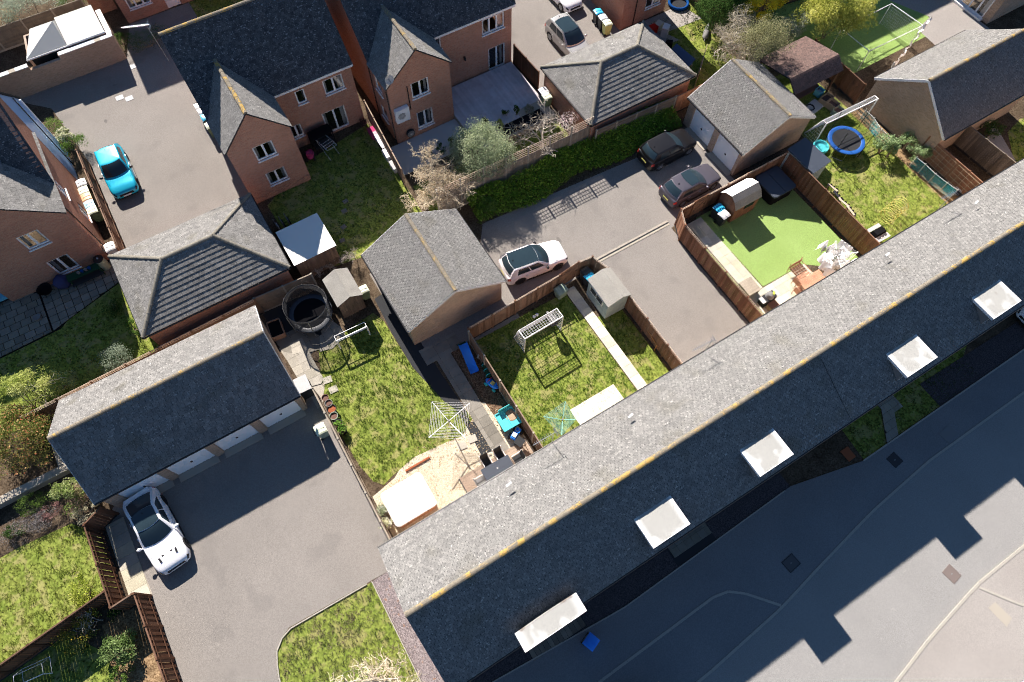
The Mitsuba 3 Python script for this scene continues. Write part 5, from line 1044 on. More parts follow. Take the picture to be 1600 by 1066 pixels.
# ------------------------------------------------------------------ sheds
def rectpx(pts, z):
    q = np.array([P(x, y, z)[:2] for x, y in pts]); c = q.mean(0); u = (q[1] - q[0] + q[2] - q[3]) / 2; v = (q[3] - q[0] + q[2] - q[1]) / 2
    return c, np.linalg.norm(u), np.linalg.norm(v), math.atan2(u[1], u[0])
def boards(par, M, x0, x1, y0, y1, z1f, tone, grey, bw=.13, mat='wood', name='board', th=.018):
    """Vertical cladding boards round a rectangle; z1f(x, y) gives each board's top."""
    for (ax, ay, bx, by) in ((x0, y0, x1, y0), (x1, y0, x1, y1), (x1, y1, x0, y1), (x0, y1, x0, y0)):
        L = math.hypot(bx - ax, by - ay); n = max(2, round(L / bw)); d = np.array([bx - ax, by - ay]) / L
        for i in range(n):
            a = np.array([ax, ay]) + d * L * (i + .5) / n; z = z1f(*a)
            mb = MB().box((*a, z / 2 + .03), (L / n * .95, th, z - .06), math.atan2(d[1], d[0]))
            part(par, name, mb, mat, M=M, uv=uvc(mb, tone * rng.uniform(.8, 1.15), grey) if mat in ('wood', 'slab') else None)
def shed(label, pts, ze, zr, tone=.8, grey=.3, axis='y', roofmat='roof_felt', ridge_at=.5, cat='shed', wallmat='wood', windows=(), over=.1, name='garden_shed'):
    k = thing(name, label, cat); c, w, d, rot = rectpx(pts, ze); M = place((*c, 0), rot); hw, hd = w / 2, d / 2
    # local x along first edge, y along second
    if axis == 'x': xr = -hd + 2 * hd * ridge_at; prof = lambda x, y: ze + (zr - ze) * (1 - abs(y - xr) / (hd + abs(xr) if (y - xr) * xr < 0 else hd - abs(xr) + 1e-9)) - .06
    else: xr = -hw + 2 * hw * ridge_at; prof = lambda x, y: ze + (zr - ze) * (1 - abs(x - xr) / (hw + abs(xr) if (x - xr) * xr < 0 else hw - abs(xr) + 1e-9)) - .06
    boards(k, M, -hw + over, hw - over, -hd + over, hd - over, prof, tone, grey, mat=wallmat)
    def panel(a, b, c_, d_, nm):
        v = np.array([a, b, c_, d_], float); n_ = np.cross(v[1] - v[0], v[3] - v[0]); n_ /= np.linalg.norm(n_); n_ *= np.sign(n_[2]); m = 8; pts_ = []
        for i in range(m + 1):
            for j in range(m + 1): s, t = i / m, j / m; pts_.append((v[0] * (1 - s) + v[1] * s) * (1 - t) + (v[3] * (1 - s) + v[2] * s) * t + n_ * .012 * (mikit.meshkit.noise(np.array([[i * .9, j * .9, zr]]))[0] - .5))
        pts_ = np.array(pts_); f = []
        for i in range(m):
            for j in range(m): q = i * (m + 1) + j; f += [[q, q + 1, q + m + 2], [q, q + m + 2, q + m + 1]]
        nv = len(pts_); pts_ = np.vstack([pts_, pts_ - n_ * .03]); f += [[a_ + nv, c2 + nv, b_ + nv] for a_, b_, c2 in f[:2 * m * m]]
        part(k, nm, (pts_, np.array(f)), roofmat, M=M, smooth=40)
    if zr > ze:
        if axis == 'x': panel((-hw, -hd, ze), (hw, -hd, ze), (hw, xr, zr), (-hw, xr, zr), 'roof'); panel((-hw, xr, zr), (hw, xr, zr), (hw, hd, ze), (-hw, hd, ze), 'roof')
        else: panel((-hw, -hd, ze), (-hw, hd, ze), (xr, hd, zr), (xr, -hd, zr), 'roof'); panel((xr, -hd, zr), (xr, hd, zr), (hw, hd, ze), (hw, -hd, ze), 'roof')
    else: panel((-hw, -hd, ze), (hw, -hd, ze), (hw, hd, ze + .12), (-hw, hd, ze + .12), 'roof')
    for sd, a, b, z0, z1 in windows:
        fr = {'-x': (-hw + over - .03, 1), '-y': (-hd + over - .03, 0), 'x': (hw - over + .03, 1), 'y': (hd - over + .03, 0)}[sd]; wk = uniq(k + '__window'); f = MB(); p = MB()
        def bx(m_, u0, u1, za, zb, t): m_.bb(*( (fr[0] - t, fr[0] + t, u0, u1) if fr[1] else (u0, u1, fr[0] - t, fr[0] + t)), za, zb)
        bx(f, a, b, z0, z0 + .05, .025); bx(f, a, b, z1 - .05, z1, .025); bx(f, a, a + .05, z0 + .05, z1 - .05, .025); bx(f, b - .05, b, z0 + .05, z1 - .05, .025); bx(f, (a + b) / 2 - .03, (a + b) / 2 + .03, z0 + .05, z1 - .05, .025)
        emit(wk, f, 'u_offwhite', M=M); bx(p, a + .05, b - .05, z0 + .05, z1 - .05, .012); part(wk, 'pane', p, 'u_glass', M=M)
    return k, M, hw, hd
def f_sageboard(p, n, uv): return mix((.30, .38, .40), (.40, .48, .48), fbm(p.x * 3, p.y * 3, p.z * 3, 2))
procm('sage_board', f_sageboard)
shed('white flat-roofed shed above the black trampoline', [(460, 416), (525, 383.5), (496.4, 334.6), (431, 364.7)], 2.05, 2.05, .75, .5, roofmat='u_offwhite')
shed('small gabled shed with grey felt roof beside the black trampoline', [(526, 481), (566.5, 461), (543, 418), (504.5, 437)], 1.75, 2.2, .75, .55, axis='y', ridge_at=.55)
sk, sM, shw, shd = shed('pale blue shed with grey felt roof and side window by the parking court', [(950, 480), (986.6, 461), (953, 417), (917.7, 437)], 1.85, 2.15, axis='y', ridge_at=.62, wallmat='sage_board', windows=[('-x', -.55, .75, 1.0, 1.6)])
shed('pent shed with dark blue roof left of the blue trampoline', [(1269, 272.6), (1297.5, 253), (1259, 215), (1231, 234)], 2.0, 2.0, wallmat='sage_board', roofmat='u_greycover')
# barrel (gambrel) shed
gk = thing('garden_shed', 'barrel-roofed shed with upper roof whitened as if sunlit and red-brown walls', 'shed')
gp = [P(1124.6, 299, 1.75), P(1141.5, 309, 2.2), P(1151.3, 327.8, 1.55), P(1166.8, 278, 1.75), P(1182, 285.6, 2.2), P(1192.9, 306, 1.55)]
gx0, gx1 = (gp[0][0] + gp[2][0]) / 2, (gp[3][0] + gp[5][0]) / 2; gy1, gy0 = (gp[0][1] + gp[3][1]) / 2, (gp[2][1] + gp[5][1]) / 2; gyr = (gp[1][1] + gp[4][1]) / 2
pf = [(gy0, 1.5), (gy0 + (gyr - gy0) * .45, 1.95), (gyr, 2.2), (gyr + (gy1 - gyr) * .6, 2.0), (gy1, 1.62)]
for (ya, za), (yb, zb) in zip(pf[:-1], pf[1:]):
    mb = MB(); mb.add([(gx0, ya, za), (gx1, ya, za), (gx1, yb, zb), (gx0, yb, zb), (gx0, ya, za - .03), (gx1, ya, za - .03), (gx1, yb, zb - .03), (gx0, yb, zb - .03)], [[0, 1, 2, 3], [7, 6, 5, 4], [0, 4, 5, 1], [3, 2, 6, 7], [0, 3, 7, 4], [1, 5, 6, 2]]); part(gk, 'roof_panel', mb, 'u_offwhite' if ya >= gyr - .01 else 'roof_felt')  # sun-facing panels whiter than the felt, sunlight put into their colour
boards(gk, np.eye(4), gx0 + .08, gx1 - .08, gy0 + .08, gy1 - .08, lambda x, y: np.interp(y, [a for a, b in pf], [b for a, b in pf]) - .05, .85, .05)
part(gk, 'window', MB().bb(gx1 - 1.3, gx1 - .5, gy0 + .045, gy0 + .065, .95, 1.4), 'u_glass')
# garden pavilion
pk = thing('pavilion', 'open garden pavilion with brown shingle roof and tree shadow', 'pavilion')
pa, pb, pc = P(1231, 127, 2.9), P(1306, 86, 2.9), P(1320.6, 107, 2.25); pe = P(1247, 147, 2.25); pt = P(1260, 57, 2.2)
px0, px1, pyr, pyf, pyb = (pa[0] + pe[0]) / 2, (pb[0] + pc[0]) / 2, (pa[1] + pb[1]) / 2, (pe[1] + pc[1]) / 2, pt[1]
s1 = math.hypot(pyr - pyf, .68); s2 = math.hypot(pyb - pyr, .68)
def f_shingle(p, n, uv): return mix((.10, .075, .07), (.19, .13, .115), uv.x) * (.7 + .6 * noise(p.x * 20, p.y * 20, p.z * 20))
procm('shingle', f_shingle)
slope(pk, (px0, pyf, 2.25), (1, 0, 0), (0, (pyr - pyf) / s1, .68 / s1), px1 - px0, s1, tw=.2, g=.16, t=.018, mat='shingle', name='shingles'); slope(pk, (px1, pyb, 2.25), (-1, 0, 0), (0, -(pyb - pyr) / s2, .68 / s2), px1 - px0, s2, tw=.2, g=.16, t=.012, mat='shingle', name='shingles')
for x in (px0 + .2, px1 - .2):
    for y in (pyf + .2, pyb - .2): mb = MB().bb(x - .06, x + .06, y - .06, y + .06, 0, 2.2); part(pk, 'post', mb, 'wood', uv=uvc(mb, .6, .1))
for y in (pyf + .2, pyb - .2): mb = MB().bb(px0, px1, y - .05, y + .05, 2.1, 2.2); part(pk, 'beam', mb, 'wood', uv=uvc(mb, .6, .1))
part(pk, 'bench', MB().bb(px0 + .5, px1 - .5, pyf + .6, pyf + 1.1, .35, .42).bb(px0 + .6, px0 + .7, pyf + .6, pyf + 1.1, 0, .35).bb(px1 - .7, px1 - .6, pyf + .6, pyf + 1.1, 0, .35), 'm_brownfelt')

# ------------------------------------------------------------------ hot tubs
def rounded(w, d, r): return sbox(-w / 2 + r, -d / 2 + r, w / 2 - r, d / 2 - r).buffer(r, 6)
def hot_tub(label, pts, z, cov, side, skirt=True):
    k = thing('hot_tub', label, 'hot tub'); c, w, d, rot = rectpx(pts, z); M = place((*c, 0), rot)
    mb = MB().prism(rounded(w - .14, d - .14, .2), .02, z - .12)
    part(k, 'cabinet', mb, side, M=M, uv=uvc(mb, 1.3, .1) if side == 'wood' else None)
    if side == 'wood':
        for s in range(int(w / .16)):
            for yy in (-1, 1): b = MB().box((-w / 2 + .26 + s * .16, yy * (d / 2 - .062), (z - .14) / 2), (.15, .018, z - .18)); part(k, 'slat', b, 'wood', M=M, uv=uvc(b, rng.uniform(1.3, 1.7), .1)) if -w / 2 + .3 + s * .16 < w / 2 - .2 else None
    for i, (a, b) in enumerate(((-w / 2, -.008), (.008, w / 2))):
        pg = rounded(w, d, .24).intersection(sbox(a, -d, b, d)); part(k, 'cover_half', MB().prism(pg, z - .115, z - .02).prism(pg.buffer(-.035), z - .02, z), cov, M=M)
    part(k, 'strap', MB().box((w * .25, -d / 2 - .006, z - .2), (.05, .012, .3)).box((-w * .25, -d / 2 - .006, z - .2), (.05, .012, .3)), 'm_dark', M=M)
hot_tub('square hot tub with white folding cover and wooden sides', [(621, 826), (684.6, 787), (655, 736), (592, 772.7)], .95, 'u_white', 'wood')
hot_tub('square hot tub under a dark grey cover by the trampoline fence', [(1209, 311.6), (1246, 290.5), (1214.7, 258), (1180, 276)], .95, 'u_greycover', 'm_black')

# ------------------------------------------------------------------ trampolines, goals, dryers
def circle(r, z, n=40, c=(0, 0)): a = np.arange(n) * 2 * np.pi / n; return np.stack([c[0] + r * np.cos(a), c[1] + r * np.sin(a), np.full(n, z)], 1)
def netmesh(grid, th=.006):
    """Strings along both directions of a grid of points."""
    mb = MB(); g = np.asarray(grid, float)
    for row in g: mb.tube(row, th, 3)
    for c in range(g.shape[1]): mb.tube(g[:, c], th, 3)
    return mb
def trampoline(label, c, r, h, pad, mat, poles, ph, net=False, legm='u_alu'):
    k = thing('trampoline', label, 'trampoline'); M = place((c[0], c[1], 0))
    part(k, 'frame', MB().tube(circle(r, h), .03, 6, closed=True), legm, M=M, smooth=True)
    part(k, 'pad', MB().lathe([(r * .80, h + .02), (r * .84, h + .045), (r * .98, h + .045), (r * 1.03, h + .02), (r * 1.03, h - .05)], sides=48), pad, M=M, smooth=40)
    part(k, 'jumping_mat', MB().prism(Polygon(circle(r * .80, 0)[:, :2]), h - .005, h + .012), mat, M=M)
    for i in range(4):
        a = i * H_ + .5; l = MB(); p = [(r * math.cos(b), r * math.sin(b)) for b in (a - .35, a + .35)]
        l.tube([(*p[0], h - .02), (*p[0], .04), (*p[1], .04), (*p[1], h - .02)], .022, 6); part(k, 'leg', l, legm, M=M)
    for i in range(poles):
        a = i * 2 * math.pi / poles + .25; part(k, 'pole', MB().tube([(1.04 * r * math.cos(a), 1.04 * r * math.sin(a), .1), (1.06 * r * math.cos(a), 1.06 * r * math.sin(a), ph)], .024, 6), 'u_black' if pad == 'u_bluepad' else legm, M=M, smooth=True)
    if net:
        a = np.linspace(0, 2 * np.pi, 121); zs = np.linspace(h + .05, ph - .05, 24); part(k, 'safety_net', netmesh([[(1.0 * r * math.cos(x), 1.0 * r * math.sin(x), z) for x in a] for z in zs], .007), 'm_net' if net == 'grey' else 'm_dark', M=M)
        part(k, 'net_band', MB().lathe([(r * 1.005, ph - .14), (r * 1.012, ph - .02), (r * 1.0, ph)], sides=40), 'm_grey', M=M)
    return k, M
q = P(487, 490, .75); k, M = trampoline('black trampoline with grey-banded safety net in the shaded corner', q + np.array([-.05, .12, 0]), 1.28, .65, 'u_greycover', 'm_black', 6, 1.95, net='dark')
lad = MB()
q = P(1322.5, 219, .8); k, M = trampoline('blue-padded round trampoline with bare leaning poles', q, 1.24, .8, 'u_bluepad', 'm_dark', 4, 2.5)
W_ = 'u_white'
def goal(label, fa, fb, h, depth_top, depth_bot, net=True, r=.045, dirn=1, cell=.16, mat=W_):
    """Goal with front feet fa, fb; the net goes back to the left of fa->fb (times dirn)."""
    k = thing('football_goal', label, 'goal'); fa, fb = np.array([*fa[:2], 0.]), np.array([*fb[:2], 0.]); d = fb - fa; w = np.linalg.norm(d); d /= w; n = np.array([-d[1], d[0], 0]) * dirn; Z = np.array([0, 0, 1.])
    part(k, 'goal_post', MB().tube([fa, fa + Z * h], r, 8), mat, smooth=True); part(k, 'goal_post', MB().tube([fb, fb + Z * h], r, 8), mat, smooth=True); part(k, 'crossbar', MB().tube([fa + Z * h, fb + Z * h], r, 8), mat, smooth=True)
    s = MB()
    for q in (fa, fb): s.tube([q + Z * h, q + Z * h + n * depth_top, q + n * depth_bot + Z * .03, q + Z * .03], r * .55, 6)
    s.tube([fa + n * depth_bot + Z * .03, fb + n * depth_bot + Z * .03], r * .55, 6); s.tube([fa + n * depth_top + Z * h, fb + n * depth_top + Z * h], r * .45, 6); part(k, 'back_frame', s, mat, smooth=True)
    if net:
        m = int(w / cell); path = [(0, h), (depth_top, h), (depth_bot, .03)]; L = [0, depth_top, depth_top + math.hypot(depth_bot - depth_top, h)]; ts = np.linspace(0, L[-1], int(L[-1] / cell) + 1)
        pr = np.stack([np.interp(ts, L, [p[0] for p in path]), np.interp(ts, L, [p[1] for p in path])], 1)
        grid = [[fa + d * w * j / m + n * a + Z * (b - .05 * math.sin(math.pi * i / (len(pr) - 1))) for j in range(m + 1)] for i, (a, b) in enumerate(pr)]; part(k, 'net', netmesh(grid, .011), 'u_offwhite', kind='stuff')
        for q in (fa, fb):
            g = []
            for i in range(8): z = h * (1 - i / 7); x1 = np.interp(z, [0, h], [depth_bot, depth_top]); g.append([q + n * x1 * j / 6 + Z * max(z, .02) for j in range(7)])
            part(k, 'net', netmesh(g, .009), 'u_offwhite', kind='stuff')
    return k
goal('white goal with sagging net on the bright lawn', P(819, 550, 0), P(876, 516, 0), 1.85, .65, 1.15)
goal('small white goal frame without net on the uneven lawn', P(532.5, 545, 0), P(578.5, 523, 0), 1.1, .35, .5, net=False, r=.05)
goal('wide white goal behind the blue trampoline', P(1272, 225, 0), P(1350, 187, 0), 2.0, .35, 1.1, cell=.14)
goal('low white frame goal lying in the shaded corner lawn', P(38, 1072, 0), P(82, 1052, 0), .7, .5, .8, net=False, r=.025)
# rotary dryers
def dryer(label, hubpx, corner, z, mat, line, n=9, cat='rotary dryer'):
    k = thing('rotary_dryer', label, cat); h = P(*hubpx, z); c = [P(*p, z + .25) for p in corner]
    part(k, 'pole', MB().tube([(h[0], h[1], 0), (h[0], h[1], z + .1)], .025, 8), mat, smooth=True); part(k, 'hub', MB().tube([(h[0], h[1], z - .12), (h[0], h[1], z + .12)], .05, 10), 'm_grey')
    for q in c: part(k, 'arm', MB().beam((h[0], h[1], z), q, .035, .03), mat)
    l = MB()
    for i in range(n):
        t = .30 + .70 * i / (n - 1)
        for a, b in zip(c, c[1:] + c[:1]):
            A, B = h + (a - h) * t, h + (b - h) * t; m = (A + B) / 2 - [0, 0, .03]; l.tube([A, m, B], .0075, 4)
    part(k, 'washing_line', l, line, kind='stuff'); return k, h
dryer('white square rotary dryer over the uneven lawn edge', (701, 658), [(675, 628), (734, 630), (727.5, 685), (670, 684)], 1.65, W_, 'm_white')
dryer('teal green rotary dryer beside the cream paving', (879, 656), [(849, 651), (883.5, 627), (899.6, 656), (877.6, 680)], 1.65, 'm_tealpole', 'm_tealpole') if flat('m_tealpole', (.22, .46, .42)) is None else None
k, h = dryer('rotary dryer draped with white laundry by the dark brown fence', (1308, 399), [(1284, 408), (1306, 376), (1341, 394), (1314, 418)], 1.6, W_, 'm_white')
r_ = np.random.default_rng(3)
for i, lab in enumerate(('white sheet over the left arm of the laundry dryer', 'white sheet over the upper arm of the laundry dryer', 'white towel cluster over the right arm of the laundry dryer', 'white sheet over the lower arm of the laundry dryer')):
    a = 3.0 - i * 1.55; mb = MB()
    for e in range(3 if i != 0 else 4):
        aa = a + .35 * (e - 1); rr = .35 + .33 * e; c = h + np.array([rr * math.cos(aa), rr * math.sin(aa), .1 + .12 * rr]); t = np.array([-math.sin(aa), math.cos(aa), 0]); o = np.array([math.cos(aa), math.sin(aa), 0]); m = 8; v = []
        wd, dp = r_.uniform(.6, 1.0), r_.uniform(.5, .9)
        for u in range(m + 1):
            for w in range(m + 1): s = (w / m - .5) * 2; v.append(c + t * (u / m - .5) * wd + o * s * .22 * (1 + .2 * math.sin(u)) + np.array([0, 0, -abs(s) ** 1.2 * dp + .02 * math.sin(u * 2.3 + w)]))
        f = []
        for u in range(m):
            for w in range(m): q = u * (m + 1) + w; f.append([q, q + 1, q + m + 2, q + m + 1])
        mb.add(v, f)
    whole('laundry', mb, 'm_white', lab, 'laundry', smooth=True)

# ------------------------------------------------------------------ aerials, wall units
def aerial(label, foot, head, boom, n=9, mat='u_alu'):
    k = thing('tv_aerial', label, 'aerial'); foot, head = np.asarray(foot, float), np.asarray(head, float); d = np.array(boom, float); L = np.linalg.norm(d); d /= L; s = np.cross(d, [0, 0, 1.]); s /= np.linalg.norm(s)
    part(k, 'mast', MB().tube([foot, head], .02, 6), mat, smooth=True); m = MB().beam(head - d * L * .12, head + d * L, .022)
    part(k, 'boom', m, mat)
    for i in range(n): w = .30 - .10 * i / n; c = head + d * L * (.12 + .86 * i / n); part(k, 'element', MB().tube([c - s * w / 2, c + s * w / 2], .012, 5), mat)
    r = MB()
    for zz in (-.18, -.09, .09, .18): r.tube([head - d * L * .1 - s * .2 + [0, 0, zz], head - d * L * .1 + s * .2 + [0, 0, zz]], .010, 4)
    part(k, 'reflector', r, mat)
for lab, f, hd_, tip in (('tv aerial over the deck end of the terrace eave', (863, 692), (861, 677), (832, 694)), ('tv aerial over the parking court end of the terrace eave', (1100, 553), (1118, 521), (1098, 531)), ('tv aerial over the trampoline lawn end of the terrace eave', (1469, 326), (1466, 311), (1441, 323))):
    F = P(*f, 5.0); top = np.array([F[0], F[1] + .05, 6.5]); X = P(*tip, 6.5) - P(*hd_, 6.5); X[2] = 0; X /= np.linalg.norm(X)
    aerial(lab, (F[0], F[1] + .05, 4.4), top, X * 1.15)
F = P(258, 85, 6.9); aerial('tv aerial on the gable of the left brick house', (F[0] + .0, F[1], 6.4), (F[0] - .1, F[1] + .2, 8.9), (-1.3, .5, 0), n=11)
a = [PYp(x, y, 30.85) for x, y in ((617, 176), (638, 168), (643, 186), (622, 194))]; ax0, ax1, az0, az1 = 10.85, 11.85, 2.15, 2.85
ax0, ax1 = np.mean([a[0][0], a[3][0]]), np.mean([a[1][0], a[2][0]]); az0, az1 = np.mean([a[2][2], a[3][2]]), np.mean([a[0][2], a[1][2]])
k = thing('air_conditioner', 'white air conditioning box on the gabled brick wing', 'air conditioner'); part(k, 'case', MB().bb(ax0, ax1, 30.85, 31.15, az0, az1), 'u_white')
cx_, cz_ = ax0 + (ax1 - ax0) * .42, (az0 + az1) / 2; m = MB()
for r in (.26, .20, .14, .08): m.tube([(cx_ + r * math.cos(t), 30.84, cz_ + r * math.sin(t)) for t in np.linspace(0, 2 * math.pi, 24)], .008, 4)
part(k, 'fan_grille', m, 'm_grey'); part(k, 'fan_disc', MB().tube([(cx_, 30.849, cz_), (cx_, 30.843, cz_)], .27, 24), 'm_lightgrey'); part(k, 'bracket', MB().bb(ax0 + .1, ax0 + .16, 30.9, 31.19, az0 - .12, az0 - .01).bb(ax1 - .16, ax1 - .1, 30.9, 31.19, az0 - .12, az0 - .01), 'u_black')
q = PYp(641.7, 208, 31.05); k = thing('hose_reel', 'grey round hose reel on the gabled brick wing', 'hose reel'); part(k, 'drum', MB().tube([(q[0], 30.95, q[2]), (q[0], 31.16, q[2])], .27, 20), 'm_grey')
h_ = MB()
for i in range(4): h_.tube([(q[0] + (.29) * math.cos(t), 30.97 + .05 * i, q[2] + .29 * math.sin(t)) for t in np.linspace(0, 2 * math.pi, 24)], .02, 5)
part(k, 'hose', h_, 'm_dark'); part(k, 'hub', MB().tube([(q[0], 30.92, q[2]), (q[0], 30.96, q[2])], .08, 12), 'm_lightgrey')
q = PYp(606.6, 123, 30.9); k = thing('satellite_dish', 'grey satellite dish at the wing eave of the deck house', 'satellite dish'); part(k, 'dish', MB().lathe([(0, 0), (.12, .02), (.24, .07), (.30, .12)], sides=20), 'm_lightgrey', M=np.array([[1, 0, 0, q[0]], [0, .3, -.95, 30.85], [0, .95, .3, q[2]], [0, 0, 0, 1.]])); part(k, 'arm', MB().tube([(q[0], 31.15, q[2] - .1), (q[0], 30.85, q[2]), (q[0], 30.5, q[2] - .05)], .02, 6), 'm_grey')

# ------------------------------------------------------------------ trees, shrubs, plants
def branch_tubes(base, H, spread, seed, levels=4, r0=.09, lean=(0, 0), kids=(3, 5), up=.55, trunk_h=.3, droop=0.0, minr=.006, reach=1.25):
    """Bare branches: a list of (polyline, radii); the first is the trunk."""
    r = np.random.default_rng(seed); out = []; tips = []
    def grow(p, d, L, rad, lv):
        n = 5; pts = [p]; q = p; dd = d.copy()
        for i in range(n):
            dd = dd + r.normal(0, .13 + .05 * lv, 3) + np.array([0, 0, .05 - droop * lv]); dd /= np.linalg.norm(dd); q = q + dd * L / n; pts.append(q)
        out.append((np.array(pts), np.linspace(rad, max(rad * .55, minr), n + 1), lv))
        if lv >= levels: tips.append(q); return
        for k in range(int(r.integers(*kids)) + (2 if lv == 0 else 0)):
            t = r.uniform(.35, 1.0) if lv else r.uniform(.7, 1.0); i = min(int(t * n), n - 1); s = pts[i] + (pts[i + 1] - pts[i]) * (t * n - i); a = r.uniform(0, 2 * np.pi)
            side = np.array([math.cos(a), math.sin(a), r.uniform(-.1, .4)]); nd = dd * up + side * (spread if lv == 0 else .8); nd /= np.linalg.norm(nd)
            grow(s, nd, L * r.uniform(.55, .8) * (reach if lv == 0 else 1), rad * r.uniform(.45, .62), lv + 1)
    grow(np.array([base[0], base[1], 0.]), np.array([lean[0], lean[1], 1.]) / np.linalg.norm([lean[0], lean[1], 1.]), H * trunk_h, r0, 0)
    return out, np.array(tips)
def bare_tree(label, base, H, spread, seed, bark='m_bark', buds=None, nb=6, bud_size=.05, cat='tree', name='bare_tree', **kw):
    k = thing(name, label, cat); br, tips = branch_tubes(base, H, spread, seed, **kw); t = MB(); c = MB(); r = np.random.default_rng(seed)
    for pts, rad, lv in br: (t if lv == 0 else c).tube(pts, rad, 6 if lv == 0 else (5 if lv == 1 else 3))
    part(k, 'trunk', t, bark, smooth=True); part(k, 'crown', c, bark)
    if buds:
        src = np.vstack([np.vstack([pts[2:] + r.normal(0, .06, pts[2:].shape) for _ in range(nb)]) for pts, rad, lv in br if lv >= 2]); v, f, cc = leafmesh(src, bud_size, r, colmix(r, len(src), buds)); kk = uniq(k + '__buds'); scene[kk] = mikit.ply((v, f), 'leaf', color=cc)
    return k
def bush(label, c, rad, n, cols, leaf=.07, seed=1, clumps=26, shape=1.0, cat='shrub', name='shrub', trunk=True, rough=.30, flowers=None, aspect=1.6, zbase=0.0):
    """Leaves in clumps through an uneven crown, on a few stems."""
    r = np.random.default_rng(seed); k = thing(name, label, cat); c = np.asarray(c, float); rad = np.asarray(rad, float); d = r.normal(0, 1, (clumps, 3)); d /= np.linalg.norm(d, axis=1, keepdims=True); d[:, 2] = np.abs(d[:, 2]) * 1.0 - .25
    cc = d * r.uniform(.35, .92, (clumps, 1)) ** .6; w = r.uniform(.18, .42, clumps) * shape; tone = r.uniform(0, 1, clumps); j = r.integers(0, clumps, n); g = r.normal(0, 1, (n, 3)); g /= np.linalg.norm(g, axis=1, keepdims=True); g *= r.uniform(.25, 1, (n, 1)) ** .5
    q = (cc[j] + g * w[j][:, None]) * (1 + rough * (mikit.meshkit.noise(g * 2 + cc[j] * 3, seed) - .5))[:, None]; pts = c + q * rad; pts[:, 2] = np.maximum(pts[:, 2], zbase + .03)
    t = np.clip(tone[j] * .6 + r.random(n) * .4, 0, 1); v, f, col = leafmesh(pts, leaf, r, colmix(r, n, cols, t), aspect); kk = uniq(k + '__crown'); scene[kk] = mikit.ply((v, f), 'leaf', color=col)
    if flowers:
        m = flowers[0]; i = r.integers(0, n, m); up = pts[i] + (pts[i] - c) * .06 + [0, 0, .03]; v, f, col = leafmesh(up, flowers[2], r, colmix(r, m, flowers[1]), 1.1); kk = uniq(k + '__flowers'); scene[kk] = mikit.ply((v, f), 'leaf', color=col)
    if trunk:
        s = MB()
        for i in range(5): tgt = c + cc[i] * rad * .8; b = np.array([c[0] + r.normal(0, .06), c[1] + r.normal(0, .06), zbase]); s.tube([b, (b + tgt) / 2 + r.normal(0, .05, 3), tgt], [.035, .025, .012], 5)
        part(k, 'stem', s, 'm_bark')
    return k
flat('m_creambark', (.62, .54, .42)); flat('m_bark', (.25, .20, .155)); flat('m_palebark', (.52, .47, .40)); flat('m_graybark', (.40, .36, .32))
SAGE = ((.20, .26, .15), (.34, .40, .24), (.52, .55, .38)); DKG = ((.03, .07, .02), (.06, .12, .03), (.10, .17, .05)); MID = ((.07, .15, .03), (.14, .24, .05), (.24, .33, .09)); LIME = ((.20, .28, .03), (.40, .46, .08), (.62, .62, .20)); BAMB = ((.24, .34, .07), (.46, .52, .15), (.68, .68, .32))
def at(px, py, z): return P(px, py, z)
bare_tree('beige budding tree leaning over the double garage roof', at(699, 322, .2), 5.4, 1.7, 11, bark='m_creambark', buds=((.50, .40, .27), (.70, .60, .45), (.58, .52, .36)), nb=5, bud_size=.06, levels=4, r0=.12, trunk_h=.22, kids=(4, 6), up=.45, minr=.012, reach=2.1)
q = at(752, 238, 2.3); bush('dense grey-green evergreen tree in front of the pale grey deck', q, (2.1, 2.1, 2.3), 26000, SAGE, .085, 21, 56, cat='tree', name='evergreen_tree')
bare_tree('pale bare tree spreading above the trellis fence', at(850, 243, .2), 5.4, 1.1, 31, bark='m_palebark', levels=4, r0=.11, trunk_h=.20, kids=(3, 5), up=.7, minr=.012, reach=2.3)
q = at(893, 192, 1.6); bush('small tree with pink and white blossom at the hipped garage wall', q, (1.0, .9, 1.2), 700, ((.62, .45, .46), (.78, .66, .66), (.80, .76, .74)), .08, 5, 18, cat='tree', name='blossom_tree')
bare_tree('dense grey-brown leafless tree beside the pavilion', at(1158, 96, .2), 7.4, 1.5, 8, bark='m_palebark', buds=((.36, .32, .20), (.48, .44, .30)), nb=2, bud_size=.05, minr=.008, levels=5, r0=.15, trunk_h=.28, kids=(3, 5))
bare_tree('grey-brown leafless tree behind the double garage ridge', at(1140, 70, .2), 4.6, 1.2, 18, bark='m_graybark', levels=5, r0=.10, trunk_h=.28, kids=(3, 4))
bush('grey-brown bushy crown beside the leafless tree', at(1194, 66, 3.5), (2.2, 1.8, 1.8), 15000, ((.16, .17, .08), (.30, .30, .16), (.42, .40, .24)), .075, 91, 48, cat='tree', name='hazy_tree')
bush('bright yellow forsythia at the top edge', at(1196, 4, 2.4), (1.8, 1.3, 1.3), 8000, ((.60, .42, .02), (.85, .66, .03), (.85, .75, .10)), .08, 6, 24, flowers=(900, ((.85, .68, .02), (.9, .78, .1)), .09))
bush('yellow-green leafy tree at the top edge by the goal frame', at(1312, 10, 2.8), (3.1, 2.3, 2.4), 30000, ((.22, .26, .05), (.44, .46, .10), (.68, .66, .24)), .11, 7, 60, cat='tree', name='leafy_tree')
bush('silvery shrub between the dense leafless tree and leafy tree', at(1243, 38, 1.6), (1.2, 1.0, 1.3), 3200, ((.28, .33, .26), (.48, .52, .45), (.66, .68, .62)), .07, 8, 22)
bush('dark evergreen crown at the top edge left of the forsythia', at(1125, 18, 1.9), (2.8, 1.8, 2.0), 14000, DKG, .09, 9, 34, cat='tree', name='evergreen_tree')
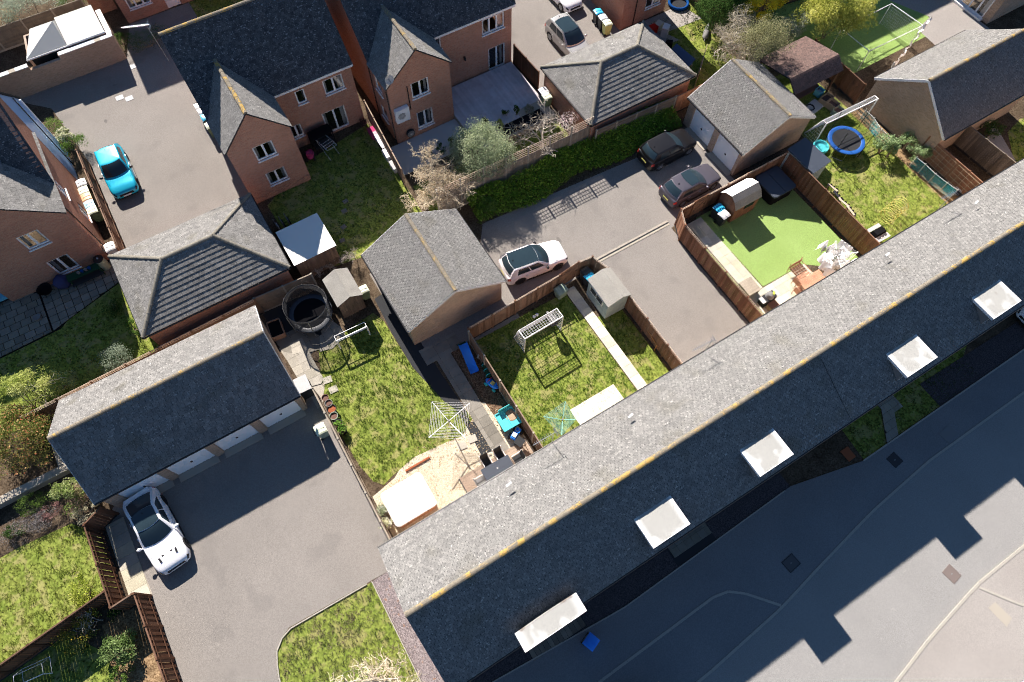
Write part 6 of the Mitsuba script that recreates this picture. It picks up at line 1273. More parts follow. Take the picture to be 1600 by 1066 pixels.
bare_tree('pale twiggy tree on the rough verge at the bottom edge', at(584, 1060, .2), 4.6, 1.9, 15, bark='m_creambark', levels=4, r0=.10, trunk_h=.24, kids=(4, 6), up=.40, droop=.02, minr=.011, reach=1.9)
bush('tall yellow-green bamboo clump at the left edge', at(28, 622, 1.4), (2.1, 1.5, 1.7), 6000, BAMB, .16, 12, 26, name='bamboo', aspect=4.5, cat='bamboo')
bush('red-tipped photinia bush at the left edge', at(28, 690, 1.4), (1.8, 2.0, 1.7), 10500, ((.08, .13, .03), (.19, .22, .06), (.38, .26, .12)), .09, 13, 40, flowers=(1500, ((.50, .17, .09), (.62, .30, .16), (.60, .44, .22)), .09))
bush('round silver-green bush against the trellis-topped fence', at(184, 560, .9), (1.05, 1.0, 1.05), 3600, ((.16, .22, .15), (.28, .34, .25), (.42, .47, .36)), .06, 14, 26)
bare_tree('slender bare sapling beside the bamboo', at(88, 618, .2), 3.0, .8, 61, bark='m_palebark', levels=3, r0=.04, trunk_h=.4, lean=(-.5, .35), kids=(2, 4))
bush('light green shrub behind the trellis-topped fence', at(92, 598, .7), (.9, .7, .8), 1800, ((.25, .33, .08), (.42, .5, .18), (.55, .6, .3)), .07, 62, 18)
bush('variegated green shrub at the dark roof corner', at(108, 772, .9), (1.0, .95, 1.0), 3000, ((.08, .15, .03), (.24, .32, .09), (.55, .57, .32)), .09, 16, 24)
bush('rusty brown shrub beside the variegated shrub', at(128, 768, .7), (.75, .9, .8), 1700, ((.24, .15, .10), (.42, .30, .22), (.50, .42, .32)), .06, 17, 18)
bush('low rounded green bush in the shaded bed', at(46, 788, .5), (.8, .65, .5), 2200, ((.06, .11, .02), (.11, .18, .04), (.17, .25, .07)), .05, 18, 20)
bush('grey heather patch along the shaded bed', at(45, 822, .3), (1.9, .8, .35), 4200, ((.16, .15, .15), (.28, .26, .26), (.40, .38, .38)), .045, 19, 30, trunk=False, name='heather')
bush('dark green tuft in the grey heather', at(22, 830, .3), (.6, .5, .4), 1200, DKG, .06, 20, 14)
bush('pinkish heather clump below the low green bush', at(78, 800, .3), (.7, .5, .3), 1100, ((.28, .14, .14), (.42, .26, .24)), .05, 22, 14, trunk=False, name='heather')
bush('pale dry shrub at the short dark fence', at(135, 800, .5), (.9, .6, .6), 1700, ((.42, .40, .24), (.60, .57, .42), (.70, .68, .55)), .06, 23, 18)
bush('bright lime shrub hanging over the long dark fence', at(130, 925, .7), (.55, 1.3, .8), 3200, LIME, .08, 24, 24)
bare_tree('bare twisted sapling in the corner bed', at(146, 966, .1), 2.3, 1.1, 25, bark='m_graybark', levels=3, r0=.04, trunk_h=.35)
bush('olive and gold shrub in the corner bed', at(120, 988, .7), (1.1, .9, .9), 3400, ((.08, .11, .02), (.15, .18, .04), (.22, .24, .06)), .06, 26, 24, flowers=(320, ((.55, .34, .04), (.70, .48, .08)), .07))
bush('glossy green shrub in the corner bed', at(184, 1016, .6), (.85, .8, .75), 2600, ((.10, .17, .05), (.20, .29, .10), (.36, .44, .22)), .10, 27, 22)
bush('small green clump at the foot of the courtyard fence', at(190, 1052, .3), (.5, .5, .35), 900, MID, .07, 28, 12)
bush('light green tuft near the courtyard fence', at(207, 1000, .3), (.35, .35, .4), 600, ((.2, .32, .08), (.34, .45, .16)), .08, 29, 10)
bush('small dark shrub by the short joining fence', at(180, 958, .3), (.5, .3, .4), 800, DKG, .06, 30, 10)
bush('trimmed green shrub at the drive corner by the lean-to', at(112, 225, .7), (1.0, 1.0, .8), 3400, MID, .06, 32, 24)
bush('green shrub behind the white flowering pot', at(86, 200, .7), (.9, .8, .8), 2200, MID, .06, 33, 20)
bush('white flowering plant in a pot at the drive corner', at(101, 211, 1.0), (.62, .62, .45), 1100, ((.20, .26, .10), (.36, .4, .2)), .07, 34, 16, flowers=(900, ((.66, .66, .45), (.78, .77, .62)), .07))
q = at(101, 217, .3); whole('plant_pot', MB().lathe([(.0, .02), (.20, .02), (.30, .5), (.33, .52), (.27, .5), (.0, .46)], (q[0], q[1], 0), 20), 'm_lightgrey', 'pale round pot under the white flowering plant', 'pot', smooth=35)
bush('dark clipped hedge beside the drive top', at(232, 62, .6), (2.0, 1.3, .8), 5200, DKG, .05, 35, 34, name='hedge', cat='hedge')
bush('grey-green shrub over the top left fence', at(48, 12, 1.6), (2.8, 1.6, 1.6), 6500, ((.22, .27, .19), (.36, .42, .32), (.52, .56, .48)), .08, 36, 34)
bush('bright green shrub at the top edge by the panel fence', at(112, 0, 1.2), (1.3, .8, 1.1), 2400, MID, .07, 37, 20)
bush('orange-brown shrub at the top left corner', at(4, 24, .9), (.9, .7, .8), 1300, ((.42, .24, .10), (.62, .42, .24)), .07, 38, 14)
bush('small dark bush by the lean-to wall', at(190, 62, .5), (.8, .6, .7), 1500, ((.05, .10, .02), (.12, .2, .05)), .06, 39, 14)
for i, (px, py, h, w, lab) in enumerate(((498, 428, 1.7, .5, 'bare brown shrub left of the small gabled shed'), (533, 408, 1.6, .5, 'bare brown shrub behind the small gabled shed'), (556, 402, 1.8, .45, 'bare brown shrub at the double garage wall'), (515, 418, 1.5, .4, 'bare twiggy shrub above the gabled shed roof'))):
    bare_tree(lab, at(px, py, .3), h * 1.25, 1.2, 70 + i, bark='m_graybark', levels=3, r0=.03, trunk_h=.22, kids=(4, 6), name='bare_shrub', cat='shrub')
for px, py, z, r_, h, cols, lab in ((807, 172, .75, .22, .55, DKG, 'slim conifer at the raised planter'), (790, 175, .6, .26, .3, DKG, 'dark round plant on the grey deck'), (779, 193, .6, .36, .45, LIME, 'yellow-green plant at the raised planter end'), (826, 172, .5, .42, .45, ((.2, .22, .15), (.4, .42, .32)), 'silver speckled plant at the raised planter end'), (757, 190, .5, .3, .3, DKG, 'small dark plant behind the grey-green tree'), (690, 232, .5, .5, .4, DKG, 'dark shrub row beside the side path'), (706, 222, .5, .35, .4, DKG, 'dark plant at the gabled wing corner'), (669, 240, .4, .35, .35, DKG, 'dark plant at the end of the side path')):
    bush(lab, at(px, py, z), (r_, r_, h), 900, cols, .06, int(px), 12)
for px, py, r_, lab in ((1382, 226, .95, 'leafy green shrub nearest the trampoline lawn'), (1420, 222, .95, 'leafy green shrub against the large brick gable'), (1440, 240, .8, 'leafy green shrub at the end of the lattice fence'), (1395, 232, .5, 'small leafy shrub between the larger green ones')):
    bush(lab, at(px, py, .8), (r_, r_ * .8, .85), 2000, ((.13, .22, .07), (.28, .38, .18), (.44, .54, .34)), .10, int(px), 18)
bush('dark green shrub beyond the large brick building', at(1548, 205, .6), (1.0, .8, .8), 2600, DKG, .07, 41, 20, )
bush('low green plants at the foot of the striped hip roof', at(207, 512, .4), (.35, .7, .4), 1200, MID, .06, 42, 14)
bush('flowering border plants in the shaded left lawn corner', at(178, 480, .3), (.6, .8, .35), 1500, DKG, .06, 43, 16, )
bush('small dark bush by the back door', at(568, 192, .3), (.35, .35, .35), 700, ((.06, .05, .05), (.12, .06, .07)), .06, 45, 10)
bush('ivy clump on the hedge bank end', at(760, 322, .7), (.8, .5, .6), 1500, MID, .09, 46, 16)
bush('green tuft against the trellis topped fence by the rockery', at(228, 548, .5), (.4, .6, .5), 900, ((.2, .28, .06), (.34, .4, .1)), .07, 47, 12)

# ------------------------------------------------------------------ garden furniture and toys
def tbl(name, label, cat, c, w, d, h, rot, top, leg, th=.04, slats=0, legs=.05):
    k = thing(name, label, cat); M = place((*c[:2], 0), rot)
    if slats:
        for i in range(slats): b = MB().box((0, -d / 2 + d * (i + .5) / slats, h), (w, d / slats * .9, th)); part(k, 'slat', b, top, M=M, uv=uvc(b, rng.uniform(1.6, 2.0), .15) if top == 'wood' else None)
    else: part(k, 'table_top', MB().box((0, 0, h), (w, d, th)), top, M=M)
    for x in (-1, 1):
        for y in (-1, 1): b = MB().box((x * (w / 2 - .06), y * (d / 2 - .06), (h - th / 2) / 2), (legs, legs, h - th / 2)); part(k, 'leg', b, leg, M=M, uv=uvc(b, 1.2, .1) if leg == 'wood' else None)
    return k, M
def chair(label, c, rot, fabric, frame, group=None, w=.5, arms=True):
    k = thing('garden_chair', label, 'chair', group); M = place((*c[:2], 0), rot); wood = fabric == 'wood'; u = (lambda m: uvc(m, 1.7, .15)) if wood else (lambda m: None)
    if wood:
        for i in range(5): b = MB().box((0, -w / 2 + w * (i + .5) / 5, .42), (w * .95, w / 5 * .8, .025)); part(k, 'seat_slat', b, 'wood', M=M, uv=u(b))
        for i in range(5): b = MB().box((-w / 2 + w * (i + .5) / 5, w / 2 + .02 + .0, .68), (w / 5 * .8, .025, .46)); part(k, 'back_slat', b, 'wood', M=M, uv=u(b))
    else: part(k, 'seat', MB().box((0, 0, .42), (w * .92, w, .03)), fabric, M=M); part(k, 'backrest', MB().box((0, w / 2 + .06, .68), (w * .92, .03, .5), tilt=[[1, 0, 0], [0, .97, .22], [0, -.22, .97]]), fabric, M=M)
    for x in (-1, 1):
        f = MB().tube([(x * w / 2, -w / 2, 0), (x * w / 2, -w / 2, .62), (x * w / 2, w / 2 + .04, .62)] if arms else [(x * w / 2, -w / 2, 0), (x * w / 2, -w / 2, .42)], .022, 6); part(k, 'arm', f, frame, M=M, uv=u(f)); f = MB().tube([(x * w / 2, w / 2, 0), (x * w / 2, w / 2 + .03, .45), (x * w / 2, w / 2 + .11, .93)], .022, 6); part(k, 'rear_leg', f, frame, M=M, uv=u(f))
    return k
c, w, d, rot = rectpx([(751, 734), (793, 710.6), (804, 728), (761, 753.7)][::-1], .74)
tbl('dining_table', 'dark glass-topped dining table on the board deck', 'table', c, w, d, .74, rot, 'u_greycover', W_, .03); part('dining_table', 'parasol_hole', MB().lathe([(.02, .757), (.045, .76), (.045, .757)], (c[0], c[1], 0), 12), 'm_lightgrey')
chair('dark mesh chair at the deck table, left of the two along its side', at(760, 721.6, .45), 0.0, 'm_dark', W_, w=.48); chair('dark mesh chair at the deck table, right of the two along its side', at(781, 711.5, .45), 0.0, 'm_dark', W_, w=.48)
chair('white framed mesh chair at the left end of the deck table', at(752, 752, .45), 1.57, 'm_grey', W_, w=.5); chair('white framed mesh chair at the right end of the deck table', at(809, 717, .45), -1.57, 'm_dark', W_, w=.5)
c, w, d, rot = rectpx([(789, 675), (816, 658), (798, 636), (772.6, 649)], .6)
k = thing('play_table', 'turquoise sand and water play table by the dividing fence', 'play table'); M = place((*c, 0), rot)
part(k, 'tray', MB().box((0, 0, .55), (w, d, .06)).box((-w / 2, 0, .6), (.05, d, .1)).box((w / 2, 0, .6), (.05, d, .1)).box((0, -d / 2, .6), (w, .05, .1)).box((0, d / 2, .6), (w, .05, .1)).box((0, 0, .6), (.04, d, .1)), 'm_turq', M=M); part(k, 'sand', MB().lathe([(0, .615), (.3, .605), (.36, .585)], (w * .25, .1, 0), 16), 'm_tan', M=M)
for x in (-1, 1):
    for y in (-1, 1): part(k, 'leg', MB().box((x * w * .42, y * d * .42, .26), (.07, .07, .52)), 'm_brownfelt', M=M)
part(k, 'lid_board', MB().box((.1, d / 2 + .06, .75), (w * .7, .03, .35)), 'm_turq', M=M)
# balance bike and blue toys under the play table
q = at(806, 678, .3); k = thing('ride_on_toy', 'blue and white toy tractor by the play table', 'toy'); M = place((q[0], q[1], 0), .5)
part(k, 'body', MB().box((0, 0, .32), (.75, .32, .16)).box((-.2, 0, .45), (.3, .3, .14)), 'u_bright_blue', M=M, smooth=20); part(k, 'seat', MB().box((-.15, 0, .56), (.25, .25, .05)), 'm_white', M=M); part(k, 'steering_wheel', MB().tube(circle(.13, .62, 16, (.2, 0)), .02, 5, closed=True), 'm_dark', M=M)
for x, r in ((-.25, .2), (.28, .14)):
    for s in (-1, 1): part(k, 'wheel', MB().tube([(x, s * .2, r), (x, s * .3, r)], r, 14), 'm_dark', M=M)
tbl('bistro_table', 'small dark round-legged bistro table on the board deck', 'table', at(812, 690, .6), .5, .5, .6, .4, 'm_dark', 'm_black', .03, 0, .03)
# slide
A_, B_ = P(723, 538, .75), P(742, 582, .12); k = thing('slide', 'bright blue plastic slide on the bark play strip', 'slide'); d = (B_ - A_); dh = d.copy(); dh[2] = 0; L = np.linalg.norm(dh); dh /= L; n = np.array([-dh[1], dh[0], 0]); v, f = [], []
for i in range(13):
    t = i / 12; c_ = A_ + dh * L * t; z = .12 + .65 * (.5 + .5 * math.cos(math.pi * min(1, t * 1.08))) 
    for s, hh in ((-.24, .12), (-.24, .0), (0, -.015), (.24, .0), (.24, .12), (.27, .12), (.27, -.04), (-.27, -.04), (-.27, .12)): v.append((*(c_[:2] + n[:2] * s), z + hh))
for i in range(12):
    for j in range(9): f.append([i * 9 + j, i * 9 + (j + 1) % 9, (i + 1) * 9 + (j + 1) % 9, (i + 1) * 9 + j])
part(k, 'chute', (np.array(v), np.array(f)), 'u_bright_blue', smooth=40)
lad = MB()
for s in (-.25, .25): lad.tube([A_ + n * s - [0, 0, A_[2]] - dh * .45, A_ + n * s], .03, 6)
for t in (.25, .5, .75): lad.tube([A_ - n * .25 - dh * .45 * (1 - t) - [0, 0, A_[2] * (1 - t)], A_ + n * .25 - dh * .45 * (1 - t) - [0, 0, A_[2] * (1 - t)]], .025, 6)
part(k, 'ladder', lad, 'm_darkgreen')
k = thing('toy_tunnel', 'green plastic tube toy beside the blue slide', 'toy'); a, b = P(757, 566, .25), P(767, 590, .25); m = [a + (b - a) * i / 8 for i in range(9)]; part(k, 'tube', MB().tube(m, [.2, .22, .24, .22, .24, .22, .24, .22, .2], 14), 'm_darkgreen', smooth=True)
for i in range(3): q = a + (b - a) * (i + .5) / 3; part(k, 'band', MB().tube([q - (b - a) * .02, q + (b - a) * .02], .25, 14), 'm_teal')
q = at(769, 600, .25); k = thing('ride_on_toy', 'blue ride-on toy car with coloured wheels beside the green tube', 'toy'); M = place((q[0], q[1], 0), 1.9)
part(k, 'body', MB().ell((0, 0, .3), (.48, .22, .16), 2).box((-.25, 0, .45), (.08, .3, .22)), 'u_bright_blue', M=M, smooth=40); part(k, 'seat', MB().box((-.05, 0, .47), (.25, .22, .04)), 'm_yellow', M=M); part(k, 'handlebar', MB().tube([(.22, -.2, .55), (.22, .2, .55)], .025, 6).tube([(.22, 0, .35), (.22, 0, .55)], .025, 6), 'm_pink', M=M)
for x in (-.3, .3):
    for s in (-1, 1): part(k, 'wheel', MB().tube([(x, s * .18, .13), (x, s * .27, .13)], .13, 14), 'm_teal', M=M)
# white little toy
q = at(748, 557, .3); k = thing('toy_seesaw', 'small grey toy post by the dividing fence', 'toy'); part(k, 'post', MB().tube([(q[0], q[1], 0), (q[0], q[1], .55)], .05, 8), 'm_lightgrey'); part(k, 'crossbar', MB().box((q[0], q[1], .5), (.42, .07, .06), .7), 'm_lightgrey')
# pots along the fence
for i, (px, py, r, pl, lab) in enumerate(((508, 621.5, .20, 0, 'topmost terracotta pot in the row along the grey-topped fence'), (513.5, 630, .22, 0, 'second pot in the row along the grey-topped fence'), (518, 639, .27, 0, 'large dark pot third in the row along the grey-topped fence'), (521.5, 650, .24, 0, 'pale rimmed pot fourth in the row along the grey-topped fence'), (528.5, 663, .28, 1, 'green planted pot fifth in the row along the grey-topped fence'), (534, 672, .28, 1, 'lowest planted black pot in the row along the grey-topped fence'))):
    q = at(px, py, .38); k = thing('plant_pot', lab, 'pot'); C = (q[0], q[1], 0); part(k, 'pot', MB().lathe([(0, .01), (r * .7, .01), (r * .95, .36), (r * 1.04, .37), (r * 1.04, .41), (r * .9, .41), (r * .86, .33)], C, 20), ['m_brownfelt', 'm_grey', 'm_dark', 'm_sage', 'm_dark', 'm_black'][i], smooth=35); part(k, 'soil', MB().lathe([(0, .345), (r * .87, .335)], C, 16), 'm_rust' if i == 2 else 'm_brownfelt')
    if pl: v, f, cc = leafmesh(np.c_[q[0] + r_rng.normal(0, r * .5, 160), q[1] + r_rng.normal(0, r * .5, 160), r_rng.uniform(.38, .62, 160)], .10, r_rng, colmix(r_rng, 160, ((.12, .26, .04), (.28, .46, .10)))) if (globals().setdefault('r_rng', np.random.default_rng(9))) is not None else None; kk = uniq(k + '__plant'); scene[kk] = mikit.ply((v, f), 'leaf', color=cc)
# storage box
c, w, d, rot = rectpx([(465, 616.5), (486, 606.5), (477.5, 584), (459, 593)], 1.15); k = thing('storage_box', 'grey storage box at the row garage corner', 'storage box'); M = place((*c, 0), rot)
part(k, 'box', MB().box((0, 0, .53), (w - .08, d - .08, 1.06)), 'm_dark', M=M); part(k, 'lid', MB().box((0, 0, 1.1), (w, d, .07)), 'm_lightgrey', M=M)
# black planter box by trampoline
c, w, d, rot = rectpx([(425, 529), (444, 520), (435, 497.5), (415, 504)], .5); k = thing('raised_planter', 'timber raised planter with dark soil by the row garage wall', 'planter'); M = place((*c, 0), rot)
for x, y, sx, sy in ((0, -d / 2, w, .05), (0, d / 2, w, .05), (-w / 2, 0, .05, d - .06), (w / 2, 0, .05, d - .06)):
    for z in (.12, .37): b = MB().box((x, y, z), (sx, sy, .23)); part(k, 'board', b, 'wood', M=M, uv=uvc(b, 1.4, .3))
part(k, 'soil', MB().box((0, 0, .2), (w - .06, d - .06, .34)), 'm_black', M=M)
# pots by the hot tub
for i, (px, py, lab) in enumerate(((597, 798, 'leafy plant in a pale pot left of the white hot tub'), (604, 818, 'white planter box by the white hot tub corner'))):
    q = at(px, py, .3); k = thing('plant_pot', lab, 'pot'); part(k, 'pot', MB().box((q[0], q[1], .2), (.42, .42, .4), .1, taper=1.1), 'm_lightgrey'); r = np.random.default_rng(i); v, f, cc = leafmesh(np.c_[q[0] + r.normal(0, .16, 220), q[1] + r.normal(0, .16, 220), r.uniform(.42, .75, 220)], .1, r, colmix(r, 220, SAGE if i == 0 else ((.5, .5, .3), (.7, .7, .5)))); kk = uniq(k + '__plant'); scene[kk] = mikit.ply((v, f), 'leaf', color=cc)
q = at(612, 772 - 25, .2); 
# step of bricks by the hot tub
b = struct('edging', MB().bb(-.3, 1.2, 10.18, 10.25, 0, .06), 'm_rust', 'brick edging between uneven lawn and yellow gravel')
for i in range(7): part(b, 'brick', MB().box((-.2 + i * .22, 10.215, .065), (.205, .10, .06), rng.uniform(-.05, .05)), 'm_rust')
# patio set in the artificial-lawn garden
a_ = at(1268, 437, .72); tbl('garden_table', 'slatted wooden table under the terrace eave beside the white laundry', 'table', P(1270, 438, .72), 1.75, .85, .72, -.02, 'wood', 'wood', .03, 7)
chair('wooden bench chair with high back on the pink patio', P(1254, 428, .45) + [0, .25, 0], 0.0, 'wood', 'wood', w=.95); chair('wooden armchair at the table end, upper one', P(1249, 441, .45), 1.57, 'wood', 'wood', w=.55); chair('wooden armchair at the table end, lower one', P(1250, 456, .45), 1.57, 'wood', 'wood', w=.55)
q = P(1293, 426, .4); tbl('side_table', 'small square wooden stool at the white laundry', 'stool', q, .42, .42, .45, .1, 'wood', 'wood', .03, 3)
q = P(1172, 447, .6); k = thing('garden_bench', 'weathered grey slatted bench box on the artificial strip', 'bench'); M = place((q[0], q[1], 0), -.02)
for i in range(6): b = MB().box((0, -.45 + .18 * i, .58), (.95, .165, .03)); part(k, 'slat', b, 'wood', M=M, uv=uvc(b, 1.3, 1.0))
for x in (-.44, .44): b = MB().box((x, 0, .28), (.05, .98, .56)); part(k, 'side_panel', b, 'wood', M=M, uv=uvc(b, 1.0, 1.0))
q = P(1203, 462, .9); k = thing('barbecue', 'grey barbecue with yellow cloth on the pink patio', 'barbecue'); M = place((q[0], q[1], 0), 0); part(k, 'cabinet', MB().box((0, 0, .42), (.85, .5, .84)), 'm_dark', M=M); part(k, 'hood', MB().lathe([(0, .32), (.18, .28), (.26, .16), (.28, 0)], (0, 0, .84), 16), 'm_grey', M=M, smooth=35); part(k, 'side_shelf', MB().box((-.55, 0, .82), (.3, .45, .03)).box((.55, 0, .82), (.3, .45, .03)), 'm_lightgrey', M=M); part(k, 'cloth', MB().box((.15, -.05, 1.18), (.22, .12, .02), .6), 'm_limecloth', M=M) if flat('m_limecloth', (.45, .62, .08)) is None else None
q = P(1209, 477, .5); k = thing('planter_box', 'brown square planter at the terrace wall', 'planter'); b = MB().box((q[0], q[1], .25), (.55, .5, .5)); part(k, 'box', b, 'wood', uv=uvc(b, 1.2, .6)); part(k, 'lid', MB().box((q[0], q[1], .515), (.6, .55, .03)), 'm_brownfelt')
# trampoline garden bits
k = thing('hoop_tunnel', 'bright yellow coiled play tunnel on the sunny lawn', 'toy'); A_, B_ = P(1376, 348, .0), P(1403, 325, .0); d = B_ - A_; L = np.linalg.norm(d); d /= L; n = np.array([-d[1], d[0], 0])
th = np.linspace(0, 2 * math.pi * 5, 160); part(k, 'coil', MB().tube([A_ + d * (L * t / th[-1]) + n * .52 * math.cos(t) + [0, 0, .55 + .52 * math.sin(t)] for t in th], .014, 5), 'm_yellow', smooth=True); th = -th; part(k, 'coil', MB().tube([A_ + d * (L * (t / th[-1])) + n * .52 * math.cos(t) + [0, 0, .55 + .52 * math.sin(t)] for t in th], .012, 5), 'm_yellow', smooth=True)
c, w, d, rot = rectpx([(1373, 380), (1391, 370), (1374, 348), (1352, 360)], .8); k = thing('barbecue', 'silver gas barbecue with side shelves beside the yellow tunnel', 'barbecue'); M = place((*c, 0), rot)
part(k, 'cabinet', MB().box((0, 0, .4), (w * .9, d * .5, .8)), 'm_dark', M=M); part(k, 'shelf', MB().box((0, -d * .33, .82), (w * .95, d * .3, .04)).box((0, d * .38, .82), (w * .95, d * .22, .04)), 'm_lightgrey', M=M); part(k, 'hood', MB().box((0, .05, .92), (w * .85, d * .42, .22), taper=.8), 'm_black', M=M)
for x in (-.12, .12): part(k, 'knob', MB().lathe([(0, .04), (.04, .03), (.045, 0)], (x, -d * .33, .842), 12), 'm_white', M=M)
for i, (px, py) in enumerate(((1299, 296), (1306, 308), (1317, 320), (1327, 332))):
    q = P(px, py, .4); k = thing('planting_frame', ['white timber step frame along the dark brown fence, uppermost', 'white timber step frame along the dark brown fence, second', 'white timber step frame along the dark brown fence, third', 'white timber step frame along the dark brown fence, lowest'][i], 'frame'); M = place((q[0], q[1], 0), .15 * (-1) ** i)
    b = MB().box((0, -.35, .3), (.06, .05, .6)).box((0, .35, .3), (.06, .05, .6)).box((.28, -.35, .15), (.05, .05, .3)).box((.28, .35, .15), (.05, .05, .3)); part(k, 'leg', b, 'wood', M=M, uv=uvc(b, 1.7, .9)); b = MB().box((0, 0, .6), (.14, .8, .03)).box((.26, 0, .32), (.14, .8, .03)); part(k, 'plank', b, 'wood', M=M, uv=uvc(b, 1.9, .9))
    for j in range(3): C = (0.26, -.25 + .25 * j, .335); part(k, 'pot', MB().lathe([(0, 0), (.06, 0), (.085, .13), (.0, .12)], C, 12), 'm_black', M=M)
q = P(1284, 227, .3); whole('sand_pit', MB().lathe([(0, .10), (.45, .10), (.50, .24), (.56, .24), (.58, .02)], (q[0], q[1], 0), 20), 'm_turq', 'turquoise plastic sandpit beside the blue trampoline', 'sandpit', smooth=35)
for i, (px, py, s, m, lab) in enumerate(((1282, 140, (.5, .5, .5), 'm_sky', 'light blue crate by the pavilion'), (1293, 152, (.9, .6, .45), 'm_tan', 'timber planter frame by the pavilion'), (1303, 160, (.6, .8, .5), 'm_tan', 'timber frame bed behind the wide goal'), (1312, 172, (.7, .7, .45), 'm_sage', 'grey-green raised bed at the wide goal end'), (1272, 166, (1.3, .9, .12), 'm_lightgrey', 'pale paved slab with a dark ring in the shaded lawn'))):
    q = P(px, py, s[2]); k = thing('garden_crate' if i < 4 else 'stone_slab', lab, 'crate' if i < 4 else 'stone slab'); M = place((q[0], q[1], 0), .15)
    if i < 4:
        w, d, h = s; part(k, 'side', MB().box((0, -d / 2, h / 2), (w, .03, h)).box((0, d / 2, h / 2), (w, .03, h)).box((-w / 2, 0, h / 2), (.03, d - .04, h)).box((w / 2, 0, h / 2), (.03, d - .04, h)), m, M=M); part(k, 'filling', MB().box((0, 0, h * .3), (w - .04, d - .04, h * .5)), 'm_brownfelt' if i else 'm_white', M=M)
    else: part(k, 'slab', MB().box((0, 0, .05), (1.3, .9, .08)), m, M=M); part(k, 'ring', MB().tube(circle(.28, .12, 20, (-.3, .1)), .05, 6, closed=True), 'm_dark', M=M)
# green net fence
k = thing('net_fence', 'low white-posted fence with teal net along the lawn edge', 'fence')
for pts in ([(1353, 172), (1366, 185), (1378, 203), (1402, 222)], [(1432, 246), (1446, 257), (1462, 272), (1480, 286), (1496, 297)]):
    q = [P(x, y, .9) for x, y in pts]
    for a in q: part(k, 'post', MB().tube([(a[0], a[1], 0), (a[0], a[1], 1.0)], .025, 6), 'm_white')
    part(k, 'top_rail', MB().tube(q, .018, 5), 'm_white')
    g = []
    for z in np.linspace(.08, .88, 8):
        row = []
        for a, b in zip(q[:-1], q[1:]): row += [np.array([*(a + (b - a) * t)[:2], z - .05 * math.sin(math.pi * t)]) for t in np.linspace(0, 1, 12)[:-1]]
        g.append(row)
    part(k, 'net', netmesh(g, .010), 'm_teal')
# pitch frame, netting, swing
k = thing('goal_cage', 'large white tube goal cage on the dark artificial pitch', 'goal cage'); qs = [P(*p, 1.8) for p in ((1393, 6), (1442, 40), (1358, 80), (1315, 45))]; g0 = [P(*p, 0) for p in ((1393, 6), (1442, 40), (1358, 80), (1315, 45))]
for a in qs: part(k, 'post', MB().tube([(a[0], a[1], 0), a], .03, 6), 'u_white')
for a, b in zip(qs, qs[1:] + qs[:1]): part(k, 'bar', MB().tube([a, b], .03, 6), 'u_white')
part(k, 'net', netmesh([[qs[0] + (qs[1] - qs[0]) * i / 22 + np.array([0, 0, -1.7 * j / 8]) for i in range(23)] for j in range(9)], .006), 'm_net', kind='stuff')
k = thing('net_screen', 'white bunched ball-stop net hanging from a line above the pitch', 'net'); A_, B_ = P(1455, 28, 2.6), P(1398, 100, 1.4); d = B_ - A_; v, f = [], []; r = np.random.default_rng(2)
part(k, 'pole', MB().tube([(A_[0], A_[1], 0), A_ + [0, 0, .1]], .03, 6), 'u_alu'); part(k, 'pole', MB().tube([(B_[0], B_[1], 0), B_ + [0, 0, .1]], .03, 6), 'u_alu')
for i in range(31):
    t = i / 30; hgt = .15 + 1.05 * t; c_ = A_ + d * t
    for j in range(6): v.append(c_ + [.12 * math.sin(i * 1.9 + j), .12 * math.cos(i * 1.3 + j), -hgt * j / 5 - .1 * math.sin(math.pi * t)])
for i in range(30):
    for j in range(5): q = i * 6 + j; f.append([q, q + 1, q + 7, q + 6])
part(k, 'netting', MB().add(v, f), 'm_white', smooth=True)
# deck-house garden
k = thing('raised_bed', 'raised planter of pale sleepers with dark soil along the grey deck', 'planter')
for z in (.10, .30):
    for j in range(5): b = MB().bb(16.5 + j * .74, 17.22 + j * .74, 27.42, 27.58, z - .095, z + .095); part(k, 'sleeper', b, 'wood', uv=uvc(b, rng.uniform(1.4, 1.8), .8))
part(k, 'soil', MB().bb(16.5, 20.2, 27.6, 28.6, .0, .34), 'm_black')
k = thing('play_bench', 'black covered bench shelter by the french doors', 'bench'); c, w, d, rot = rectpx([(489, 219), (521, 204), (511, 193), (477, 208)], 1.5); M = place((*c, 0), rot); part(k, 'cover', MB().box((0, 0, 1.46), (w, d, .06)).box((0, d / 2 - .03, .75), (w, .04, 1.4)), 'm_black', M=M)
for x in (-1, 1): part(k, 'leg', MB().box((x * (w / 2 - .05), -d / 2 + .05, .72), (.06, .06, 1.44)), 'm_black', M=M)
part(k, 'seat', MB().box((0, 0, .42), (w - .14, d * .7, .06)), 'm_dark', M=M)
c, w, d, rot = rectpx([(510, 246), (523.6, 237), (513.5, 213), (499, 222.6)], .5); k = thing('clothes_airer', 'white folding airer with dark clothes on the shaded lawn', 'clothes airer'); M = place((*c, 0), rot); f = MB()
for x in (-1, 1): f.tube([(x * w / 2, -d / 2, 1.0), (x * w / 2, d / 2, 1.0)], .014, 5).tube([(x * w / 2, -d / 2, 0.0), (x * w / 2, d / 2, 1.0)], .012, 5)
for j in range(7): f.tube([(-w / 2, -d / 2 + d * j / 6, 1.0), (w / 2, -d / 2 + d * j / 6, 1.0)], .011, 5)
part(k, 'frame', f, 'u_white', M=M)
for j in range(3): part(k, 'cloth', MB().box((0, -d * .1 + d * .24 * j, .82), (w * .86, .05, .36)).box((0, -d * .1 + d * .24 * j, 1.01), (w * .86, .16, .02)), 'm_dark', M=M)
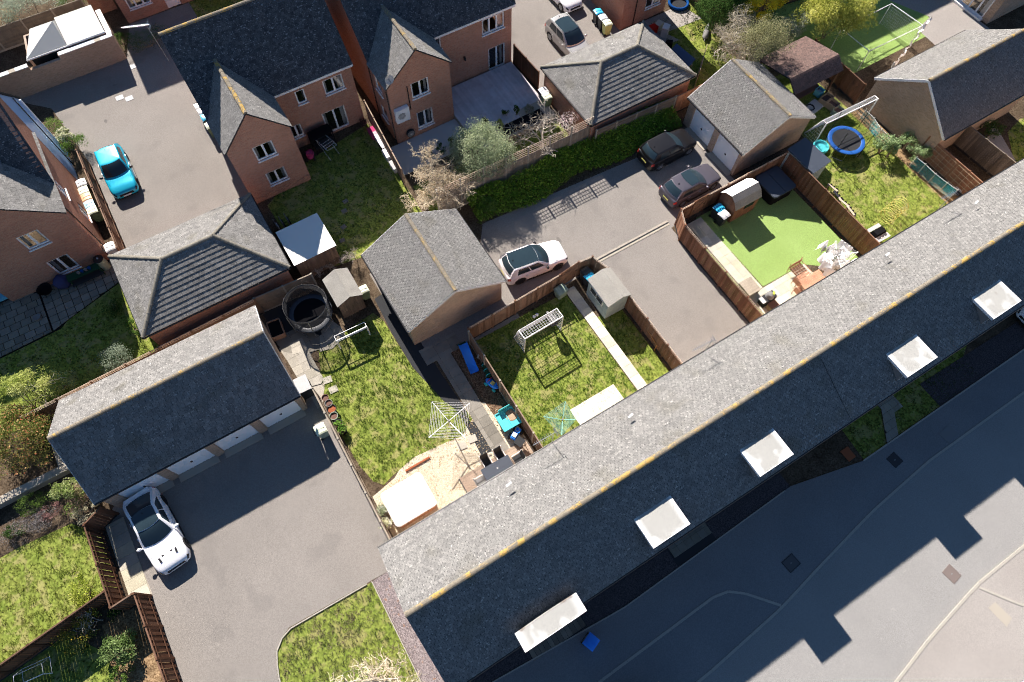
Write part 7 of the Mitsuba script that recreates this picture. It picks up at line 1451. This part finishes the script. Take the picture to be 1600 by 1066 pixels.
q = P(484, 240, .4); k = thing('toy_car', 'pink ride-on toy car against the brick wing', 'toy'); M = place((q[0], q[1], 0), 1.2); part(k, 'body', MB().ell((0, 0, .32), (.45, .26, .2), 2).box((-.15, 0, .55), (.3, .4, .25)), 'm_pink', M=M, smooth=40)
for x in (-.28, .28):
    for s in (-1, 1): part(k, 'wheel', MB().tube([(x, s * .2, .12), (x, s * .28, .12)], .12, 12), 'm_dark', M=M)
for i, (px, py, m, lab) in enumerate(((582, 206, 'm_pink', 'pink storage tub along the slim fence'), (590, 212, 'u_lid_grey', 'grey toy box along the slim fence'), (605, 240, 'u_lid_grey', 'pale grey bicycle trailer box along the slim fence'), (598, 225, 'm_dark', 'dark storage chest along the slim fence'), (616, 258, 'm_lightgrey', 'pale bag at the lower end of the slim fence'))):
    q = P(px, py, .4); k = thing('storage_tub', lab, 'storage box'); M = place((q[0], q[1], 0), 1.6); part(k, 'tub', MB().box((0, 0, .22), (.75, .42, .42), taper=1.08), m, M=M); part(k, 'lid', MB().box((0, 0, .46), (.82, .48, .05)), 'm_white' if i % 2 else m, M=M)
c, w, d, rot = rectpx([(431, 365), (458, 352), (444, 332), (428, 342)], .7); k = thing('stacked_chairs', 'grey folding chairs leaning behind the white flat-roofed shed', 'chair'); M = place((*c, 0), rot)
for i in range(3): f = MB().box((-.4 + .4 * i, 0, .45), (.04, .5, .9)).box((-.4 + .4 * i, .2, .85), (.05, .1, .5)); part(k, 'frame', f, 'm_grey', M=M); part(k, 'seat', MB().box((-.33 + .4 * i, 0, .5), (.06, .42, .4)), 'm_dark' if i else 'm_lightgrey', M=M)
# left house patio furniture
k = thing('garden_sofa', 'turquoise cushioned garden seat at the left edge patio', 'sofa'); c, w, d, rot = rectpx([(-8, 475), (18, 462), (8, 437), (-18, 448)], .45); M = place((*c, 0), rot); part(k, 'cushion', MB().box((0, 0, .45), (w, d, .14)).box((0, d / 2 - .08, .65), (w, .14, .4)), 'm_sky', M=M); part(k, 'frame', MB().box((0, 0, .3), (w + .06, d + .06, .06)).box((-w / 2, -d / 2, .15), (.06, .06, .3)).box((w / 2, -d / 2, .15), (.06, .06, .3)), 'm_dark', M=M)
c, w, d, rot = rectpx([(108, 440), (157, 418), (149, 411), (101, 432)], .9); k = thing('potting_bench', 'long dark green bench against the left house wall', 'bench'); M = place((*c, 0), rot); part(k, 'top', MB().box((0, 0, .88), (w, max(d, .35), .05)), 'm_darkgreen', M=M); part(k, 'shelf', MB().box((0, -.1, .4), (w, max(d, .35), .04)), 'm_dark', M=M)
for x in (-1, 1):
    for y in (-1, 1): part(k, 'leg', MB().box((x * (w / 2 - .05), y * .14, .43), (.06, .06, .86)), 'm_darkgreen', M=M)
for j in range(4): part(k, 'pot', MB().lathe([(0, .9), (.07, .9), (.1, 1.05), (0, 1.03)], (-w * .1 + .22 * j, -.02, .02), 12), 'm_blue' if j % 2 else 'm_grey', M=M)
q = P(96, 440, .5); whole('covered_planter', MB().ell((q[0], q[1], .45), (.5, .45, .5), 2, rough=.3), 'm_bluecover', 'dark blue covered planter by the left house wall', 'planter', smooth=40) if flat('m_bluecover', (.05, .055, .13)) is None else None
q = P(70, 453, .4); k = thing('fire_bowl', 'dark metal fire bowl on the square slabs', 'fire bowl'); part(k, 'bowl', MB().lathe([(0, .25), (.3, .3), (.42, .5), (.45, .5), (.33, .26), (0, .2)], (q[0], q[1], 0), 18), 'm_black', smooth=35)
for a in range(3): part(k, 'leg', MB().tube([(q[0] + .25 * math.cos(a * 2.1), q[1] + .25 * math.sin(a * 2.1), .3), (q[0] + .4 * math.cos(a * 2.1), q[1] + .4 * math.sin(a * 2.1), 0)], .02, 5), 'm_black')
q = P(153, 405, 1.0); k = thing('water_butt', 'pale green water butt with black lid at the left house corner', 'water butt'); part(k, 'barrel', MB().lathe([(.0, .01), (.26, .01), (.31, .5), (.28, .98), (0, .98)], (q[0], q[1], 0), 22), 'm_sage', smooth=35); part(k, 'lid', MB().lathe([(.30, .96), (.31, 1.02), (.12, 1.05), (.10, 1.07), (0, 1.07)], (q[0], q[1], 0), 22), 'u_black', smooth=35); part(k, 'cap', MB().lathe([(.06, 1.07), (.06, 1.1), (0, 1.1)], (q[0], q[1], 0), 12), 'm_lightgrey')
q = P(59, 497, .15); whole('plant_pot', MB().lathe([(0, .01), (.16, .01), (.22, .28), (.2, .28), (0, .24)], (q[0], q[1], 0), 18), 'm_grey', 'grey pot at the patio corner by the shaded left lawn', 'pot', smooth=35)
# garden room at the top left behind the wall
gw = thing('garden_wall', 'long brick garden wall with pale coping along the drive top', 'wall')
wall(gw, (-14, 49.05), (-3.7, 49.05), [(0, 0), (10.3, 0), (10.3, 2.05), (0, 2.05)], 'brick_buff', [(4.3, 6.4, 1.75, 2.1)]); wall(gw, (-3.7, 49.295), (-3.7, 52.2), [(0, 0), (2.9, 0), (2.9, 2.05), (0, 2.05)], 'brick_buff')
for i in range(24):
    x = -14 + i * .43
    if not (4.25 < x + 14 < 6.3): part(gw, 'coping', MB().bb(x, x + .42, 49.0, 49.36, 2.053, 2.11), 'm_white' if i % 7 else 'm_concrete')
for i in range(7): part(gw, 'coping', MB().bb(-4.0, -3.64, 49.37 + i * .41, 49.77 + i * .41, 2.053, 2.11), 'm_white')
k = thing('garden_room', 'lean-to garden room with pale grey hipped and flat roof behind the wall', 'outbuilding')
mb = MB(); hp = [(-9.6, 49.6, 2.2), (-6.75, 49.6, 2.2), (-6.75, 52.6, 2.2), (-8.6, 52.6, 2.2)]; ap = (-6.8, 51.2, 3.1); mb.add(hp + [ap], [[0, 1, 4], [2, 3, 4], [3, 0, 4], [1, 2, 4]]); part(k, 'hipped_roof', mb, 'm_palesheet') if flat('m_palesheet', (.46, .47, .45), .6) is None else None
mb = MB(); mb.add([(-6.72, 49.5, 2.25), (-4.05, 49.5, 2.25), (-4.05, 52.4, 2.5), (-6.72, 52.4, 2.5), (-6.72, 49.5, 2.15), (-4.05, 49.5, 2.15), (-4.05, 52.4, 2.4), (-6.72, 52.4, 2.4)], [[0, 1, 2, 3], [7, 6, 5, 4], [0, 4, 5, 1], [1, 5, 6, 2], [0, 3, 7, 4]]); part(k, 'flat_roof', mb, 'm_palesheet')
for a, b in (((-9.5, 49.65), (-4.2, 49.65)), ((-9.2, 52.3), (-9.5, 49.9)), ((-4.2, 52.3), (-9.2, 52.3))): L = math.hypot(b[0] - a[0], b[1] - a[1]); wall(k, a, b, [(0, 0), (L, 0), (L, 2.1), (0, 2.1)], 'brick_buff', th=.15)
part(k, 'window', MB().bb(-9.3, -7.0, 49.60, 49.64, 1.5, 2.0), 'u_glass'); part(k, 'gutter', MB().tube([(-9.6, 49.55, 2.15), (-4.0, 49.5, 2.18)], .05, 8), 'u_white', smooth=True)
k = thing('low_wall', 'low grey wall with pale coping beside the photinia bed', 'wall'); part(k, 'wall', MB().bb(-26, -16.0, 19.75, 20.05, 0, .55).bb(-16.3, -16.0, 20.06, 22.4, 0, .55), 'm_concrete')
for i in range(12): part(k, 'coping', MB().bb(-26 + i * .84, -25.17 + i * .84, 19.68, 20.12, .553, .61), 'm_concrete')
for i in range(3): part(k, 'coping', MB().bb(-16.38, -15.92, 20.14 + i * .76, 20.88 + i * .76, .553, .61), 'm_concrete')
q = P(66, 690, .4); whole('compost_bag', MB().ell((q[0], q[1], .25), (.35, .5, .28), 2, rough=.4), 'm_black', 'black sack against the low wall end', 'sack', smooth=40)
# solar panel, pots and parasol behind house corner
k = thing('solar_panel', 'dark tilted solar panel at the hipped garage eave', 'solar panel'); a = [P(x, y, 1.9) for x, y in ((1051, 75), (1081, 100), (1078, 104), (1048, 79))]; c_ = (a[0] + a[1]) / 2; d = a[1] - a[0]; L = np.linalg.norm(d); rot = math.atan2(d[1], d[0]); M = place((c_[0] + .25, c_[1] + .25, 0), rot); part(k, 'panel', MB().box((0, 0, 1.55), (L, .9, .04), tilt=[[1, 0, 0], [0, .8, -.6], [0, .6, .8]]), 'u_solar', M=M) if flat('u_solar', (.03, .05, .12), .15) is None else None
part(k, 'frame', MB().box((-L / 2, .1, .75), (.05, .05, 1.5)).box((L / 2, .1, .75), (.05, .05, 1.5)), 'u_alu', M=M)
k = thing('folded_parasol', 'grey folded parasol lying on the shaded lawn', 'parasol'); a, b = P(1101, 61, .2), P(1107, 36, .2); part(k, 'canopy', MB().tube([a + (b - a) * t for t in (0, .1, .4, .8, 1)], [.05, .22, .25, .12, .03], 10), 'm_grey', smooth=True); part(k, 'pole', MB().tube([a - (b - a) * .15, b], .03, 6), 'u_alu')
for i, (px, py, s, m, lab) in enumerate(((1021, 42, .5, 'm_red', 'red box under the house corner window'), (1030, 37, .5, 'm_cream', 'cream tub under the house corner window'), (1041, 42, .8, 'm_lightgrey', 'grey covered barbecue by the house corner'), (1046, 66, .4, 'm_black', 'black pot on the paving strip'))):
    q = P(px, py, s); k = thing('garden_box', lab, 'storage box'); M = place((q[0], q[1], 0), .3 * i); part(k, 'box', MB().box((0, 0, s / 2), (.6 if i < 3 else .45, .5, s), taper=.92), m, M=M); part(k, 'lid', MB().box((0, 0, s + .03), (.62 if i < 3 else .4, .5, .06)), m if i != 2 else 'm_white', M=M)
k = thing('paddling_pool', 'round blue ring pool in the shade at the top edge', 'paddling pool'); q = P(1061, 2, .3); part(k, 'ring', MB().tube(circle(.75, .16, 30, (q[0], q[1])), .11, 8, closed=True), 'm_blue', smooth=True); part(k, 'liner', MB().lathe([(0, .05), (.85, .06)], (q[0], q[1], 0), 24), 'm_dark')
k = thing('swing_frame', 'pale tube swing frame at the top edge', 'swing'); a, b = P(1102, 12, 0), P(1118, 0, 0); part(k, 'leg', MB().tube([a, a + [.3, .4, 1.8]], .04, 6).tube([b, b + [-.1, .3, 1.8]], .04, 6), 'm_sky'); part(k, 'top_bar', MB().tube([a + [.3, .4, 1.8], b + [1, .8, 1.8]], .04, 6), 'm_sky')
k = thing('gate_screen', 'timber screen leaning at the hipped garage corner', 'screen'); a, b = P(1090, 122, 1.0), P(1101, 82, 1.0)
for j in range(7):
    q = a + (b - a) * (j + .5) / 7; dd = (b - a) / np.linalg.norm(b - a); bm = MB().box((q[0], q[1], .9), (np.linalg.norm(b - a) / 7 * .9, .03, 1.75), math.atan2(dd[1], dd[0])); part(k, 'board', bm, 'wood', uv=uvc(bm, 1.4, .7))
# door canopy beside far dormers, right yard shed
k = thing('lawn_edging_frame', 'small white timber hurdle in the strip lawn', 'hurdle'); a, b = P(1010, 517, .5), P(1025, 542, .5); part(k, 'frame', MB().tube([(a[0], a[1], 0), (a[0], a[1], .7), (b[0], b[1], .7), (b[0], b[1], 0)], .025, 6), 'm_orangewood')
for (px, py, lab) in ((845.5, 468, 'white football by the netted goal, left one'), (850, 465, 'white football by the netted goal, right one')):
    q = P(px - 11, py + 27, .11); whole('football', MB().ell((q[0], q[1], .11), (.11, .11, .11), 2), 'u_white', lab, 'ball', smooth=True)
q = P(867, 509, .7); k = thing('target_ring', 'dark hoop net target hanging in the goal', 'hoop'); part(k, 'hoop', MB().tube([(q[0] + .33 * math.cos(t), q[1] + .02, 1.0 + .33 * math.sin(t)) for t in np.linspace(0, 2 * math.pi, 24)], .018, 5), 'm_dark'); part(k, 'bag', MB().lathe([(.32, 0), (.22, .5), (.05, .9)], (0, 0, 0), 12), 'm_grey', M=np.array([[1, 0, 0, q[0]], [0, 0, 1, q[1] + .02], [0, 1, 0, 1.0], [0, 0, 0, 1.]])); part(k, 'hanging_strap', MB().tube([(q[0], q[1] + .02, 1.33), (q[0], q[1] + .05, 1.83)], .01, 4), 'm_dark')
k = thing('garden_hose', 'thin dark hose curling over the slab path', 'hose'); part(k, 'hose', MB().tube([P(x, y, .03) for x, y in ((480, 552), (487, 563), (497, 565), (504, 560), (505, 548), (498, 538))], .02, 6), 'm_black', smooth=True)
